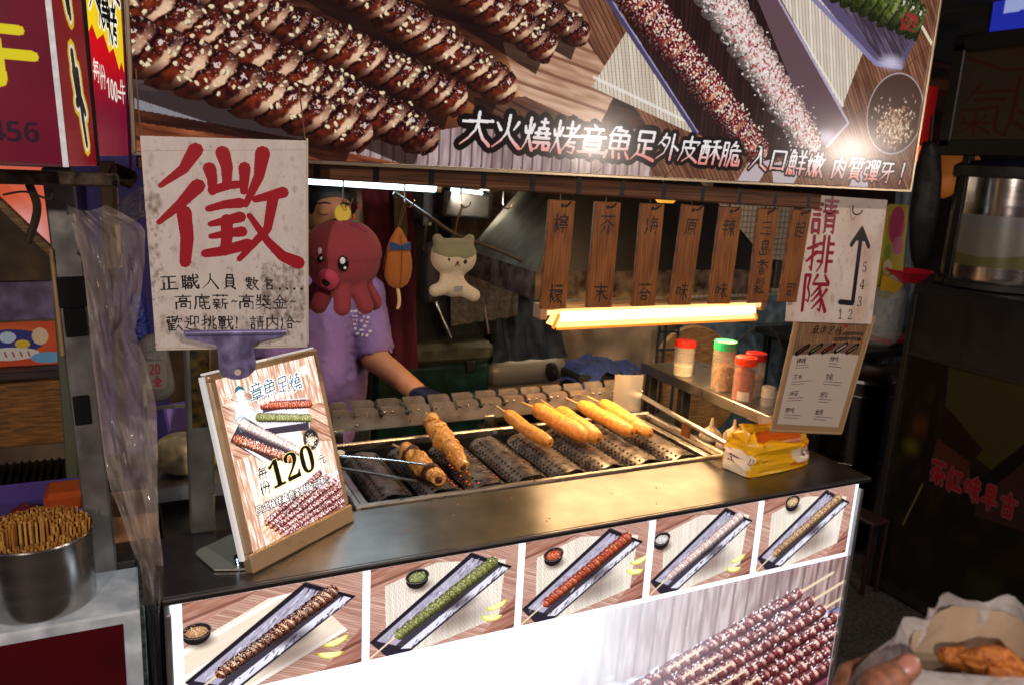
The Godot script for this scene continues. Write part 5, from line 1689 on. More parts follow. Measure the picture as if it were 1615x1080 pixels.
	b.cap(c + V(-0.018, -0.043, 0.006), c + V(-0.024, -0.062, 0.018), 0.010, 0.009, 0.007)
	b.cap(c + V(0.016, -0.062, 0.004), c + V(0.036, -0.074, 0.024), 0.014, 0.0125, 0.008)
	b.cap(c + V(-0.018, -0.062, 0.004), c + V(-0.042, -0.064, 0.020), 0.013, 0.012, 0.008)
	m = MB.new()
	b.mesh(m)
	var cream := mat(hexc("dcc6a2"), 0.9, 0.0, fuzz)
	part(o, "body", m, cream, 70)
	b = Blob.new(V(0.515, 1.36, -1.49), V(0.64, 1.49, -1.355), 0.003)
	b.cap(c + V(-0.010, -0.002, 0), c + V(0.012, -0.002, 0), 0.0352, 0.0352, 0.004, V(1, 0.98, 0.9))
	for s in [-1, 1]: b.cap(c + V(s * 0.030, 0.026, 0), c + V(s * 0.033, 0.031, 0), 0.0108, 0.0098, 0.006)
	b.cap(c + V(-0.010, -0.040, 0.030), c + V(-0.005, -0.016, 0.045), 0.040, 0.022, 0.002, Vector3.ONE, true)
	b.cap(c + V(-0.06, -0.050, 0.0), c + V(0.06, -0.050, 0.0), 0.056, 0.056, 0.002, Vector3.ONE, true)
	m = MB.new()
	b.mesh(m)
	part(o, "hood", m, mat(hexc("8c8660"), 0.9, 0.0, fuzz), 70)
	for q in [[-0.0185, -0.004, 0.0042, "1c1410"], [0.013, -0.008, 0.0042, "1c1410"], [-0.003, -0.0095, 0.0024, "6c2c24"]]:
		m = MB.new()
		var dx: float = q[0]
		m.ball(c + V(dx, q[1], 0.0318 - dx * dx * 12.0), V(q[2], q[2] * 1.1, 0.0022), Basis(), 10)
		part(o, "eye" if q[2] > 0.003 else "nose", m, mat(hexc(q[3]), 0.35))
	m = MB.new()
	m.tube([c + V(-0.008, -0.016, 0.0303), c + V(-0.003, -0.012, 0.0312), c + V(0.003, -0.016, 0.0303)], 0.0008, 5)
	part(o, "mouth", m, M.black)
	m = MB.new()
	m.box(c + V(0.003, -0.060, 0.0255), V(0.016, 0.009, 0.001), 0.0003)
	part(o, "label_patch", m, mat(hexc("8c8878"), 0.8))
	m = MB.new()
	m.tube([c + V(0, 0.033, 0), V(0.573, 1.49, -1.405), V(0.575, 1.517, -1.391)], 0.0012, 5)
	m.tube([V(0.574, 1.49, -1.405), V(0.579, 1.517, -1.390)], 0.0012, 5)
	part(o, "string", m, M.rope)

func jar(called: String, label: String, at: Vector3, r: float, h: float, lid: Color, fill: Color, level: float, grains: bool, tint := 0.0) -> Node3D:
	var o := thing(called, label, "jar", at, "spice jars on the side shelf")
	var m := MB.new()
	m.lathe([[r * 0.93, 0.0], [r, 0.006], [r, h * 0.82], [r * 0.9, h * 0.86]], 24, at)
	var gl := mat(Color(0.95, 0.93, 0.9), 0.08, 0.0, {"alpha": 0.12})
	part(o, "plastic_wall", m, gl)
	m = MB.new()
	m.lathe([[r * 0.98, h * 0.83], [r * 1.03, h * 0.84], [r * 1.03, h * 0.985], [r * 0.98, h]], 24, at)
	part(o, "lid", m, mat(lid, 0.35, 0.0, {"rtex": T.smudge, "scale": 8.0}))
	m = MB.new()
	if grains:
		var rr := RandomNumberGenerator.new()
		rr.seed = int(at.z * -1000)
		for i in 330:
			var a := rr.randf() * TAU
			var q := r * 0.88 * sqrt(0.55 + 0.45 * rr.randf())
			m.ball(at + V(cos(a) * q, 0.006 + rr.randf() * h * level, sin(a) * q), V(1, 0.7, 0.8) * rr.randf_range(0.003, 0.0048), Basis(Vector3.UP, a), 6)
		m.lathe([[r * 0.8, 0.004], [r * 0.8, h * level]], 14, at)
	else:
		m.lathe([[r * 0.9, 0.004], [r * 0.92, h * level * 0.9], [r * 0.5, h * level]], 20, at)
	var f := part(o, "filling", m, mat(fill, 0.7, 0.0, {"scale": 30.0, "tex": T.stain}), 50)
	if grains: stuff(f)
	return o

func make_counter_things() -> void:
	# shelf beside the grill
	var s := thing("side_shelf", "narrow steel side shelf for spice jars, running back from the queue sign", "shelf", V(1.72, 0.85, -1.88))
	var m := MB.new()
	m.box(V(1.727, 0.938, -1.90), V(0.24, 0.006, 0.62), 0.002)
	part(s, "board", m, M.steel)
	m = MB.new()
	m.box(V(1.606, 0.931, -1.90), V(0.006, 0.034, 0.62), 0.002)
	m.box(V(1.727, 0.931, -1.589), V(0.24, 0.034, 0.006), 0.002)
	part(s, "lip", m, M.steel)
	for z in [-1.62, -2.0, -2.18]:
		m = MB.new()
		m.box(V(1.635, 0.47, z), V(0.035, 0.92, 0.03), 0.003)
		part(s, "leg", m, M.steel_dark)
	jar("spice_jar", "clear jar with a red lid and white scraps inside, farthest back on the side shelf", V(1.655, 0.941, -2.045), 0.033, 0.118, hexc("a81c18"), hexc("c8b89a"), 0.32, false)
	jar("spice_jar", "tall clear jar of mixed nuts with a green lid on the side shelf", V(1.668, 0.941, -1.868), 0.035, 0.155, hexc("1e8c5c"), hexc("b07c3c"), 0.5, true)
	var o := jar("spice_jar", "jar of orange powder with an orange-red lid and a white label", V(1.650, 0.941, -1.752), 0.0315, 0.134, hexc("d8381c"), hexc("b8401c"), 0.78, false)
	m = MB.new()
	var rows := [PackedVector3Array(), PackedVector3Array()]
	for j in 8:
		var a := PI * 0.5 + 0.15 + j * 0.16
		for k in 2: rows[k].append(V(1.650 + cos(a) * 0.0322, 0.948 + k * 0.028, -1.752 + sin(a) * 0.0322))
	m.grid(rows)
	part(o, "label", m, M.paper)
	jar("spice_jar", "jar with a dark red lid and pale filling behind the orange one", V(1.722, 0.941, -1.790), 0.031, 0.134, hexc("9c1c1c"), hexc("a87c54"), 0.5, false)
	o = thing("seasoning_bottle", "small bottle with a white cap at the front end of the side shelf", "bottle", V(1.690, 0.941, -1.690))
	m = MB.new()
	m.lathe([[0.018, 0.0], [0.02, 0.004], [0.02, 0.024], [0.016, 0.03]], 18, V(1.690, 0.941, -1.690))
	part(o, "glass", m, mat(Color(0.9, 0.9, 0.9), 0.06, 0.0, {"alpha": 0.2}))
	m = MB.new()
	m.lathe([[0.020, 0.028], [0.021, 0.030], [0.020, 0.056], [0.018, 0.058]], 18, V(1.690, 0.941, -1.690))
	part(o, "cap", m, M.white_paint)
	# pack of paper napkins: a soft yellow bag, pinched at the top
	o = thing("napkin_pack", "yellow plastic pack of paper napkins with orange dots on the counter end", "napkin pack", V(1.515, 0.85, -1.51))
	var B := Basis(Vector3.UP, 0.10)
	var nz := FastNoiseLite.new()
	nz.frequency = 26.0
	var grid := []
	for k in 15:
		var t := k / 14.0
		var ring := PackedVector3Array()
		for j in 44:
			var a := TAU * j / 44.0
			var sx := 0.122 * signf(cos(a)) * pow(absf(cos(a)), 0.30)
			var sz := 0.050 * signf(sin(a)) * pow(absf(sin(a)), 0.30)
			var bulge := 1.0 if t < 0.45 else 1.0 - 0.75 * pow((t - 0.45) / 0.55, 2.2)
			var y := 0.112 * t + (0.022 * pow(t, 3.0) * cos(j * 0.6) * absf(cos(a)))
			var q := V(sx * (1.0 - 0.06 * t + 0.02 * sin(t * 9.0)), y, sz * bulge)
			q += V(1, 0.3, 1) * nz.get_noise_3d(q.x, q.y * 1.4, q.z * 1.5) * 0.022 * (0.25 + t)
			ring.append(V(1.515, 0.8515, -1.492) + B * q)
		grid.append(ring)
	m = MB.new()
	m.grid(grid, true, true)
	var pt := Pic.new(512, 128, hexc("ecb414"))
	var r := RandomNumberGenerator.new()
	r.seed = 91
	for i in 26: pt.oval(r.randf() * 512, r.randf() * 118, 11, 9, hexc("d8641c"), 0.9, 0, 14)
	pt.poly(PackedVector2Array([Vector2(216, 0), Vector2(296, 0), Vector2(296, 64), Vector2(216, 64)]), hexc("ecb414"))
	for x in [64, 190, 330, 440]:
		pt.poly(PackedVector2Array([Vector2(x, 58), Vector2(x + 58, 66), Vector2(x + 54, 112), Vector2(x - 4, 104)]), hexc("e8d8b8"))
		words(pt, "古早", x + 5, 72, 20, Vector2(22, 3), 3.0, hexc("5c2c6c"))
	pt.poly(PackedVector2Array([Vector2(226, 58), Vector2(290, 58), Vector2(290, 128), Vector2(226, 128)]), hexc("e4dccc"))
	pt.line(PackedVector2Array([Vector2(252, 80), Vector2(258, 74), Vector2(264, 80), Vector2(256, 94), Vector2(266, 96)]), 3.5, 3.5, hexc("4c2c6c"))
	part(o, "plastic_bag", m, mat(Color.WHITE, 0.22, 0.0, {"tex": pt.tex(), "coat": 0.9, "coat_rough": 0.08}), 25)
	m = MB.new()
	rows = []
	for k in 4:
		var ring := PackedVector3Array()
		for j in 16: ring.append(V(1.515, 0.8515, -1.492) + B * V(-0.04 + j * 0.0085, 0.100 + k * 0.010, -0.006 + 0.006 * sin(j * 0.9 + k) - k * 0.004))
		rows.append(ring)
	m.grid(rows)
	part(o, "torn_flap", m, mat(hexc("d8ccc4"), 0.35, 0.0, {"back": Color(0.3, 0.3, 0.3)}))
	# garlic heads in the gap behind the pack
	var at := [[V(1.492, 0.851, -1.690), 0.031, "largest garlic bulb behind the side bar of the grill"], [V(1.487, 0.851, -1.625), 0.023, "garlic bulb tucked against the left side of the napkin pack"], [V(1.560, 0.851, -1.672), 0.028, "garlic bulb peeking over the napkin pack"]]
	for q in at:
		o = thing("garlic_bulb", q[2], "garlic", q[0], "garlic bulbs behind the napkin pack")
		m = MB.new()
		var gr := []
		var rad: float = q[1]
		for k in 11:
			var t := k / 10.0
			var pr: float = [0.45, 0.86, 1.0, 1.02, 0.96, 0.82, 0.62, 0.40, 0.25, 0.20, 0.17][k]
			var ring := PackedVector3Array()
			for j in 24:
				var a := TAU * j / 24.0
				ring.append(q[0] + V(cos(a), 0, sin(a)) * rad * pr * (1.0 + 0.09 * absf(cos(a * 3.5)) * (1.0 - t)) + V(0, rad * 1.9 * t, 0))
			gr.append(ring)
		m.grid(gr, true, true)
		part(o, "cloves", m, mat(hexc("d8ccb8"), 0.55, 0.0, {"scale": 20.0, "tex": T.cloud, "sss": 0.3}), 60)
		m = MB.new()
		m.tube([q[0] + V(0, rad * 1.85, 0), q[0] + V(0.003, rad * 2.3, -0.003)], [rad * 0.17, rad * 0.10], 7)
		part(o, "stem", m, mat(hexc("b8a488"), 0.8))
	# oil stains and crumbs of the counter
	for i in 9:
		m = MB.new()
		var p := V(rng.randf_range(0.45, 1.2), 0.8502, rng.randf_range(-1.54, -1.37))
		m.ball(p, V(rng.randf_range(0.002, 0.0045), 0.0014, 0.0026), Basis(Vector3.UP, rng.randf() * 3.0), 8)
		solo("food_crumb", m, mat(hexc("b8783c"), 0.6), "tiny brown food crumb on the steel counter top", "crumb", "crumbs on the counter top")

func make_cook() -> void:
	var o := thing("person", "cook in a purple T-shirt and dark gloves looking down at the grill", "person", V(0.56, 0, -2.46))
	var skin := mat(hexc("c08056"), 0.55, 0.0, {"sss": 0.25, "scale": 14.0})
	var m := MB.new()
	var b := Blob.new(V(0.26, 0.0, -2.68), V(0.92, 1.32, -2.02), 0.012)
	b.cap(V(0.560, 1.16, -2.465), V(0.56, 0.86, -2.475), 0.105, 0.10, 0.05, V(1.15, 1, 0.8))
	b.cap(V(0.56, 0.86, -2.475), V(0.56, 0.74, -2.475), 0.11, 0.12, 0.05, V(1.15, 1, 0.9))
	b.cap(V(0.568, 1.18, -2.46), V(0.570, 1.33, -2.435), 0.05, 0.046, 0.03)
	for s in [-1, 1]:
		var sh: Vector3 = V(0.56 + s * 0.125, 1.165, -2.455)
		var el: Vector3 = V(0.705, 0.975, -2.375) if s > 0 else V(0.405, 0.975, -2.40)
		var wr: Vector3 = V(0.790, 0.905, -2.150) if s > 0 else V(0.470, 0.90, -2.19)
		b.cap(V(0.56 + s * 0.05, 1.18, -2.46), sh, 0.055, 0.053, 0.03)
		b.cap(sh, el, 0.048, 0.040, 0.02)
		b.cap(el, wr, 0.041, 0.029, 0.015)
		b.cap(V(0.56 + s * 0.065, 0.74, -2.475), V(0.56 + s * 0.08, 0.42, -2.47), 0.085, 0.058, 0.03)
		b.cap(V(0.56 + s * 0.08, 0.42, -2.47), V(0.56 + s * 0.08, 0.07, -2.49), 0.056, 0.038, 0.02)
		b.cap(V(0.56 + s * 0.08, 0.05, -2.50), V(0.56 + s * 0.085, 0.04, -2.36), 0.040, 0.036, 0.02)
	b.mesh(m)
	# head on its own finer grid
	var h := Blob.new(V(0.46, 1.24, -2.56), V(0.69, 1.56, -2.26), 0.005)
	var c := V(0.570, 1.432, -2.425)
	h.cap(c + V(0, 0.020, -0.012), c + V(0, 0.012, 0.0), 0.080, 0.078, 0.02, V(0.93, 1.05, 1.08))
	h.cap(c + V(0.0, -0.045, 0.022), c + V(0, -0.078, 0.030), 0.062, 0.034, 0.03, V(0.95, 1, 0.9))
	h.cap(c + V(0.002, -0.005, 0.078), c + V(0.001, -0.035, 0.092), 0.010, 0.012, 0.014)
	h.cap(c + V(-0.012, -0.037, 0.078), c + V(0.014, -0.037, 0.078), 0.007, 0.007, 0.01)
	h.cap(c + V(-0.018, -0.063, 0.066), c + V(0.018, -0.063, 0.066), 0.010, 0.010, 0.012)
	h.cap(c + V(-0.030, 0.014, 0.072), c + V(0.032, 0.014, 0.072), 0.010, 0.010, 0.02)
	for s in [-1, 1]:
		h.cap(c + V(s * 0.030, -0.006, 0.070), c + V(s * 0.034, -0.006, 0.069), 0.012, 0.012, 0.008)
		h.cap(c + V(s * 0.078, 0.006, -0.008), c + V(s * 0.078, -0.026, 0.0), 0.013, 0.009, 0.008, V(0.6, 1, 1))
	h.cap(V(0.568, 1.26, -2.45), c + V(0, -0.05, -0.01), 0.046, 0.05, 0.02)
	h.mesh(m)
	var body := part(o, "body", m, skin, 70)
	# face
	for s in [-1, 1]:
		m = MB.new()
		m.tube(curve([c + V(s * 0.017, -0.008, 0.0815), c + V(s * 0.031, -0.012, 0.0815), c + V(s * 0.047, -0.007, 0.073)], 4), [0.0006, 0.001, 0.0013, 0.0015, 0.0015, 0.0015, 0.0013, 0.001, 0.0006], 6)
		part(body, "eyelid", m, mat(hexc("2a1a16"), 0.6))
		m = MB.new()
		m.tube(curve([c + V(s * 0.012, 0.020, 0.0845), c + V(s * 0.032, 0.0225, 0.082), c + V(s * 0.056, 0.017, 0.066)], 4), [0.0024, 0.0036, 0.0042, 0.0044, 0.0042, 0.0038, 0.0032, 0.0024, 0.001], 6, true, 0.7)
		part(body, "eyebrow", m, mat(hexc("241814"), 0.8))
	m = MB.new()
	m.tube([c + V(-0.02, -0.064, 0.0745), c + V(0, -0.062, 0.078), c + V(0.02, -0.064, 0.0745)], [0.001, 0.0035, 0.001], 6)
	part(body, "mouth", m, mat(hexc("8c4038"), 0.5))
	m = MB.new()
	h = Blob.new(V(0.44, 1.28, -2.60), V(0.70, 1.58, -2.26), 0.005)
	h.cap(c + V(0, 0.030, -0.012), c + V(0, 0.010, -0.016), 0.088, 0.089, 0.02, V(0.97, 1.05, 1.06))
	h.cap(c + V(0, -0.03, -0.06), c + V(0, -0.08, -0.05), 0.05, 0.03, 0.03)
	h.cap(c + V(0.0, -0.055, 0.09), c + V(0, -0.010, 0.074), 0.080, 0.047, 0.006, V(0.84, 1, 1), true)
	h.cap(c + V(-0.12, -0.045, 0.02), c + V(0.12, -0.045, 0.02), 0.036, 0.036, 0.006, Vector3.ONE, true)
	h.mesh(m)
	part(body, "hair", m, mat(hexc("16120f"), 0.45, 0.0, {"scale": Vector3(20, 3, 20), "bump": T.fine, "deep": 0.08}), 70)
	m = MB.new()
	m.ball(c + V(0.083, 0.012, 0.012), V(0.007, 0.012, 0.012), Basis(), 10)
	part(body, "hair_clip", m, mat(hexc("a01c28"), 0.4))
	# shirt
	m = MB.new()
	b = Blob.new(V(0.26, 0.66, -2.68), V(0.90, 1.32, -2.20), 0.010)
	b.cap(V(0.56, 1.16, -2.465), V(0.56, 0.90, -2.475), 0.119, 0.118, 0.05, V(1.15, 1, 0.82))
	b.cap(V(0.56, 0.90, -2.475), V(0.56, 0.74, -2.475), 0.123, 0.132, 0.04, V(1.12, 1, 0.92))
	for s in [-1, 1]:
		var sh: Vector3 = V(0.56 + s * 0.128, 1.165, -2.455)
		var el: Vector3 = V(0.708, 1.005, -2.395) if s > 0 else V(0.400, 1.005, -2.41)
		b.cap(V(0.56 + s * 0.05, 1.19, -2.46), sh, 0.062, 0.064, 0.03)
		b.cap(sh, el, 0.064, 0.062, 0.02)
		var d := (el - sh).normalized()
		b.cap(el + d * 0.070, el + d * 0.072, 0.066, 0.066, 0.004, Vector3.ONE, true)
	b.cap(V(0.57, 1.27, -2.40), V(0.57, 1.30, -2.38), 0.055, 0.07, 0.006, Vector3.ONE, true)
	# folds
	var nz := FastNoiseLite.new()
	nz.frequency = 5.0
	nz.domain_warp_enabled = true
	for z in b.n.z:
		for y in b.n.y:
			for x in b.n.x:
				var i := (z * b.n.y + y) * b.n.x + x
				if absf(b.d[i]) < 0.04: b.d[i] += 0.010 * nz.get_noise_3d((x * 2.2 + y * 0.4) * 0.010, y * 0.004, z * 0.012)
	b.mesh(m)
	part(o, "shirt", m, mat(hexc("8a6ea6"), 0.9, 0.0, {"scale": 60.0, "bump": T.weave, "deep": 0.003, "rim": 0.3}), 70)
	# white print on the chest: short strokes in six lines
	m = MB.new()
	for k in 6:
		var x := 0.628 + k * 0.003
		for j in 5:
			var w := rng.randf_range(0.006, 0.013)
			if x + w > 0.690: break
			var y := 1.125 - k * 0.0135 - (x - 0.63) * 0.10
			m.box(V(x + w * 0.5, y, b.front(x + w * 0.5, y) + 0.001), V(w, rng.randf_range(0.004, 0.008), 0.003), 0.0)
			x += w + 0.003
	stuff(part(o, "shirt_print", m, mat(hexc("d8d0dc"), 0.8)))
	# trousers and gloves
	m = MB.new()
	b = Blob.new(V(0.36, 0.04, -2.68), V(0.78, 0.86, -2.32), 0.014)
	b.cap(V(0.56, 0.80, -2.475), V(0.56, 0.72, -2.475), 0.118, 0.125, 0.04, V(1.12, 1, 0.9))
	for s in [-1, 1]:
		b.cap(V(0.56 + s * 0.065, 0.74, -2.475), V(0.56 + s * 0.08, 0.42, -2.47), 0.096, 0.070, 0.03)
		b.cap(V(0.56 + s * 0.08, 0.42, -2.47), V(0.56 + s * 0.08, 0.10, -2.49), 0.068, 0.056, 0.02)
	b.mesh(m)
	part(o, "trousers", m, M.cloth_dark, 70)
	for s in [0, 1]:
		var w: Vector3 = V(0.783, 0.911, -2.168) if s else V(0.466, 0.903, -2.205)
		var p: Vector3 = V(0.812, 0.906, -2.105) if s else V(0.50, 0.89, -2.14)
		var g := Blob.new(p - V(0.10, 0.08, 0.12), p + V(0.11, 0.09, 0.10), 0.004)
		var d := (p - w).normalized()
		var sd := d.cross(Vector3.UP).normalized()
		g.cap(w, p, 0.033, 0.030, 0.012, V(1, 0.85, 1))
		for f in 4:
			var a := p + sd * (f - 1.5) * 0.017 + d * 0.018
			var k := a + d * (0.030 - 0.004 * absf(f - 1.3)) + V(0, 0.006, 0)
			var t := k + d * 0.014 + V(0, -0.026, 0)
			g.cap(a, k, 0.0105, 0.0095, 0.005)
			g.cap(k, t, 0.0095, 0.008, 0.004)
		g.cap(p - sd * 0.022, p - sd * 0.040 + d * 0.022 + V(0, -0.006, 0), 0.0115, 0.0105, 0.008)
		g.cap(p - sd * 0.040 + d * 0.022 + V(0, -0.006, 0), p - sd * 0.026 + d * 0.044 + V(0, -0.014, 0), 0.0105, 0.008, 0.005)
		m = MB.new()
		g.mesh(m)
		part(o, "glove", m, mat(hexc("1c1a2c"), 0.35, 0.0), 70)

func cloth(a: Vector3, b: Vector3, d: Vector3, e: Vector3, nx: int, ny: int, depth: float, folds: float, sd: int, out := Vector3.BACK) -> MB:
	# hanging sheet between four corners (bottom left, bottom right, top right, top left) with vertical folds
	var nz := FastNoiseLite.new()
	nz.seed = sd
	nz.frequency = 1.0
	var rows := []
	var back := []
	for k in ny + 1:
		var t := float(k) / ny
		var r := PackedVector3Array()
		var r2 := PackedVector3Array()
		for j in nx + 1:
			var s := float(j) / nx
			var p := a.lerp(b, s).lerp(e.lerp(d, s), t)
			var w := sin(s * folds * TAU + 1.5 * nz.get_noise_2d(s * 2.0, t * 1.2)) * 0.6 + nz.get_noise_2d(s * folds * 1.3, t * 2.0 + 5.0)
			r.append(p + out * depth * w)
			r2.append(p + out * (depth * w - 0.002))
		rows.append(r)
		back.append(r2)
	var m := MB.new()
	m.grid(rows)
	m.grid(back)
	for k in [0, ny]: m.grid([rows[k], back[k]])
	for j in [0, nx]:
		m.grid([PackedVector3Array(rows.map(func(r): return r[j])), PackedVector3Array(back.map(func(r): return r[j]))])
	return m

func slab(p: Array, z: float, t: float) -> MB:
	var q := PackedVector2Array()
	for i in range(0, p.size(), 2): q.append(Vector2(p[i], p[i + 1]))
	var m := MB.new()
	m.plate(q, t, Transform3D(Basis(), V(0, 0, z)))
	return m

func make_behind() -> void:
	var m := MB.new()
	# white tubes on the left
	var o := thing("tube_lamp", "long lit white fluorescent tube over the cook", "lamp", V(0.62, 1.53, -2.15))
	m = MB.new()
	m.tube([V(0.40, 1.529, -2.15), V(0.804, 1.518, -2.15)], 0.0145, 12)
	part(o, "lit_tube", m, mat(hexc("f4fbff"), 0.4, 0.0, {"emit": Color(0.84, 0.95, 1.0), "power": 5.0}))
	m = MB.new()
	m.tube([V(0.804, 1.518, -2.15), V(0.820, 1.5175, -2.15)], 0.015, 12)
	m.box(V(0.60, 1.556, -2.15), V(0.46, 0.024, 0.05), 0.003, Basis(Vector3.BACK, -0.027))
	part(o, "housing", m, M.white_paint)
	o = thing("tube_lamp", "short lit white tube lamp right of the long one, above the cat plush", "lamp", V(1.0, 1.53, -2.5))
	m = MB.new()
	m.tube([V(0.992, 1.498, -2.5), V(1.102, 1.491, -2.5)], 0.0065, 10)
	part(o, "lit_tube", m, mat(hexc("f4fbff"), 0.4, 0.0, {"emit": Color(0.84, 0.95, 1.0), "power": 2.5}))
	m = MB.new()
	m.box(V(1.05, 1.512, -2.5), V(0.15, 0.018, 0.03), 0.002, Basis(Vector3.BACK, -0.06))
	part(o, "housing", m, M.white_paint)
	o = thing("tube_lamp", "warm white tube lamp over the back wall, hidden behind the beam and the hood", "lamp", V(2.05, 1.62, -2.82))
	m = MB.new()
	m.tube([V(1.60, 1.625, -2.82), V(2.50, 1.625, -2.82)], 0.013, 10)
	part(o, "lit_tube", m, mat(hexc("fff8ec"), 0.4, 0.0, {"emit": Color(1.0, 0.93, 0.82), "power": 4.0}))
	m = MB.new()
	m.box(V(2.05, 1.652, -2.82), V(0.96, 0.024, 0.05), 0.003)
	part(o, "housing", m, M.white_paint)
	# range hood
	o = thing("range_hood", "greasy grey metal range hood behind the wooden tags", "range hood", V(1.47, 1.22, -2.2))
	var f0 := [V(1.045, 1.222, -1.97), V(1.925, 1.222, -1.97), V(1.925, 1.222, -2.46), V(1.045, 1.222, -2.46)]
	var f1 := []
	var f2 := [V(1.29, 1.62, -2.12), V(1.64, 1.62, -2.12), V(1.64, 1.62, -2.40), V(1.29, 1.62, -2.40)]
	for p in f0: f1.append(p + V(0, 0.080, 0))
	m = MB.new()
	for i in 4:
		var j: int = (i + 1) % 4
		m.quad(f0[i], f0[j], f1[j], f1[i])
	m.grid([PackedVector3Array(f0.map(func(p): return V(lerpf(p.x, 1.485, 0.03), p.y, lerpf(p.z, -2.215, 0.06)))), PackedVector3Array(f0)], true)
	part(o, "rim_band", m, mat(hexc("8a7a6c"), 0.42, 0.75, {"scale": 3.0, "tex": T.stain, "bump": T.brush, "deep": 0.01}), 20)
	m = MB.new()
	for i in [1, 2, 3]:
		var j: int = (i + 1) % 4
		m.quad(f1[i], f1[j], f2[j], f2[i])
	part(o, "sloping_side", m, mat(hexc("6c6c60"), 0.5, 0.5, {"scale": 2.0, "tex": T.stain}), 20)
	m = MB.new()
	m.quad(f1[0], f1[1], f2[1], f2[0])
	part(o, "front_slope", m, mat(hexc("141210"), 0.6, 0.1), 20)  # front lies unlit; its darkness is put into a near-black colour
	m = MB.new()
	m.box(V(1.465, 1.95, -2.26), V(0.33, 0.68, 0.26), 0.004)
	part(o, "duct", m, M.steel_dark)
	m = MB.new()
	m.box(V(1.935, 1.285, -1.975), V(0.03, 0.09, 0.04), 0.004)
	m.box(V(1.955, 1.31, -1.975), V(0.02, 0.03, 0.03), 0.004)
	part(o, "latch_block", m, M.black)
	# heat lamp: glowing trough with its end sockets
	o = thing("heat_lamp", "glowing amber trough lamp under the hood edge", "lamp", V(1.42, 1.18, -1.90))
	var lo := []
	var hi := []
	for p in [V(1.066, 1.163, -1.868), V(1.774, 1.163, -1.868), V(1.774, 1.163, -1.932), V(1.066, 1.163, -1.932)]: lo.append(p)
	for p in [V(1.086, 1.207, -1.880), V(1.756, 1.207, -1.880), V(1.756, 1.207, -1.920), V(1.086, 1.207, -1.920)]: hi.append(p)
	m = MB.new()
	m.grid([PackedVector3Array(lo), PackedVector3Array(hi)], true, true)
	part(o, "amber_shade", m, mat(hexc("e09030"), 0.4, 0.0, {"emit": Color(1.0, 0.78, 0.46), "power": 2.2}), 20)
	m = MB.new()
	for q in [[V(1.420, 1.1605, -1.866), V(0.712, 0.007, 0.006), 0.0], [V(1.0655, 1.180, -1.874), V(0.005, 0.044, 0.012), -0.4], [V(1.7745, 1.180, -1.874), V(0.005, 0.044, 0.012), 0.4]]: m.box(q[0], q[1], 0.001, Basis(Vector3.BACK, q[2]))
	part(o, "amber_edge", m, mat(hexc("c8701c"), 0.4, 0.0, {"emit": Color(1.0, 0.58, 0.22), "power": 0.8}), 20)
	m = MB.new()
	m.tube([V(1.080, 1.192, -1.872), V(1.764, 1.190, -1.872)], 0.0125, 10)
	part(o, "glowing_tube", m, mat(hexc("fff4d8"), 0.4, 0.0, {"emit": Color(1.0, 0.93, 0.74), "power": 4.5}))
	for x in [1.052, 1.79]:
		m = MB.new()
		m.box(V(x, 1.207, -1.893), V(0.028, 0.024, 0.03), 0.004)
		part(o, "end_socket", m, mat(hexc("e8dcc8"), 0.4, 0.0, {"emit": Color(1.0, 0.85, 0.6), "power": 0.9}))
	m = MB.new()
	m.box(V(1.42, 1.2165, -1.90), V(0.78, 0.012, 0.05), 0.003)
	m.box(V(1.028, 1.205, -1.90), V(0.022, 0.042, 0.046), 0.003)
	m.box(V(1.813, 1.205, -1.90), V(0.022, 0.042, 0.046), 0.003)
	part(o, "bracket", m, mat(hexc("a89078"), 0.4, 0.5))
	# the second warm lamp, just behind the beam; only its end cap and bracket peep out below it
	o = thing("beam_lamp", "warm lamp tucked behind the wooden beam with one amber end peeping out", "lamp", V(0.88, 1.59, -1.64))
	m = MB.new()
	m.tube([V(0.43, 1.590, -1.64), V(1.33, 1.590, -1.64)], 0.011, 10)
	part(o, "glowing_tube", m, mat(hexc("fff4d8"), 0.4, 0.0, {"emit": Color(1.0, 0.90, 0.68), "power": 4.0}))
	m = MB.new()
	m.box(V(0.88, 1.612, -1.64), V(0.96, 0.014, 0.06), 0.003)
	part(o, "housing", m, M.white_paint)
	m = MB.new()
	m.box(V(1.19, 1.534, -1.60), V(0.046, 0.024, 0.03), 0.006)
	part(o, "amber_end", m, mat(hexc("e0a030"), 0.4, 0.0, {"emit": Color(1.0, 0.70, 0.25), "power": 0.9}))
	m = MB.new()
	m.box(V(1.19, 1.572, -1.61), V(0.01, 0.06, 0.01), 0.002)
	part(o, "bracket", m, M.black_metal)
	# things hanging behind the cook
	solo("hanging_jacket", cloth(V(0.86, 0.80, -2.86), V(1.015, 0.80, -2.84), V(0.985, 1.50, -2.87), V(0.79, 1.50, -2.88), 24, 20, 0.018, 2.5, 4), mat(hexc("5c1626"), 0.9, 0.0, {"scale": 9.0, "bump": T.weave, "deep": 0.01, "rim": 0.3}), "dark red jacket hanging on the wall behind the orange prawn plush", "jacket", "", 70)
	solo("khaki_strap", cloth(V(0.905, 1.16, -2.80), V(0.955, 1.16, -2.80), V(0.945, 1.50, -2.82), V(0.895, 1.50, -2.82), 8, 12, 0.006, 1.0, 6), mat(hexc("6a5c40"), 0.9, 0.0, {"scale": 9.0, "bump": T.weave, "deep": 0.01}), "khaki cloth strip hanging beside the dark red jacket", "cloth", "", 70)
	m = MB.new()
	m.box(V(1.17, 0.95, -3.0), V(0.36, 1.25, 0.06), 0.004)
	solo("dark_cabinet", m, mat(hexc("161a1c"), 0.5, 0.1, {"scale": 3.0, "tex": T.stain}), "tall black cabinet side behind the strainers", "cabinet")
	m = MB.new()
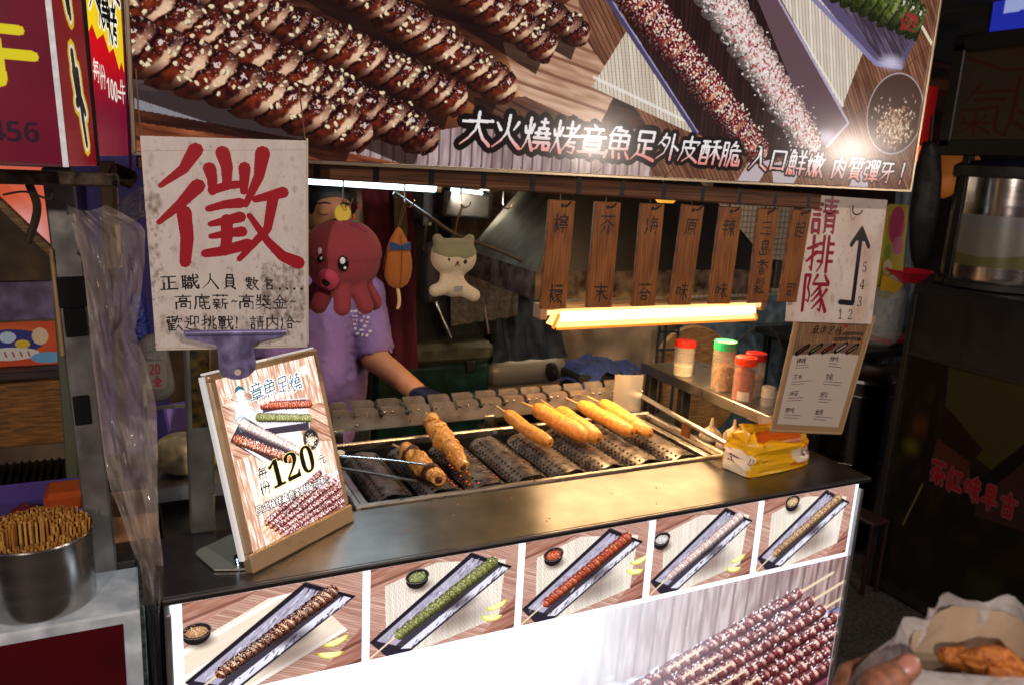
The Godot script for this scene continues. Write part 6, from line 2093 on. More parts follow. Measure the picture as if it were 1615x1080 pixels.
	m.tube([V(0.998, 1.70, -2.74), V(1.000, 1.36, -2.74)], 0.016, 12)
	solo("white_pipe", m, mat(hexc("c8d0d0"), 0.35), "short white vertical pipe at the end of the long tube lamp", "pipe")
	o = thing("speaker_box", "small black box hanging under the short tube lamp", "box", V(1.08, 1.40, -2.6))
	m = MB.new()
	m.box(V(1.085, 1.445, -2.62), V(0.185, 0.095, 0.08), 0.005, Basis(Vector3.BACK, -0.05))
	part(o, "case", m, M.black_metal)
	m = MB.new()
	m.box(V(1.085, 1.445, -2.578), V(0.16, 0.075, 0.004), 0.002, Basis(Vector3.BACK, -0.05))
	part(o, "front_grille", m, M.black)
	solo("pale_curtain", cloth(V(1.17, 0.95, -2.9), V(1.46, 0.98, -2.9), V(1.46, 1.52, -2.9), V(1.15, 1.52, -2.9), 26, 10, 0.014, 5.0, 8), mat(hexc("8c7c6c"), 0.85, 0.0, {"scale": 9.0, "tex": T.cloud, "bump": T.weave, "deep": 0.01}), "beige pleated curtain left of the hood", "curtain", "", 70)
	# strainers
	o = thing("noodle_strainer", "dark wire noodle strainer hanging by its handle behind the cat plush", "strainer", V(0.968, 1.09, -2.6))
	m = MB.new()
	m.lathe([[0.030, 1.11], [0.035, 1.13], [0.036, 1.27], [0.0375, 1.272], [0.0375, 1.285], [0.034, 1.285]], 20, V(0.966, 0, -2.6))
	part(o, "cup", m, mat(hexc("4c4c4e"), 0.4, 0.7, {"scale": 60.0, "bump": T.weave, "deep": 0.05}))
	m = MB.new()
	m.ball(V(0.966, 1.29, -2.6), V(0.032, 0.026, 0.032), Basis(), 14)
	part(o, "mesh_lid", m, mat(hexc("5a5a5c"), 0.5, 0.6, {"scale": 60.0, "bump": T.weave, "deep": 0.1}))
	m = MB.new()
	m.tube(curve([V(0.936, 1.28, -2.59), V(0.942, 1.37, -2.59), V(0.955, 1.388, -2.59), V(0.975, 1.382, -2.59), V(0.984, 1.28, -2.59)], 5), 0.0055, 8)
	part(o, "handle", m, M.steel_dark)
	m = MB.new()
	m.tube(curve([V(0.675, 1.50, -2.12), V(0.777, 1.435, -2.1), V(0.854, 1.391, -2.1), V(0.995, 1.345, -2.1), V(1.118, 1.288, -2.06)], 6), 0.0055, 8)
	solo("power_cable", m, mat(hexc("241a16"), 0.6), "thick dark cable running down from the tube lamp to the hood", "cable")
	# folding chair and cooler
	o = thing("folding_chair", "folded chair with black back and bright chrome tube frame on the cooler", "chair", V(1.21, 0.88, -2.95))
	m = MB.new()
	m.tube(curve([V(1.170, 0.90, -2.90), V(1.098, 1.07, -2.92), V(1.105, 1.145, -2.93), V(1.15, 1.185, -2.94), V(1.25, 1.185, -2.94), V(1.292, 1.15, -2.93), V(1.305, 1.08, -2.92), V(1.335, 0.91, -2.90)], 6), 0.010, 10)
	part(o, "chrome_frame", m, M.chrome)
	m = MB.new()
	m.plate(PackedVector2Array([Vector2(1.175, 0.90), Vector2(1.325, 0.91), Vector2(1.297, 1.09), Vector2(1.28, 1.165), Vector2(1.14, 1.165), Vector2(1.108, 1.09)]), 0.03, Transform3D(Basis(), V(0, 0, -2.945)))
	part(o, "back_pad", m, mat(hexc("23282a"), 0.5, 0.0, {"scale": 8.0, "tex": T.stain}))
	o = thing("cooler_box", "large dark green cool box with an olive lid behind the cook's arm", "cool box", V(1.12, 0.30, -3.1))
	m = MB.new()
	m.box(V(1.115, 0.54, -3.09), V(0.50, 0.50, 0.34), 0.02)
	part(o, "body", m, mat(hexc("0f3c34"), 0.45, 0.0, {"scale": 3.0, "tex": T.cloud}))
	m = MB.new()
	m.box(V(1.115, 0.830, -3.09), V(0.52, 0.085, 0.36), 0.022)
	part(o, "lid", m, mat(hexc("5c5a40"), 0.5, 0.0, {"scale": 3.0, "tex": T.cloud}))
	for x in [0.99, 1.27]:
		m = MB.new()
		m.box(V(x, 0.775, -2.914), V(0.045, 0.05, 0.02), 0.005)
		part(o, "latch", m, M.black)
	m = MB.new()
	m.box(V(1.07, 0.874, -3.0), V(0.10, 0.004, 0.03), 0.001)
	part(o, "lid_badge", m, mat(hexc("8a7a3c"), 0.5))
	m = MB.new()
	m.box(V(1.115, 0.14, -3.09), V(0.56, 0.28, 0.40), 0.01)
	solo("crate", m, mat(hexc("1c2430"), 0.6), "dark plastic crate under the green cool box", "crate")
	# tarpaulin over a trolley
	o = thing("covered_trolley", "trolley covered by a dark blue-grey tarpaulin on a black castor", "trolley", V(1.58, 0.62, -3.05))
	m = cloth(V(1.40, 0.765, -2.98), V(1.748, 0.775, -2.95), V(1.62, 1.20, -3.02), V(1.36, 1.22, -3.02), 30, 20, 0.016, 3.5, 12)
	part(o, "tarpaulin", m, mat(hexc("2a3440"), 0.55, 0.0, {"scale": 8.0, "tex": T.cloud, "rim": 0.2}), 70)
	m = MB.new()
	m.box(V(1.56, 1.0, -3.22), V(0.36, 0.44, 0.30), 0.02)
	part(o, "load", m, M.black)
	m = MB.new()
	m.lathe([[0.02, -0.012], [0.040, -0.012], [0.042, 0.0], [0.040, 0.012], [0.02, 0.012]], 18, V(1.70, 0.70, -3.0), Basis(Vector3.BACK, PI / 2))
	part(o, "castor", m, M.black)
	o = thing("gas_cylinder", "pale metal cylinder lying under the tarpaulin", "gas cylinder", V(1.60, 0.60, -3.15))
	m = MB.new()
	m.lathe([[0.02, -0.22], [0.06, -0.19], [0.075, -0.14], [0.075, 0.14], [0.06, 0.19], [0.02, 0.22]], 20, V(1.62, 0.685, -3.14), Basis(Vector3.BACK, PI / 2))
	part(o, "body", m, mat(hexc("9c9488"), 0.4, 0.3))
	o = thing("plastic_basin", "dark basin with a mustard yellow rim on the ground behind the grill", "basin", V(2.1, 0, -3.3))
	var bc := V(1.84, 0.50, -3.22)
	m = MB.new()
	m.lathe([[0.15, -0.16], [0.20, 0.0], [0.19, 0.0], [0.14, -0.15]], 28, bc, Basis(), false)
	m.lathe([[0.001, -0.155], [0.15, -0.155]], 28, bc, Basis(), false)
	part(o, "bowl", m, mat(hexc("1c2420"), 0.5))
	m = MB.new()
	var ring := []
	for i in 33: ring.append(bc + V(cos(TAU * i / 32.0) * 0.197, 0.002, sin(TAU * i / 32.0) * 0.197))
	m.tube(ring, 0.009, 8, false)
	part(o, "rim", m, mat(hexc("a07818"), 0.5))
	m = MB.new()
	m.box(V(1.84, 0.17, -3.22), V(0.4, 0.34, 0.4), 0.01)
	solo("black_crate", m, M.black, "black crate under the yellow-rimmed basin", "crate")
	# cloth on a black tin
	o = thing("black_tin", "black tin under the blue cloth behind the skewer rack", "tin", V(1.52, 0.76, -2.34))
	m = MB.new()
	m.box(V(1.53, 0.83, -2.36), V(0.24, 0.12, 0.14), 0.008)
	part(o, "body", m, M.black)
	var rows := []
	var nz := FastNoiseLite.new()
	nz.seed = 21
	nz.frequency = 9.0
	for k in 19:
		var r := PackedVector3Array()
		for j in 27:
			var s := j / 26.0
			var t := k / 18.0
			var p := V(lerpf(1.405, 1.672, s), 0.0, lerpf(-2.27, -2.42, t))
			var y := 0.899 + 0.026 * exp(-pow((s - 0.42) * 3.2, 2.0)) + 0.012 * nz.get_noise_2d(p.x * 1.5, p.z * 2.0)
			y -= 0.055 * pow(maxf(0, 0.35 - t) / 0.35, 1.5) * (1.0 if s < 0.72 else 0.35) * (0.8 + 0.5 * sin(s * 11.0))
			y -= 0.05 * pow(maxf(0, 0.1 - s) / 0.1, 1.2)
			y += 0.006 * sin(s * 24.0 + t * 5.0)
			r.append(V(p.x, y, p.z))
		rows.append(r)
	m = MB.new()
	m.grid(rows)
	solo("blue_cloth", m, mat(hexc("2c4694"), 0.9, 0.0, {"scale": 14.0, "bump": T.weave, "deep": 0.02, "tex": T.cloud, "rim": 0.3}), "crumpled blue cleaning cloth draped over a black tin", "cloth", "", 70)
	# right-hand part: tiled panel, blue sheet, round board, small rack
	o = thing("mesh_panel", "cream gridded wall panel behind the right-hand wooden tags", "panel", V(2.9, 0.86, -3.25))
	m = MB.new()
	m.box(V(2.93, 1.18, -3.28), V(0.72, 0.66, 0.02), 0.002)
	part(o, "backing", m, mat(hexc("b4a898"), 0.6))
	m = MB.new()
	for i in 25: m.box(V(2.585 + i * 0.029, 1.18, -3.267), V(0.004, 0.66, 0.005), 0.0)
	for i in 23: m.box(V(2.93, 0.865 + i * 0.029, -3.266), V(0.72, 0.004, 0.005), 0.0)
	stuff(part(o, "grid_wire", m, mat(hexc("7c7268"), 0.6)))
	solo("blue_sheet", cloth(V(2.45, 0.2, -3.05), V(3.3, 0.2, -3.05), V(3.3, 1.0, -3.07), V(2.45, 1.0, -3.07), 30, 12, 0.014, 3.0, 31), mat(hexc("6c8494"), 0.5, 0.0, {"scale": 4.0, "tex": T.cloud}), "pale blue plastic sheet hanging behind the spice jars", "plastic sheet", "", 70)
	m = MB.new()
	m.lathe([[0.001, 0.012], [0.24, 0.010], [0.25, 0.0], [0.24, -0.012], [0.001, -0.012]], 36, V(2.28, 0.69, -2.72), Basis(Vector3.RIGHT, PI / 2 - 0.25), false)
	solo("round_board", m, M.wood_tan, "round brown board leaning behind the spice jars", "board")
	o = thing("wire_rack", "small dark blue wire rack left of the spice jars", "rack", V(2.0, 0.70, -2.6))
	m = MB.new()
	for x in [1.962, 1.995, 2.06]: m.tube([V(x, 1.06, -2.6), V(x + 0.004, 0.0, -2.6)], 0.006, 6)
	for y in [0.80, 0.88, 0.955]: m.tube([V(1.962, y, -2.6), V(2.06, y - 0.004, -2.6)], 0.005, 6)
	part(o, "frame", m, mat(hexc("24405c"), 0.4, 0.3))
	o = thing("thin_wire", "thin dark wires tied across the pale blue sheet", "wire", V(2.75, 0.9, -2.85))
	m = MB.new()
	m.tube(curve([V(2.50, 0.96, -2.85), V(2.62, 0.925, -2.85), V(2.74, 0.905, -2.85), V(2.86, 0.905, -2.85), V(2.98, 0.90, -2.85)], 4), 0.004, 5)
	m.tube(curve([V(2.74, 0.905, -2.85), V(2.66, 0.86, -2.85), V(2.58, 0.80, -2.85)], 4), 0.004, 5)
	m.tube(curve([V(2.78, 0.905, -2.85), V(2.86, 0.84, -2.85), V(2.90, 0.76, -2.85)], 4), 0.004, 5)
	part(o, "strand", m, mat(hexc("4a4038"), 0.7))
	o = thing("sauce_tub", "dark round tub in the shade under the side shelf", "tub", V(1.75, 0, -2.1))
	m = MB.new()
	m.lathe([[0.10, 0.0], [0.12, 0.52], [0.124, 0.53], [0.12, 0.54], [0.02, 0.56]], 26, V(1.86, 0.0, -2.32))
	part(o, "body", m, mat(hexc("3a1c34"), 0.3))

func make_left() -> void:
	var m := MB.new()
	var o := thing("steel_post", "dented steel post wrapped with black tape, left of the plastic sheeting", "post", V(-0.058, 0.80, -1.585))
	var lean := Basis(Vector3.BACK, -0.035)
	m = MB.new()
	m.box(V(-0.0720, 1.17, -1.585), V(0.046, 0.76, 0.034), 0.003, Basis(Vector3.BACK, 0.042))
	part(o, "tube", m, M.alu)
	m = MB.new()
	m.box(V(-0.0775, 1.338, -1.5655), V(0.044, 0.055, 0.008), 0.002, Basis(Vector3.BACK, 0.03))
	m.box(V(-0.0755, 1.285, -1.5655), V(0.034, 0.052, 0.009), 0.002, Basis(Vector3.BACK, 0.05))
	part(o, "black_tape", m, mat(hexc("121212"), 0.25))
	m = MB.new()
	m.box(V(-0.0745, 1.124, -1.5655), V(0.026, 0.055, 0.006), 0.002, Basis(Vector3.BACK, 0.04))
	part(o, "socket_plate", m, M.black_metal)
	m = MB.new()
	m.box(V(-0.1020, 1.32, -1.566), V(0.007, 0.19, 0.008), 0.002, Basis(Vector3.BACK, 0.03))
	part(o, "edge_strip", m, mat(hexc("a88c64"), 0.4, 0.4))
	o = thing("steel_post", "second pale post behind the top of the plastic sheeting", "post", V(-0.01, 1.2, -1.70))
	m = MB.new()
	m.box(V(-0.012, 1.46, -1.71), V(0.030, 0.20, 0.02), 0.002)
	part(o, "tube", m, mat(hexc("b09c80"), 0.5, 0.3))
	# the red signs of the next stall on a rail
	o = thing("sign_rail", "steel rail under the red signs with rusty ends", "rail", V(-0.10, 1.53, -1.39))
	m = MB.new()
	m.box(V(-0.14, 1.5385, -1.40), V(0.29, 0.020, 0.05), 0.003, Basis(Vector3.BACK, 0.005))
	part(o, "bar", m, mat(hexc("8c7a6c"), 0.5, 0.6, {"scale": 8.0, "tex": T.stain}))
	m = MB.new()
	m.box(V(0.010, 1.545, -1.42), V(0.040, 0.028, 0.06), 0.006, Basis(Vector3.BACK, -0.4))
	part(o, "rusty_end", m, mat(hexc("4a2c1a"), 0.8, 0.2, {"scale": 30.0, "tex": T.stain, "bump": T.fine, "deep": 0.1}))
	m = MB.new()
	m.tube(curve([V(-0.115, 1.528, -1.39), V(-0.108, 1.50, -1.40), V(-0.112, 1.475, -1.41), V(-0.125, 1.44, -1.42)], 5), 0.006, 7)
	m.tube(curve([V(-0.150, 1.512, -1.40), V(-0.120, 1.518, -1.39), V(-0.09, 1.508, -1.39), V(-0.086, 1.522, -1.39)], 5), 0.0018, 6)
	part(o, "hanging_wire", m, mat(hexc("3a2a20"), 0.7))
	o = thing("red_sign", "dark red sign box with a big yellow character and the number 456", "sign", V(-0.2, 1.56, -1.22))
	var sans := SystemFont.new()
	sans.font_names = PackedStringArray(["Droid Sans"])
	sans.font_weight = 700
	m = MB.new()
	m.plate(PackedVector2Array([Vector2(-0.36, 1.562), Vector2(-0.0545, 1.562), Vector2(-0.0680, 1.95), Vector2(-0.36, 1.95)]), 0.09, Transform3D(Basis(), V(0, 0, -1.2465)))
	part(o, "box", m, mat(hexc("5a1020"), 0.4))
	var p := Pic.new(300, 380, hexc("7c0c2c"))
	for y in 380:
		for x in 300: p.px(x, y, hexc("560820"), clampf(0.5 + 0.9 * p.nz.get_noise_2d(x * 0.05, y * 0.04), 0, 1) * 0.6)
	p.poly(PackedVector2Array([Vector2(206, 160), Vector2(250, 168), Vector2(206, 216), Vector2(160, 180)]), hexc("3c0818"), 0.5)
	for q in [[237, 206, 241, 283, 18], [200, 224, 268, 224, 12], [196, 252, 280, 253, 13], [218, 204, 206, 226, 11]]:
		p.line(PackedVector2Array([Vector2(q[0], q[1]), Vector2(q[2], q[3])]), q[4], q[4], hexc("e2d41c"))
	p.text3("456", sans, 222, 356, 34, hexc("2c1022"))
	var tx := p.tex()
	part(o, "sign_face", face(V(-0.36, 1.566, -1.2005), V(-0.0600, 1.566, -1.2005), V(-0.0728, 1.95, -1.2005), V(-0.36, 1.95, -1.2005)), mat(Color(0.6, 0.6, 0.6), 0.25, 0.0, {"tex": tx, "etex": tx, "power": 0.6}), 0)
	m = MB.new()
	m.plate(PackedVector2Array([Vector2(-0.0600, 1.562), Vector2(-0.0535, 1.562), Vector2(-0.0670, 1.95), Vector2(-0.0740, 1.95)]), 0.006, Transform3D(Basis(), V(0, 0, -1.2005)))
	part(o, "corner_trim", m, mat(hexc("dce0e4"), 0.35, 0.0, {"scale": 9.0, "tex": T.faint, "emit": Color(0.9, 0.95, 1.0), "power": 0.12}))
	# its side panel, turned to the aisle
	o = thing("side_panel_sign", "narrow red sign panel with black brush shapes outlined in yellow", "sign", V(-0.045, 1.56, -1.27))
	p = Pic.new(120, 380, hexc("84101c"))
	for pas in 3:
		var c: Color = [hexc("e8c81c"), hexc("f4f0e4"), hexc("1c1416")][pas]
		var g: float = [26.0, 14.0, 4.0][pas]
		for q in [[40, 108, 52, 160, 60, 190], [52, 140, 62, 170, 66, 196], [58, 240, 64, 290, 56, 262], [72, 262, 78, 320, 84, 352], [60, 300, 78, 296, 90, 312]]:
			p.line(PackedVector2Array([Vector2(q[0], q[1]), Vector2(q[2], q[3]), Vector2(q[4], q[5])]), 10 + g, 6 + g, c)
	tx = p.tex()
	var a := V(-0.0530, 1.563, -1.205); var b := V(-0.0225, 1.563, -1.265)
	var d := V(-0.0350, 1.95, -1.265); var e := V(-0.0668, 1.95, -1.205)
	part(o, "sign_face", face(a, b, d, e), mat(Color(0.6, 0.6, 0.6), 0.25, 0.0, {"tex": tx, "etex": tx, "power": 0.6}), 0)
	m = MB.new()
	var k := V(-0.010, 0, -0.020)
	m.quad(b + k, a + k, e + k, d + k); m.quad(b, b + k, d + k, d); m.quad(a + k, a, e, e + k); m.quad(a + k, b + k, b, a)
	part(o, "back_box", m, mat(hexc("2c0c10"), 0.5), 0)
	o = thing("red_sign", "bright red sign with crowded black characters on a yellow flame shape", "sign", V(0, 1.57, -1.45))
	p = Pic.new(260, 380, hexc("a80c18"))
	for y in 380:
		for x in 260: p.px(x, y, hexc("c8101c").lerp(hexc("70102c"), smoothstep(210.0, 330.0, y)))
	var r := RandomNumberGenerator.new()
	r.seed = 5
	var fl := PackedVector2Array([Vector2(0, 0), Vector2(200, 0), Vector2(214, 90), Vector2(232, 60), Vector2(236, 130), Vector2(250, 150), Vector2(246, 250), Vector2(228, 232), Vector2(210, 246), Vector2(180, 214), Vector2(150, 222), Vector2(120, 196), Vector2(80, 206), Vector2(56, 186), Vector2(30, 200), Vector2(0, 180)])
	p.poly(fl, hexc("ecc81c"))
	for pas in 2:
		var c := hexc("f8f4e0") if pas == 0 else hexc("141010")
		var g := 9.0 if pas == 0 else 0.0
		words(p, "大火燒烤", -4, 78, 62, Vector2(52, 22), 8.0, c, 0, g)
		words(p, "章魚足", 96, 22, 54, Vector2(48, 34), 7.0, c, 0, g)
	words(p, "每份", 40, 236, 34, Vector2(36, 8), 4.4, hexc("e8dcd0"))
	p.text3("100=", sans, 112, 290, 44, hexc("e8dcd0"), 0.0, 0.12)
	words(p, "牛", 206, 262, 34, Vector2(36, 8), 4.4, hexc("e8dcd0"))
	tx = p.tex()
	a = V(-0.028, 1.574, -1.40); b = V(0.0265, 1.576, -1.50); d = V(0.020, 1.95, -1.50); e = V(-0.038, 1.95, -1.40)
	part(o, "sign_face", face(a, b, d, e), mat(Color(0.6, 0.6, 0.6), 0.25, 0.0, {"tex": tx, "etex": tx, "power": 1.0}), 0)
	m = MB.new()
	k = V(-0.016, 0, -0.010)
	m.quad(b + k, a + k, e + k, d + k); m.quad(b, b + k, d + k, d); m.quad(a + k, a, e, e + k); m.quad(a + k, b + k, b, a)
	part(o, "back_box", m, mat(hexc("2c0c10"), 0.5), 0)
	m = MB.new()
	m.box(V(-0.030, 1.76, -1.385), V(0.010, 0.40, 0.016), 0.002, Basis(Vector3.BACK, 0.026))
	part(o, "dark_edge", m, mat(hexc("241a14"), 0.4))
	m = MB.new()
	m.box(V(0.0225, 1.76, -1.42), V(0.005, 0.42, 0.02), 0.001)
	solo("banner_hanger", m, mat(hexc("8c6c9c"), 0.25, 0.8), "thin shiny upright strip between the red sign and the banner", "strip")
	# clear plastic sheeting
	var nz := FastNoiseLite.new()
	nz.seed = 3
	nz.frequency = 5.0
	nz.fractal_octaves = 3
	var edge := [[-0.073, -0.016, 1.497], [-0.066, 0.040, 1.462], [-0.055, 0.037, 1.40], [-0.052, 0.026, 1.335], [-0.050, 0.016, 1.29], [-0.050, 0.030, 1.235], [-0.046, 0.045, 1.15], [-0.042, 0.043, 1.08], [-0.032, 0.040, 1.0], [-0.012, 0.040, 0.92], [0.006, 0.044, 0.85], [0.012, 0.034, 0.76], [0.016, 0.032, 0.62], [0.018, 0.040, 0.45]]
	var rows := []
	for i in 60:
		var t := i / 59.0 * (edge.size() - 1)
		var i0 := mini(int(t), edge.size() - 2)
		var f := t - i0
		var q := []
		for z in 3: q.append(lerpf(edge[i0][z], edge[i0 + 1][z], f))
		var rr := PackedVector3Array()
		for j in 26:
			var s := j / 25.0
			var x := lerpf(q[0], q[1], s)
			var y: float = q[2] - 0.010 * sin(s * PI)
			var z := -1.455 + 0.034 * nz.get_noise_2d(s * 0.30 + y * 0.1, y * 1.3) - 0.020 * absf(nz.get_noise_2d(s * 0.55 + 9.0 - y * 0.5, y * 2.2)) - 0.008 * absf(nz.get_noise_2d(s * 1.2 + 30.0 + y, y * 5.0))
			rr.append(V(x, y, z))
		rows.append(rr)
	m = MB.new()
	m.grid(rows)
	solo("plastic_sheeting", m, mat(Color(0.98, 0.92, 0.88), 0.27, 0.0, {"alpha": 0.24, "scale": 3.0, "bump": T.crumple, "deep": 0.35, "world": true, "coat": 1.0, "coat_rough": 0.08}), "crumpled clear plastic sheeting hanging from the left post", "plastic sheet", "", 80)
	m = MB.new()
	var tuft := Blob.new(V(-0.02, 1.42, -1.74), V(0.07, 1.53, -1.64), 0.004)
	tuft.cap(V(0.012, 1.465, -1.69), V(0.036, 1.482, -1.69), 0.020, 0.024, 0.01)
	tuft.cap(V(0.040, 1.49, -1.69), V(0.042, 1.512, -1.69), 0.009, 0.005, 0.008)
	tuft.mesh(m)
	solo("knotted_bag", m, mat(Color(0.9, 0.88, 0.9), 0.14, 0.0, {"alpha": 0.3, "scale": 14.0, "bump": T.crumple, "deep": 0.8}), "small knotted clear plastic bag above the sheeting, against the job notice", "plastic bag", "", 70)
	# the white light box with the red panel, and the can of sticks on it
	o = thing("light_box", "white-framed light box with a dark red panel at the lower left", "light box", V(-0.2, 0, -1.48))
	m = MB.new()
	m.box(V(-0.24, 0.40, -1.488), V(0.496, 0.80, 0.168), 0.004)
	part(o, "case", m, mat(hexc("d8dcdc"), 0.35, 0.0, {"scale": 3.0, "tex": T.cloud, "emit": Color(0.85, 0.92, 1.0), "power": 0.10}))
	p = Pic.new(200, 300, hexc("4c0410"))
	p.oval(20, 78, 96, 50, hexc("a8101c"), 1, 0, 40)
	p.oval(20, 100, 70, 40, hexc("c01c24"), 0.5, 0, 40)
	for y in 300:
		for x in 200: p.px(x, y, hexc("240208"), clampf(p.nz.get_noise_2d(x * 0.1, y * 0.1) + 0.1, 0, 1) * 0.6)
	tx = p.tex()
	part(o, "red_panel", face(V(-0.40, 0.20, -1.4025), V(-0.026, 0.20, -1.4025), V(-0.026, 0.781, -1.4025), V(-0.40, 0.781, -1.4025)), mat(Color.WHITE, 0.18, 0.0, {"tex": tx}), 0)
	m = MB.new()
	m.box(V(0.0050, 0.405, -1.488), V(0.008, 0.81, 0.175), 0.002)
	part(o, "metal_edge", m, mat(hexc("788480"), 0.4, 0.7, {"scale": 9.0, "tex": T.stain}))
	m = MB.new()
	m.box(V(-0.10, 0.806, -1.592), V(0.20, 0.016, 0.045), 0.003)
	part(o, "back_ledge", m, M.steel_dark)
	o = thing("skewer_can", "stainless steel can packed with bamboo skewers on the white light box", "can", V(-0.152, 0.801, -1.492))
	var c := V(-0.154, 0.8015, -1.502)
	m = MB.new()
	m.lathe([[0.084, 0.0], [0.087, 0.003], [0.087, 0.126], [0.0885, 0.129], [0.0875, 0.132], [0.085, 0.129], [0.085, 0.01]], 48, c, Basis(), false)
	m.lathe([[0.001, 0.002], [0.084, 0.002]], 32, c, Basis(), false)
	part(o, "can_wall", m, mat(hexc("b0aca6"), 0.30, 1.0, {"scale": Vector3(1, 8, 1), "rtex": T.smudge, "bump": T.brush, "deep": 0.01}))
	var sticks := [mat(hexc("b8843c"), 0.75), mat(hexc("a8702c"), 0.75), mat(hexc("c89a50"), 0.75)]
	var tip := mat(hexc("8c5420"), 0.85)
	var rg := RandomNumberGenerator.new()
	rg.seed = 8
	# bundle of sticks, shorter ones in a hollow towards the viewer's left
	var per := []
	var st := MB.new()
	st.tube([V(0, 0, 0), V(0, 0.1, 0), V(0, 0.2, 0)], 0.0020, 6)
	var sm := st.done(30)
	var lots := MB.new()
	var n := 0
	var spots := []
	for i in 22:
		for j in 22:
			var q := Vector2((i - 10.5) * 0.0078 + (0.0039 if j % 2 else 0.0), (j - 10.5) * 0.0076) + Vector2(rg.randf_range(-1, 1), rg.randf_range(-1, 1)) * 0.0012
			if q.length() < 0.0805: spots.append(q)
	spots.sort_custom(func(u, v): return u.y > v.y)
	for q in spots:
		var hole: Vector2 = (q - Vector2(-0.012, 0.030)) / Vector2(0.034, 0.024)
		var hgt := 0.140 + 0.010 * (1.0 - pow(q.length() / 0.08, 2.0)) + rg.randf_range(-0.0035, 0.0035) - (0.012 if q.y > 0.03 else 0.0)
		if hole.length() < 1.0: hgt = 0.104 - 0.012 * (1.0 - hole.length()) + rg.randf_range(-0.004, 0.004)
		var tilt: Vector2 = Vector2(rg.randfn(), rg.randfn()) * 0.012 + q * 0.25
		if n < 300:
			var si := MeshInstance3D.new()
			si.name = "bamboo_stick"
			si.mesh = sm
			si.material_override = sticks[rg.randi() % 3]
			o.add_child(si, true)
			var ax := V(tilt.x, 1, tilt.y).normalized()
			si.transform = o.transform.affine_inverse() * Transform3D(Basis(ax.cross(Vector3.BACK).normalized(), ax, ax.cross(Vector3.BACK).normalized().cross(ax)) * Basis.from_scale(V(1, (hgt - 0.006) / 0.2, 1)), c + V(q.x - tilt.x * hgt * 0.3, 0.006, q.y - tilt.y * hgt * 0.3))
		else:
			lots.tube([c + V(q.x, 0.006, q.y), c + V(q.x + tilt.x * 0.1, hgt, q.y + tilt.y * 0.1)], 0.002, 6)
		n += 1
	if lots.v.size():
		stuff(part(o, "bamboo_sticks", lots, sticks[1]))
	# behind: shelf with a pot, carton, tray, box, posters
	o = thing("wire_shelf", "steel shelf frame holding a cream pot beside the taped post", "shelf", V(0.13, 0.0, -1.95))
	m = MB.new()
	m.box(V(0.128, 0.802, -1.90), V(0.19, 0.034, 0.012), 0.002)
	m.box(V(0.128, 0.817, -2.0), V(0.19, 0.006, 0.20), 0.002)
	part(o, "board", m, M.alu)
	for x in [0.038, 0.22]:
		for z in [-1.90, -2.09]:
			m = MB.new()
			m.box(V(x, 0.51, z), V(0.010, 1.02, 0.010), 0.002)
			part(o, "upright", m, M.alu)
	m = MB.new()
	m.box(V(0.128, 1.015, -1.90), V(0.19, 0.008, 0.008), 0.001)
	part(o, "top_bar", m, M.alu)
	o = thing("cream_pot", "cream coloured plastic pot with an oval dark label on its lid", "pot", V(0.118, 0.82, -1.99))
	m = MB.new()
	m.lathe([[0.040, 0.0], [0.058, 0.015], [0.066, 0.045], [0.064, 0.066], [0.060, 0.072], [0.058, 0.078], [0.045, 0.086], [0.02, 0.089]], 28, V(0.118, 0.822, -1.99))
	part(o, "body", m, mat(hexc("c8b488"), 0.35, 0.0, {"scale": 6.0, "tex": T.cloud}), 60)
	m = MB.new()
	m.ball(V(0.121, 0.905, -1.972), V(0.040, 0.004, 0.020), Basis(Vector3.RIGHT, 0.22), 18)
	part(o, "oval_label", m, mat(hexc("4c5a70"), 0.4))
	o = thing("purple_packet", "purple plastic packet behind the cream pot", "packet", V(0.11, 0.90, -2.05))
	m = MB.new()
	m.box(V(0.112, 0.935, -2.06), V(0.060, 0.075, 0.02), 0.008, Basis(Vector3.BACK, 0.15) * Basis(Vector3.RIGHT, -0.4))
	part(o, "wrapper", m, mat(hexc("6c58a0"), 0.3))
	m = MB.new()
	var lem := Blob.new(V(0.15, 0.80, -2.08), V(0.25, 0.94, -1.94), 0.005)
	lem.cap(V(0.19, 0.845, -2.0), V(0.205, 0.850, -2.0), 0.024, 0.02, 0.01)
	lem.cap(V(0.195, 0.885, -2.01), V(0.205, 0.889, -2.01), 0.022, 0.02, 0.01)
	lem.mesh(m)
	solo("yellow_snacks", m, mat(hexc("b4a030"), 0.5, 0.0, {"scale": 20.0, "tex": T.stain}), "yellow wrapped snacks on the shelf right of the taped post", "snack", "", 70)
	o = thing("carton", "open brown cardboard carton behind the plastic sheeting", "carton", V(-0.01, 0.55, -1.95))
	m = MB.new()
	m.box(V(-0.015, 0.655, -1.96), V(0.13, 0.20, 0.22), 0.003)
	part(o, "body", m, M.card)
	m = MB.new()
	m.box(V(-0.018, 0.762, -1.83), V(0.13, 0.004, 0.07), 0.001, Basis(Vector3.RIGHT, 0.5))
	part(o, "flap", m, M.card)
	m = MB.new()
	m.box(V(-0.015, 0.27, -1.97), V(0.22, 0.54, 0.26), 0.004)
	solo("stool_block", m, M.black, "dark block that the brown carton stands on", "block")
	o = thing("plastic_tray", "purple plastic tray with an orange divider and red scraps behind the stick can", "tray", V(-0.2, 0.70, -2.10))
	m = MB.new()
	m.box(V(-0.235, 0.705, -2.10), V(0.27, 0.006, 0.20), 0.002)
	for q in [[V(-0.235, 0.728, -2.0), V(0.27, 0.05, 0.008)], [V(-0.235, 0.728, -2.2), V(0.27, 0.05, 0.008)], [V(-0.10, 0.728, -2.1), V(0.008, 0.05, 0.2)], [V(-0.37, 0.728, -2.1), V(0.008, 0.05, 0.2)]]: m.box(q[0], q[1], 0.003)
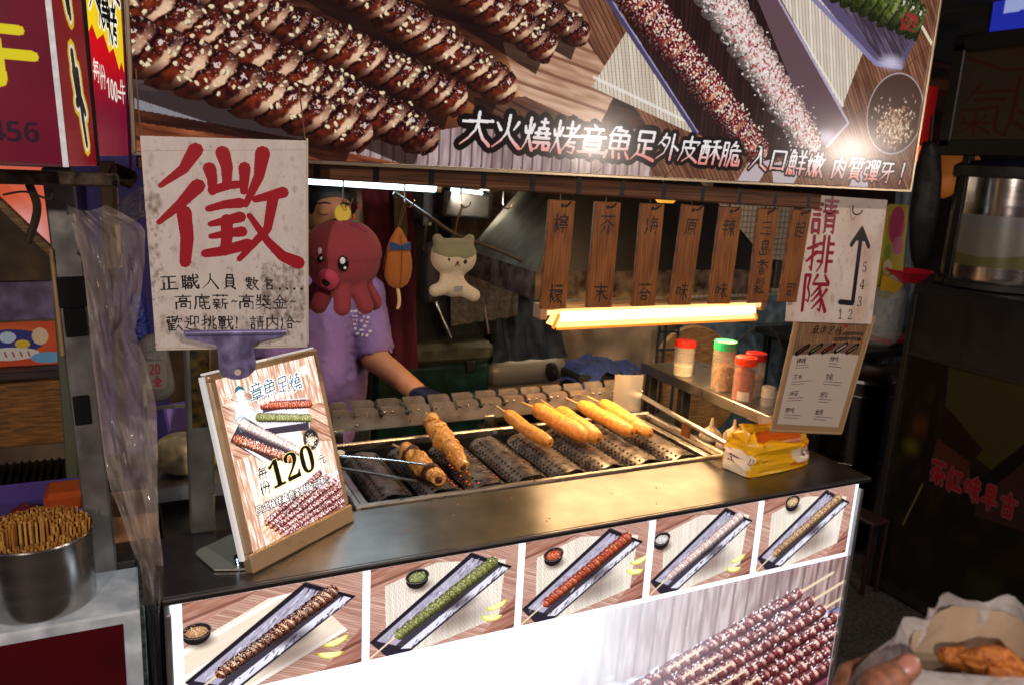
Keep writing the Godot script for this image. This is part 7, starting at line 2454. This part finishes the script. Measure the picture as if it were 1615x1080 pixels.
	part(o, "tub", m, mat(hexc("5c4a9c"), 0.4))
	m = MB.new()
	m.box(V(-0.150, 0.735, -2.13), V(0.09, 0.05, 0.10), 0.012)
	part(o, "orange_box", m, mat(hexc("c8581c"), 0.45))
	m = MB.new()
	for i in 12: m.ball(V(rng.randf_range(-0.28, -0.21), 0.715, rng.randf_range(-2.15, -2.06)), V(0.013, 0.008, 0.012), Basis(), 8)
	part(o, "red_scrap", m, mat(hexc("7c1c24"), 0.4))
	m = MB.new()
	m.box(V(-0.30, 0.35, -2.12), V(0.46, 0.69, 0.34), 0.004)
	solo("blue_cabinet", m, mat(hexc("3c3c78"), 0.5, 0.0, {"scale": 4.0, "tex": T.cloud}), "blue-violet cabinet under the purple tray", "cabinet")
	o = thing("drain_grate", "black metal grate of parallel bars behind the purple tray", "grate", V(-0.22, 0.70, -2.32))
	for i in 17:
		m = MB.new()
		m.box(V(-0.38 + i * 0.018, 0.712, -2.34), V(0.007, 0.014, 0.24), 0.001)
		part(o, "bar", m, M.black_metal)
	m = MB.new()
	m.box(V(-0.22, 0.35, -2.40), V(0.40, 0.70, 0.20), 0.003)
	part(o, "base", m, M.black)
	o = thing("wooden_box", "warm brown wooden box front on the counter at the far left", "box", V(-0.25, 0.72, -2.42))
	m = MB.new()
	m.box(V(-0.265, 0.90, -2.50), V(0.24, 0.26, 0.14), 0.004)
	part(o, "body", m, mat(hexc("b07838"), 0.5, 0.0, {"scale": 5.0, "tex": T.wood}))
	m = MB.new()
	m.box(V(-0.152, 0.92, -2.425), V(0.010, 0.05, 0.008), 0.002)
	part(o, "handle", m, M.black)
	m = MB.new()
	m.box(V(-0.142, 0.96, -2.28), V(0.026, 0.50, 0.03), 0.003)
	solo("green_post", m, mat(hexc("5c6450"), 0.5), "grey-green post beside the wooden box", "post")
	m = MB.new()
	m.box(V(-0.26, 1.003, -2.40), V(0.28, 0.022, 0.20), 0.003)
	solo("dark_ledge", m, mat(hexc("3a2c28"), 0.5), "dark ledge under the colourful poster on the left", "ledge")
	# awning, boards and posters of the next stall
	o = thing("colour_poster", "bright orange poster with blue and white round shapes on the left", "poster", V(-0.22, 1.02, -2.36))
	p = Pic.new(160, 120, hexc("d8481c"))
	p.soft(80, 50, 90, 60, hexc("f09030"), 0.9)
	for q in [[84, 52, 54, 34, "2a2a80"], [84, 86, 44, 18, "e8dcd0"], [58, 62, 11, 12, "e8c030"], [104, 60, 11, 12, "e8c030"], [84, 40, 12, 16, "c8d8e8"], [130, 40, 12, 24, "e8c8a0"], [20, 100, 30, 16, "c02028"], [140, 100, 26, 16, "6ca8d0"], [30, 30, 18, 14, "c8201c"]]: p.oval(q[0], q[1], q[2], q[3], hexc(q[4]), 1, 0, 20)
	for i in 6: p.line(PackedVector2Array([Vector2(56 + i * 11, 80), Vector2(58 + i * 11, 94)]), 2, 2, hexc("a82820"))
	tx = p.tex()
	part(o, "print", face(V(-0.40, 1.016, -2.355), V(-0.150, 1.016, -2.355), V(-0.150, 1.130, -2.355), V(-0.40, 1.130, -2.355)), mat(Color(0.7, 0.7, 0.7), 0.5, 0.0, {"tex": tx, "etex": tx, "power": 0.18}), 0)
	m = MB.new()
	m.box(V(-0.275, 1.073, -2.362), V(0.26, 0.118, 0.010), 0.002)
	part(o, "board", m, M.card)
	m = MB.new()
	m.box(V(-0.27, 1.188, -2.36), V(0.27, 0.104, 0.02), 0.002)
	solo("lavender_board", m, mat(hexc("7a6c94"), 0.6, 0.0, {"scale": 4.0, "tex": T.cloud}), "plain lavender board above the colourful poster", "board")
	solo("brown_board", slab([-0.40, 1.245, -0.132, 1.245, -0.132, 1.29, -0.245, 1.425, -0.40, 1.60], -2.32, 0.02), mat(hexc("54442c"), 0.7, 0.0, {"scale": 3.0, "tex": T.cloud}), "brown sloping-topped board above the lavender board", "board")
	m = MB.new()
	m.box(V(-0.235, 1.415, -2.29), V(0.36, 0.022, 0.03), 0.003, Basis(Vector3.BACK, -0.87))
	solo("sloping_rail", m, mat(hexc("8c6a40"), 0.45, 0.2, {"scale": 6.0, "tex": T.wood}), "sloping tan rail along the edge of the brown board", "rail")
	o = thing("lit_poster", "glowing poster in orange, pink and violet behind the sloping rail", "poster", V(-0.2, 1.30, -2.44))
	p = Pic.new(160, 160, hexc("d85c3c"))
	p.soft(110, 90, 70, 60, hexc("f4c0c8"), 1)
	p.poly(PackedVector2Array([Vector2(0, 60), Vector2(160, 130), Vector2(160, 160), Vector2(0, 160)]), hexc("4838a0"))
	p.soft(130, 132, 30, 16, hexc("ffe8e8"), 0.9)
	p.soft(30, 20, 50, 40, hexc("e03c30"), 0.8)
	tx = p.tex()
	part(o, "sign_print", face(V(-0.40, 1.20, -2.435), V(-0.150, 1.20, -2.435), V(-0.150, 1.52, -2.435), V(-0.40, 1.52, -2.435)), mat(Color(0.5, 0.5, 0.5), 0.4, 0.0, {"tex": tx, "etex": tx, "power": 0.75}), 0)
	m = MB.new()
	m.box(V(-0.275, 1.36, -2.445), V(0.26, 0.33, 0.012), 0.002)
	part(o, "backing", m, M.black)
	solo("violet_curtain", cloth(V(-0.15, 0.5, -2.66), V(0.12, 0.5, -2.66), V(0.12, 1.62, -2.66), V(-0.15, 1.62, -2.66), 30, 8, 0.012, 4.0, 41), mat(hexc("3c3478"), 0.85, 0.0, {"scale": 8.0, "bump": T.weave, "deep": 0.01}), "dark violet curtain behind the plastic sheeting", "curtain", "", 70)
	o = thing("white_sack", "white sack with red print hanging behind the plastic sheeting", "sack", V(0.07, 0.92, -2.3))
	m = MB.new()
	var sk := Blob.new(V(0.0, 0.88, -2.40), V(0.15, 1.13, -2.22), 0.006)
	sk.cap(V(0.075, 0.95, -2.31), V(0.068, 1.06, -2.31), 0.045, 0.036, 0.02, V(1, 1, 0.7))
	sk.mesh(m)
	part(o, "bag", m, mat(hexc("6a6a68"), 0.5, 0.0, {"scale": 12.0, "bump": T.crumple, "deep": 0.2}), 70)
	p = Pic.new(64, 64, hexc("74746f"))
	p.text3("20", sans, 8, 32, 34, hexc("7c1c24"))
	words(p, "金", 20, 34, 26, Vector2(20, 0), 4.0, hexc("7c1c24"))
	part(o, "print", face(V(0.048, 0.955, -2.269), V(0.098, 0.955, -2.269), V(0.098, 1.03, -2.272), V(0.048, 1.03, -2.272)), mat(Color.WHITE, 0.6, 0.0, {"tex": p.tex()}), 0)
	m = MB.new()
	var bb := Blob.new(V(-0.02, 1.02, -2.50), V(0.10, 1.22, -2.36), 0.006)
	bb.cap(V(0.038, 1.07, -2.43), V(0.035, 1.165, -2.43), 0.030, 0.024, 0.02)
	bb.mesh(m)
	solo("blue_bag", m, mat(hexc("1c2c84"), 0.35, 0.0, {"scale": 12.0, "bump": T.crumple, "deep": 0.4}), "bright blue plastic bag hanging above the white sack", "plastic bag", "", 70)

func make_right() -> void:
	var m := MB.new()
	var x := 2.68
	var o := thing("food_cart", "black cabinet of the next food cart with a dim painted scene and red characters", "cart", V(3.0, 0, -1.45))
	m = MB.new()
	m.box(V(3.03, 0.62, -1.42), V(0.70, 1.236, 1.21), 0.012)
	part(o, "cabinet", m, mat(hexc("191614"), 0.6, 0.0, {"scale": 2.0, "tex": T.stain}))
	var p := Pic.new(400, 400, hexc("1a1611"))
	for y in 400:
		for xx in 400: p.px(xx, y, hexc("2c2416"), clampf(p.nz.get_noise_2d(xx * 0.12, y * 0.12) + 0.2, 0, 1))
	p.poly(PackedVector2Array([Vector2(110, 0), Vector2(400, 0), Vector2(400, 60), Vector2(260, 140), Vector2(220, 130), Vector2(120, 80)]), hexc("3c3c20"))
	p.poly(PackedVector2Array([Vector2(110, 64), Vector2(150, 76), Vector2(205, 108), Vector2(230, 112), Vector2(212, 134), Vector2(170, 136), Vector2(110, 104)]), hexc("241810"))
	for i in 8: p.oval(126 + i * 13, 74 + i * 5.5, 7, 6, hexc("241810"), 1, 0, 8)
	p.poly(PackedVector2Array([Vector2(190, 200), Vector2(320, 84), Vector2(400, 40), Vector2(400, 200)]), hexc("181210"))
	p.poly(PackedVector2Array([Vector2(232, 200), Vector2(340, 100), Vector2(400, 88), Vector2(400, 210), Vector2(240, 220)]), hexc("3a2824"))
	p.poly(PackedVector2Array([Vector2(110, 120), Vector2(200, 140), Vector2(216, 176), Vector2(100, 190)]), hexc("4c2a20"))
	p.soft(60, 110, 44, 34, hexc("5c3418"), 0.8)
	p.soft(40, 150, 40, 26, hexc("5c5818"), 0.9)
	p.soft(300, 330, 90, 50, hexc("2c3014"), 0.9)
	p.poly(PackedVector2Array([Vector2(84, 30), Vector2(100, 30), Vector2(104, 190), Vector2(80, 200)]), hexc("1c1410"))
	p.line(PackedVector2Array([Vector2(90, 206), Vector2(52, 288)]), 5, 5, hexc("6c6450"))
	for pas in 2: words(p, "茶紅味早古", 108, 158, 36, Vector2(47, 2), 5.0, hexc("784850") if pas == 0 else hexc("941828"), 0, 6.0 if pas == 0 else 0.0)
	# the face towards the grill stall: far edge first
	var tx := p.tex()
	part(o, "painted_panel", face(V(x - 0.0025, 0.06, -1.965), V(x - 0.0025, 0.06, -1.40), V(x - 0.0025, 0.965, -1.40), V(x - 0.0025, 0.965, -1.985)), mat(Color(0.8, 0.8, 0.8), 0.3, 0.0, {"tex": tx}), 0)
	m = MB.new()
	m.box(V(x - 0.006, 0.60, -2.003), V(0.012, 1.2, 0.022), 0.002)
	m.box(V(x - 0.005, 0.972, -1.5), V(0.008, 0.012, 1.0), 0.002)
	part(o, "edge_strip", m, mat(hexc("34302c"), 0.4, 0.5))
	for z in [-1.95, -0.95]:
		m = MB.new()
		m.lathe([[0.01, -0.015], [0.05, -0.015], [0.05, 0.015], [0.01, 0.015]], 18, V(2.75, 0.05, z), Basis(Vector3.BACK, PI / 2))
		part(o, "wheel", m, M.black)
	# pot on the cart
	o = thing("tea_urn", "shiny steel pot with a yellow and white sticker on the black cart", "pot", V(2.905, 1.24, -1.86))
	var c := V(2.905, 1.240, -1.86)
	m = MB.new()
	m.lathe([[0.178, 0.03], [0.182, 0.05], [0.182, 0.395], [0.184, 0.40]], 44, c)
	part(o, "steel_wall", m, mat(hexc("b4b0ac"), 0.22, 1.0, {"scale": Vector3(1, 6, 1), "bump": T.brush, "deep": 0.02, "rtex": T.smudge}))
	m = MB.new()
	m.lathe([[0.18, 0.0], [0.195, 0.006], [0.195, 0.024], [0.182, 0.034]], 40, c)
	part(o, "base_ring", m, M.black)
	m = MB.new()
	m.lathe([[0.190, 0.392], [0.196, 0.40], [0.196, 0.432], [0.17, 0.45], [0.06, 0.462]], 40, c)
	part(o, "lid", m, M.black)
	var rows := [PackedVector3Array(), PackedVector3Array(), PackedVector3Array()]
	for j in 17:
		var a := deg_to_rad(100 + j * 8.2)
		for k in 3: rows[k].append(c + V(cos(a) * 0.1828, 0.085 + k * 0.09, sin(a) * 0.1828))
	p = Pic.new(160, 100, hexc("70706e"))
	p.oval(80, 76, 82, 50, hexc("5c5c38"), 1, 0, 40)
	p.poly(PackedVector2Array([Vector2(0, 0), Vector2(160, 0), Vector2(160, 36), Vector2(0, 40)]), hexc("6e7074"))
	p.oval(80, 50, 74, 30, hexc("74746c"), 1, 0, 30)
	m = MB.new()
	m.grid(rows)
	part(o, "sticker", m, mat(Color.WHITE, 0.3, 0.3, {"tex": p.tex()}), 70)
	# framed board over the cart
	o = thing("framed_sign", "black framed dark board with red brush writing over the steel pot", "sign", V(2.69, 1.70, -1.7))
	m = MB.new()
	m.box(V(2.70, 2.085, -1.50), V(0.04, 0.055, 1.04), 0.004)
	m.box(V(2.70, 1.732, -1.50), V(0.04, 0.055, 1.04), 0.004)
	m.box(V(2.70, 1.908, -1.995), V(0.04, 0.35, 0.045), 0.004)
	part(o, "frame", m, mat(hexc("15130f"), 0.5))
	p = Pic.new(400, 140, hexc("342e24"))
	p.soft(200, 0, 200, 50, hexc("40200f"), 0.9)
	p.line(PackedVector2Array([Vector2(0, 10), Vector2(60, 34), Vector2(140, 38), Vector2(230, 10)]), 5, 3, hexc("3c1810"))
	words(p, "氣", 4, 54, 78, Vector2(80, 0), 5.0, hexc("3c1410"))
	p.line(PackedVector2Array([Vector2(86, 46), Vector2(84, 110), Vector2(108, 124), Vector2(116, 108), Vector2(92, 96)]), 6, 4, hexc("3c1410"))
	for i in 24: p.line(PackedVector2Array([Vector2(130 + i * 11, 46), Vector2(133 + i * 11, 60)]), 2, 2, hexc("3c5040"))
	part(o, "board", face(V(2.692, 1.755, -1.975), V(2.692, 1.755, -1.0), V(2.692, 2.06, -1.0), V(2.692, 2.06, -1.975)), mat(Color.WHITE, 0.4, 0.0, {"tex": p.tex()}), 0)
	m = MB.new()
	m.box(V(2.715, 1.908, -1.50), V(0.02, 0.30, 1.0), 0.0)
	part(o, "back", m, M.black)
	m = MB.new()
	for z in [-1.93, -1.02]: m.box(V(2.74, 1.0, z), V(0.03, 2.0, 0.03), 0.003)
	part(o, "upright", m, M.black_metal)
	o = thing("blue_screen", "lit blue and white sign panel at the top right corner", "sign", V(3.2, 2.2, -2.1))
	p = Pic.new(120, 100, hexc("2430b0"))
	p.poly(PackedVector2Array([Vector2(10, 0), Vector2(120, 0), Vector2(120, 82), Vector2(10, 86)]), hexc("a8b4e8"))
	p.poly(PackedVector2Array([Vector2(20, 0), Vector2(120, 0), Vector2(120, 70), Vector2(20, 74)]), hexc("d8dcf8"))
	p.line(PackedVector2Array([Vector2(24, 64), Vector2(120, 62)]), 2, 2, hexc("404878"))
	tx = p.tex()
	part(o, "lit_face", face(V(3.2, 2.205, -2.262), V(3.2, 2.205, -1.7), V(3.2, 2.7, -1.7), V(3.2, 2.7, -2.262)), mat(Color(0.5, 0.5, 0.5), 0.3, 0.0, {"tex": tx, "etex": tx, "power": 0.7}), 0)
	m = MB.new()
	m.box(V(3.235, 2.45, -1.98), V(0.06, 0.52, 0.60), 0.005)
	part(o, "case", m, mat(hexc("18205c"), 0.4))
	m = MB.new()
	m.box(V(3.3, 2.5, -2.75), V(0.5, 0.7, 0.2), 0.01)
	solo("dark_speaker", m, mat(hexc("10121c"), 0.6), "dark navy box beside the lit blue sign panel", "box")
	m = MB.new()
	m.box(V(3.9, 2.13, -3.2), V(1.6, 0.06, 0.2), 0.004)
	solo("tan_beam", m, M.wood_beam, "brown beam under the navy box at the upper right", "beam")
	# barrel between the stalls
	o = thing("soup_barrel", "tall dark steel soup barrel with a lid standing between the two carts", "barrel", V(2.89, 0, -2.38))
	c = V(2.89, 0.10, -2.38)
	m = MB.new()
	m.lathe([[0.148, -0.1], [0.152, -0.09], [0.152, 0.30], [0.155, 0.305], [0.152, 0.31], [0.152, 0.60], [0.156, 0.606], [0.152, 0.612], [0.152, 0.665]], 40, c)
	part(o, "body", m, mat(hexc("5c5a58"), 0.26, 1.0, {"scale": Vector3(1, 6, 1), "bump": T.brush, "deep": 0.02, "rtex": T.smudge}))
	m = MB.new()
	m.lathe([[0.158, 0.66], [0.162, 0.668], [0.158, 0.680], [0.12, 0.702], [0.05, 0.714], [0.01, 0.717]], 40, c)
	part(o, "lid", m, mat(hexc("7c7a7c"), 0.28, 1.0))
	m = MB.new()
	m.tube(curve([c + V(-0.03, 0.712, 0), c + V(-0.024, 0.740, 0), c + V(0.024, 0.740, 0), c + V(0.03, 0.712, 0)], 4), 0.006, 8)
	part(o, "lid_handle", m, M.steel_dark)
	# clutter past the barrel
	o = thing("prep_table", "low table crowded with bags and bowls beyond the barrel", "table", V(3.3, 0, -2.7))
	m = MB.new()
	m.box(V(3.35, 0.83, -2.75), V(0.9, 0.03, 0.6), 0.004)
	part(o, "top", m, M.black)
	for q in [[2.95, -2.5], [3.75, -2.5], [2.95, -3.0], [3.75, -3.0]]:
		m = MB.new()
		m.box(V(q[0], 0.41, q[1]), V(0.03, 0.82, 0.03), 0.002)
		part(o, "leg", m, M.black_metal)
	m = MB.new()
	var bg := Blob.new(V(3.0, 0.80, -2.75), V(3.45, 1.24, -2.35), 0.012)
	bg.cap(V(3.2, 0.93, -2.55), V(3.23, 1.06, -2.55), 0.095, 0.075, 0.04)
	bg.cap(V(3.24, 1.08, -2.55), V(3.25, 1.16, -2.55), 0.05, 0.03, 0.03)
	bg.mesh(m)
	solo("clear_bag", m, mat(Color(0.75, 0.78, 0.8), 0.14, 0.0, {"alpha": 0.35, "scale": 9.0, "bump": T.crumple, "deep": 1.0}), "puffed clear plastic bag beyond the queue sign", "plastic bag", "", 70)
	m = MB.new()
	m.lathe([[0.05, 0.0], [0.095, 0.05], [0.105, 0.052], [0.10, 0.058], [0.05, 0.01]], 26, V(3.30, 1.15, -2.52), Basis(), false)
	solo("red_bowl", m, mat(hexc("b81830"), 0.35), "red plastic bowl lying on the clear bag", "bowl")
	m = MB.new()
	m.box(V(3.35, 0.862, -2.60), V(0.24, 0.02, 0.12), 0.004, Basis(Vector3.UP, 0.2))
	solo("red_tray", m, mat(hexc("a01824"), 0.4), "red tray on the table right of the menu sheet", "tray")
	m = MB.new()
	m.plate(PackedVector2Array([Vector2(2.735, 1.175), Vector2(2.80, 1.165), Vector2(2.845, 1.20), Vector2(2.79, 1.215), Vector2(2.74, 1.235)]), 0.02, Transform3D(Basis(), V(0, 0, -2.2)))
	solo("yellow_cloth", m, mat(hexc("b08a14"), 0.7), "mustard yellow cloth corner at the queue sign's right edge", "cloth")
	o = thing("snack_bag", "hanging yellow snack packet with pink spots beyond the queue sign", "snack packet", V(3.27, 1.06, -2.62))
	p = Pic.new(40, 120, hexc("b8a820"))
	for q in [[20, 26, 16, 24, "b8305c"], [26, 52, 10, 12, "c86890"], [10, 80, 9, 10, "d8d0a8"], [22, 102, 12, 12, "9c4c7c"], [8, 60, 6, 10, "7c9c3c"]]: p.oval(q[0], q[1], q[2], q[3], hexc(q[4]), 1, 0, 16)
	part(o, "print", face(V(3.235, 1.06, -2.61), V(3.345, 1.06, -2.58), V(3.325, 1.50, -2.60), V(3.215, 1.50, -2.62)), mat(Color.WHITE, 0.35, 0.0, {"tex": p.tex()}), 0)
	m = MB.new()
	m.box(V(3.28, 1.28, -2.635), V(0.10, 0.43, 0.02), 0.008)
	part(o, "packet", m, mat(hexc("a89820"), 0.4))
	solo("silver_curtain", cloth(V(3.86, 0.6, -3.02), V(4.10, 0.6, -3.02), V(4.02, 1.6, -3.02), V(3.75, 1.6, -3.02), 24, 8, 0.02, 4.0, 51), mat(hexc("5a6470"), 0.4, 0.4, {"scale": 30.0, "bump": T.fine, "deep": 0.1}), "grey-blue glittering curtain strip beyond the snack packet", "curtain", "", 70)
	o = thing("folded_umbrella", "closed black umbrella hanging under the right end of the banner", "umbrella", V(3.55, 1.16, -2.7))
	m = MB.new()
	m.tube(curve([V(3.53, 1.80, -2.7), V(3.56, 1.60, -2.7), V(3.57, 1.40, -2.7), V(3.60, 1.16, -2.7)], 5), [0.03, 0.04, 0.05, 0.055, 0.06, 0.062, 0.064, 0.066, 0.066, 0.066, 0.06, 0.055, 0.05, 0.04, 0.02, 0.01], 9)
	part(o, "canopy", m, M.black)
	m = MB.new()
	m.tube([V(3.53, 1.79, -2.7), V(3.52, 1.92, -2.7)], 0.008, 8)
	part(o, "handle", m, M.black_metal)
	m = MB.new()
	bg = Blob.new(V(3.95, 1.45, -3.2), V(4.40, 1.85, -2.85), 0.014)
	bg.cap(V(4.12, 1.60, -3.03), V(4.16, 1.70, -3.03), 0.075, 0.085, 0.03)
	bg.cap(V(4.24, 1.72, -3.0), V(4.28, 1.73, -3.0), 0.05, 0.05, 0.03)
	bg.mesh(m)
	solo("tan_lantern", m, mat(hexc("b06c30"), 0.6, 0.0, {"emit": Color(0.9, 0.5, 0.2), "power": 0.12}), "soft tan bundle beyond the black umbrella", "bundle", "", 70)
	m = MB.new()
	m.box(V(3.635, 1.93, -2.82), V(0.07, 0.28, 0.03), 0.006)
	solo("red_pennant", m, mat(hexc("b80c14"), 0.6, 0.0, {"emit": Color(0.8, 0.03, 0.03), "power": 0.1}), "red hanging pennant at the banner's right edge", "pennant")
	# far stalls: a dark wall with lit shop fronts
	m = MB.new()
	m.box(V(5.6, 1.6, -4.6), V(5.0, 3.2, 0.15), 0.0)
	struct("far_wall", m, mat(hexc("3c2a20"), 0.8, 0.0, {"scale": 1.0, "tex": T.stain}))
	var i := 0
	for q in [[4.62, 1.93, 0.34, 0.16, "f0b8a0", 0.9], [5.05, 1.90, 0.40, 0.09, "ff9840", 1.0], [5.75, 1.83, 0.9, 0.12, "f06030", 0.9], [4.35, 2.42, 0.16, 0.16, "f0c060", 0.9], [4.55, 2.22, 0.14, 0.24, "c8b8c0", 0.35], [5.4, 1.84, 0.16, 0.14, "fff0d8", 1.0]]:
		m = MB.new()
		m.box(V(q[0], q[1], -4.48 + i * 0.004), V(q[2], q[3], 0.04), 0.01)
		var l: String = ["pink-lit sign of a far stall", "orange-lit sign strip of a far stall", "long red-orange lit sign strip of a far stall behind the steel pot's lid", "round yellow lamp of a far stall above the red pennant", "pale bluish sign of a far stall beside the red pennant", "white lit sign of a far stall between the orange ones"][i]
		solo("far_lit_sign", m, mat(hexc(q[4]), 0.5, 0.0, {"emit": hexc(q[4]), "power": q[5]}), l, "sign", "lit signs of far stalls")
		i += 1
	m = MB.new()
	m.box(V(2.62, 0.30, -2.02), V(0.10, 0.02, 0.16), 0.006)
	for a in [[-0.04, -0.07], [0.04, -0.07], [-0.04, 0.07], [0.04, 0.07]]: m.box(V(2.62 + a[0], 0.15, -2.02 + a[1]), V(0.015, 0.3, 0.015), 0.003)
	solo("red_stool", m, mat(hexc("22070a"), 0.6), "small dark red plastic stool in the gap beside the counter", "stool")

func make_hand_and_bag() -> void:
	var m := MB.new()
	var R := V(0.9, 0, 0.435)
	var F := V(0.435, 0, -0.9)
	var c := V(0.478, 1.322, -0.270)
	var nz := FastNoiseLite.new()
	nz.seed = 14
	nz.frequency = 15.0
	nz.fractal_octaves = 4
	# plastic bag: open mouth, gathered towards the pinching thumb at the left
	var make := func(shrink: float, wr: float, rows_n: int, drop: float, low: float) -> MB:
		var rows := []
		for k in rows_n:
			var t := float(k) / (rows_n - 1)
			var ring := PackedVector3Array()
			for j in 72:
				var a := TAU * j / 72.0
				var left := pow(maxf(0.0, -cos(a)), 3.0)
				var ra := (0.046 + 0.014 * t) * shrink
				var rb := (0.030 + 0.012 * t) * shrink
				var p := c + R * cos(a) * ra + F * sin(a) * rb
				var y := -drop * t - low * (1.0 - t)
				p -= R * left * (0.016 * smoothstep(0.0, 0.35, t)) * shrink
				y += 0.006 * sin(a * 1.0 + 0.3) * (1.0 - t) + 0.010 * maxf(0.0, sin(a)) * (1.0 - t)
				y -= 0.012 * left * (1.0 - t)
				var w := nz.get_noise_3d(p.x * 1.6, (y + left * 0.2) * 0.6, p.z * 1.6) * wr
				w += 0.004 * absf(nz.get_noise_2d(a * 0.25, t * 0.02)) * left
				p += (R * cos(a) + F * sin(a)) * w
				ring.append(p + V(0, y + w * 0.4, 0))
			rows.append(ring)
		var mb := MB.new()
		mb.grid(rows, true, false)
		return mb
	var o := thing("food_bag", "thin white plastic bag with a paper pouch inside, held open in the lower right corner", "bag", V(0.478, 1.20, -0.27))
	part(o, "plastic_film", make.call(1.05, 0.016, 30, 0.12, 0.0), mat(Color(0.82, 0.80, 0.80), 0.30, 0.0, {"alpha": 0.62, "coat": 0.5, "scale": 18.0, "bump": T.crumple, "deep": 0.12}), 70)
	part(o, "paper_pouch", make.call(0.90, 0.006, 26, 0.115, 0.007), mat(hexc("b09c86"), 0.8, 0.0, {"scale": 14.0, "bump": T.crumple, "deep": 0.02, "back": Color(0.25, 0.2, 0.15)}), 70)
	var fry := mat(hexc("d8b088"), 0.6, 0.0, {"scale": 26.0, "tex": T.sear, "bump": T.fine, "deep": 0.1})
	for q in [[V(-0.012, -0.008, 0.004), V(0.006, -0.009, -0.002), V(0.022, -0.013, -0.006), 0.0075], [V(0.0, -0.011, -0.008), V(0.018, -0.014, -0.013), V(0.036, -0.018, -0.014), 0.0085], [V(-0.018, -0.016, 0.012), V(0.0, -0.018, 0.014), V(0.02, -0.02, 0.012), 0.010], [V(0.016, -0.020, 0.006), V(0.03, -0.024, 0.004), V(0.042, -0.028, 0.0), 0.010]]:
		var pts := []
		for k in 3: pts.append(c + R * q[k].x + V(0, q[k].y - 0.005, 0) + F * q[k].z)
		part(o, "fried_piece", food(pts, [q[3] * 0.5, q[3], q[3] * 1.05, q[3] * 0.9, q[3] * 0.5], int(q[3] * 9000) + int(q[0].x * 1000), 0.012, 18), fry, 60)
	# the hand that pinches it, and its forearm
	o = thing("person", "fingers of a customer pinching a plastic bag in the lower right corner", "person", V(0.42, 1.2, -0.25))
	m = MB.new()
	var h := Blob.new(V(0.37, 1.15, -0.36), V(0.53, 1.335, -0.17), 0.0028)
	var T0 := V(0.3990, 1.273, -0.2840)
	var T1 := V(0.4055, 1.2985, -0.2835)
	var T2 := V(0.4215, 1.3125, -0.2785)
	h.cap(V(0.428, 1.205, -0.262), V(0.462, 1.20, -0.262), 0.027, 0.026, 0.02)
	h.cap(V(0.42, 1.235, -0.272), V(0.462, 1.185, -0.262), 0.024, 0.025, 0.02)
	h.cap(V(0.415, 1.222, -0.270), T0, 0.019, 0.0130, 0.014)
	h.cap(T0, T1, 0.0118, 0.0110, 0.006)
	h.cap(T1, T2, 0.0106, 0.0078, 0.006)
	for f in 4:
		var b: Vector3 = V(0.425 + f * 0.016, 1.225 - f * 0.010, -0.290 + f * 0.003)
		var k := b + V(-0.010 + f * 0.004, 0.022 - f * 0.002, -0.030)
		var e := k + V(0.016, 0.026 - f * 0.006, -0.004)
		var t := e + V(0.014, 0.014 - f * 0.004, 0.010)
		h.cap(b, k, 0.0105, 0.0095, 0.005)
		h.cap(k, e, 0.0093, 0.0085, 0.003)
		h.cap(e, t, 0.0083, 0.0070, 0.003)
	h.mesh(m)
	var fa := Blob.new(V(0.36, 0.90, -0.36), V(0.72, 1.26, 0.18), 0.008)
	fa.cap(V(0.455, 1.195, -0.262), V(0.49, 1.15, -0.20), 0.028, 0.027, 0.02)
	fa.cap(V(0.49, 1.15, -0.20), V(0.60, 1.0, 0.06), 0.027, 0.042, 0.02)
	fa.mesh(m)
	var skin := mat(hexc("b47a5e"), 0.5, 0.0, {"sss": 0.3, "scale": 40.0, "tex": T.cloud, "bump": T.fine, "deep": 0.008})
	var body := part(o, "hand", m, skin, 70)
	m = MB.new()
	var d := (T2 - T1).normalized()
	var up := V(-0.35, 0.80, 0.50)
	up = (up - d * up.dot(d)).normalized()
	m.ball(T2 - d * 0.0005 + up * 0.0066, V(0.0056, 0.0018, 0.0074), Basis(d.cross(up).normalized(), up, d), 14)
	part(body, "nail", m, mat(hexc("b27a6c"), 0.35))
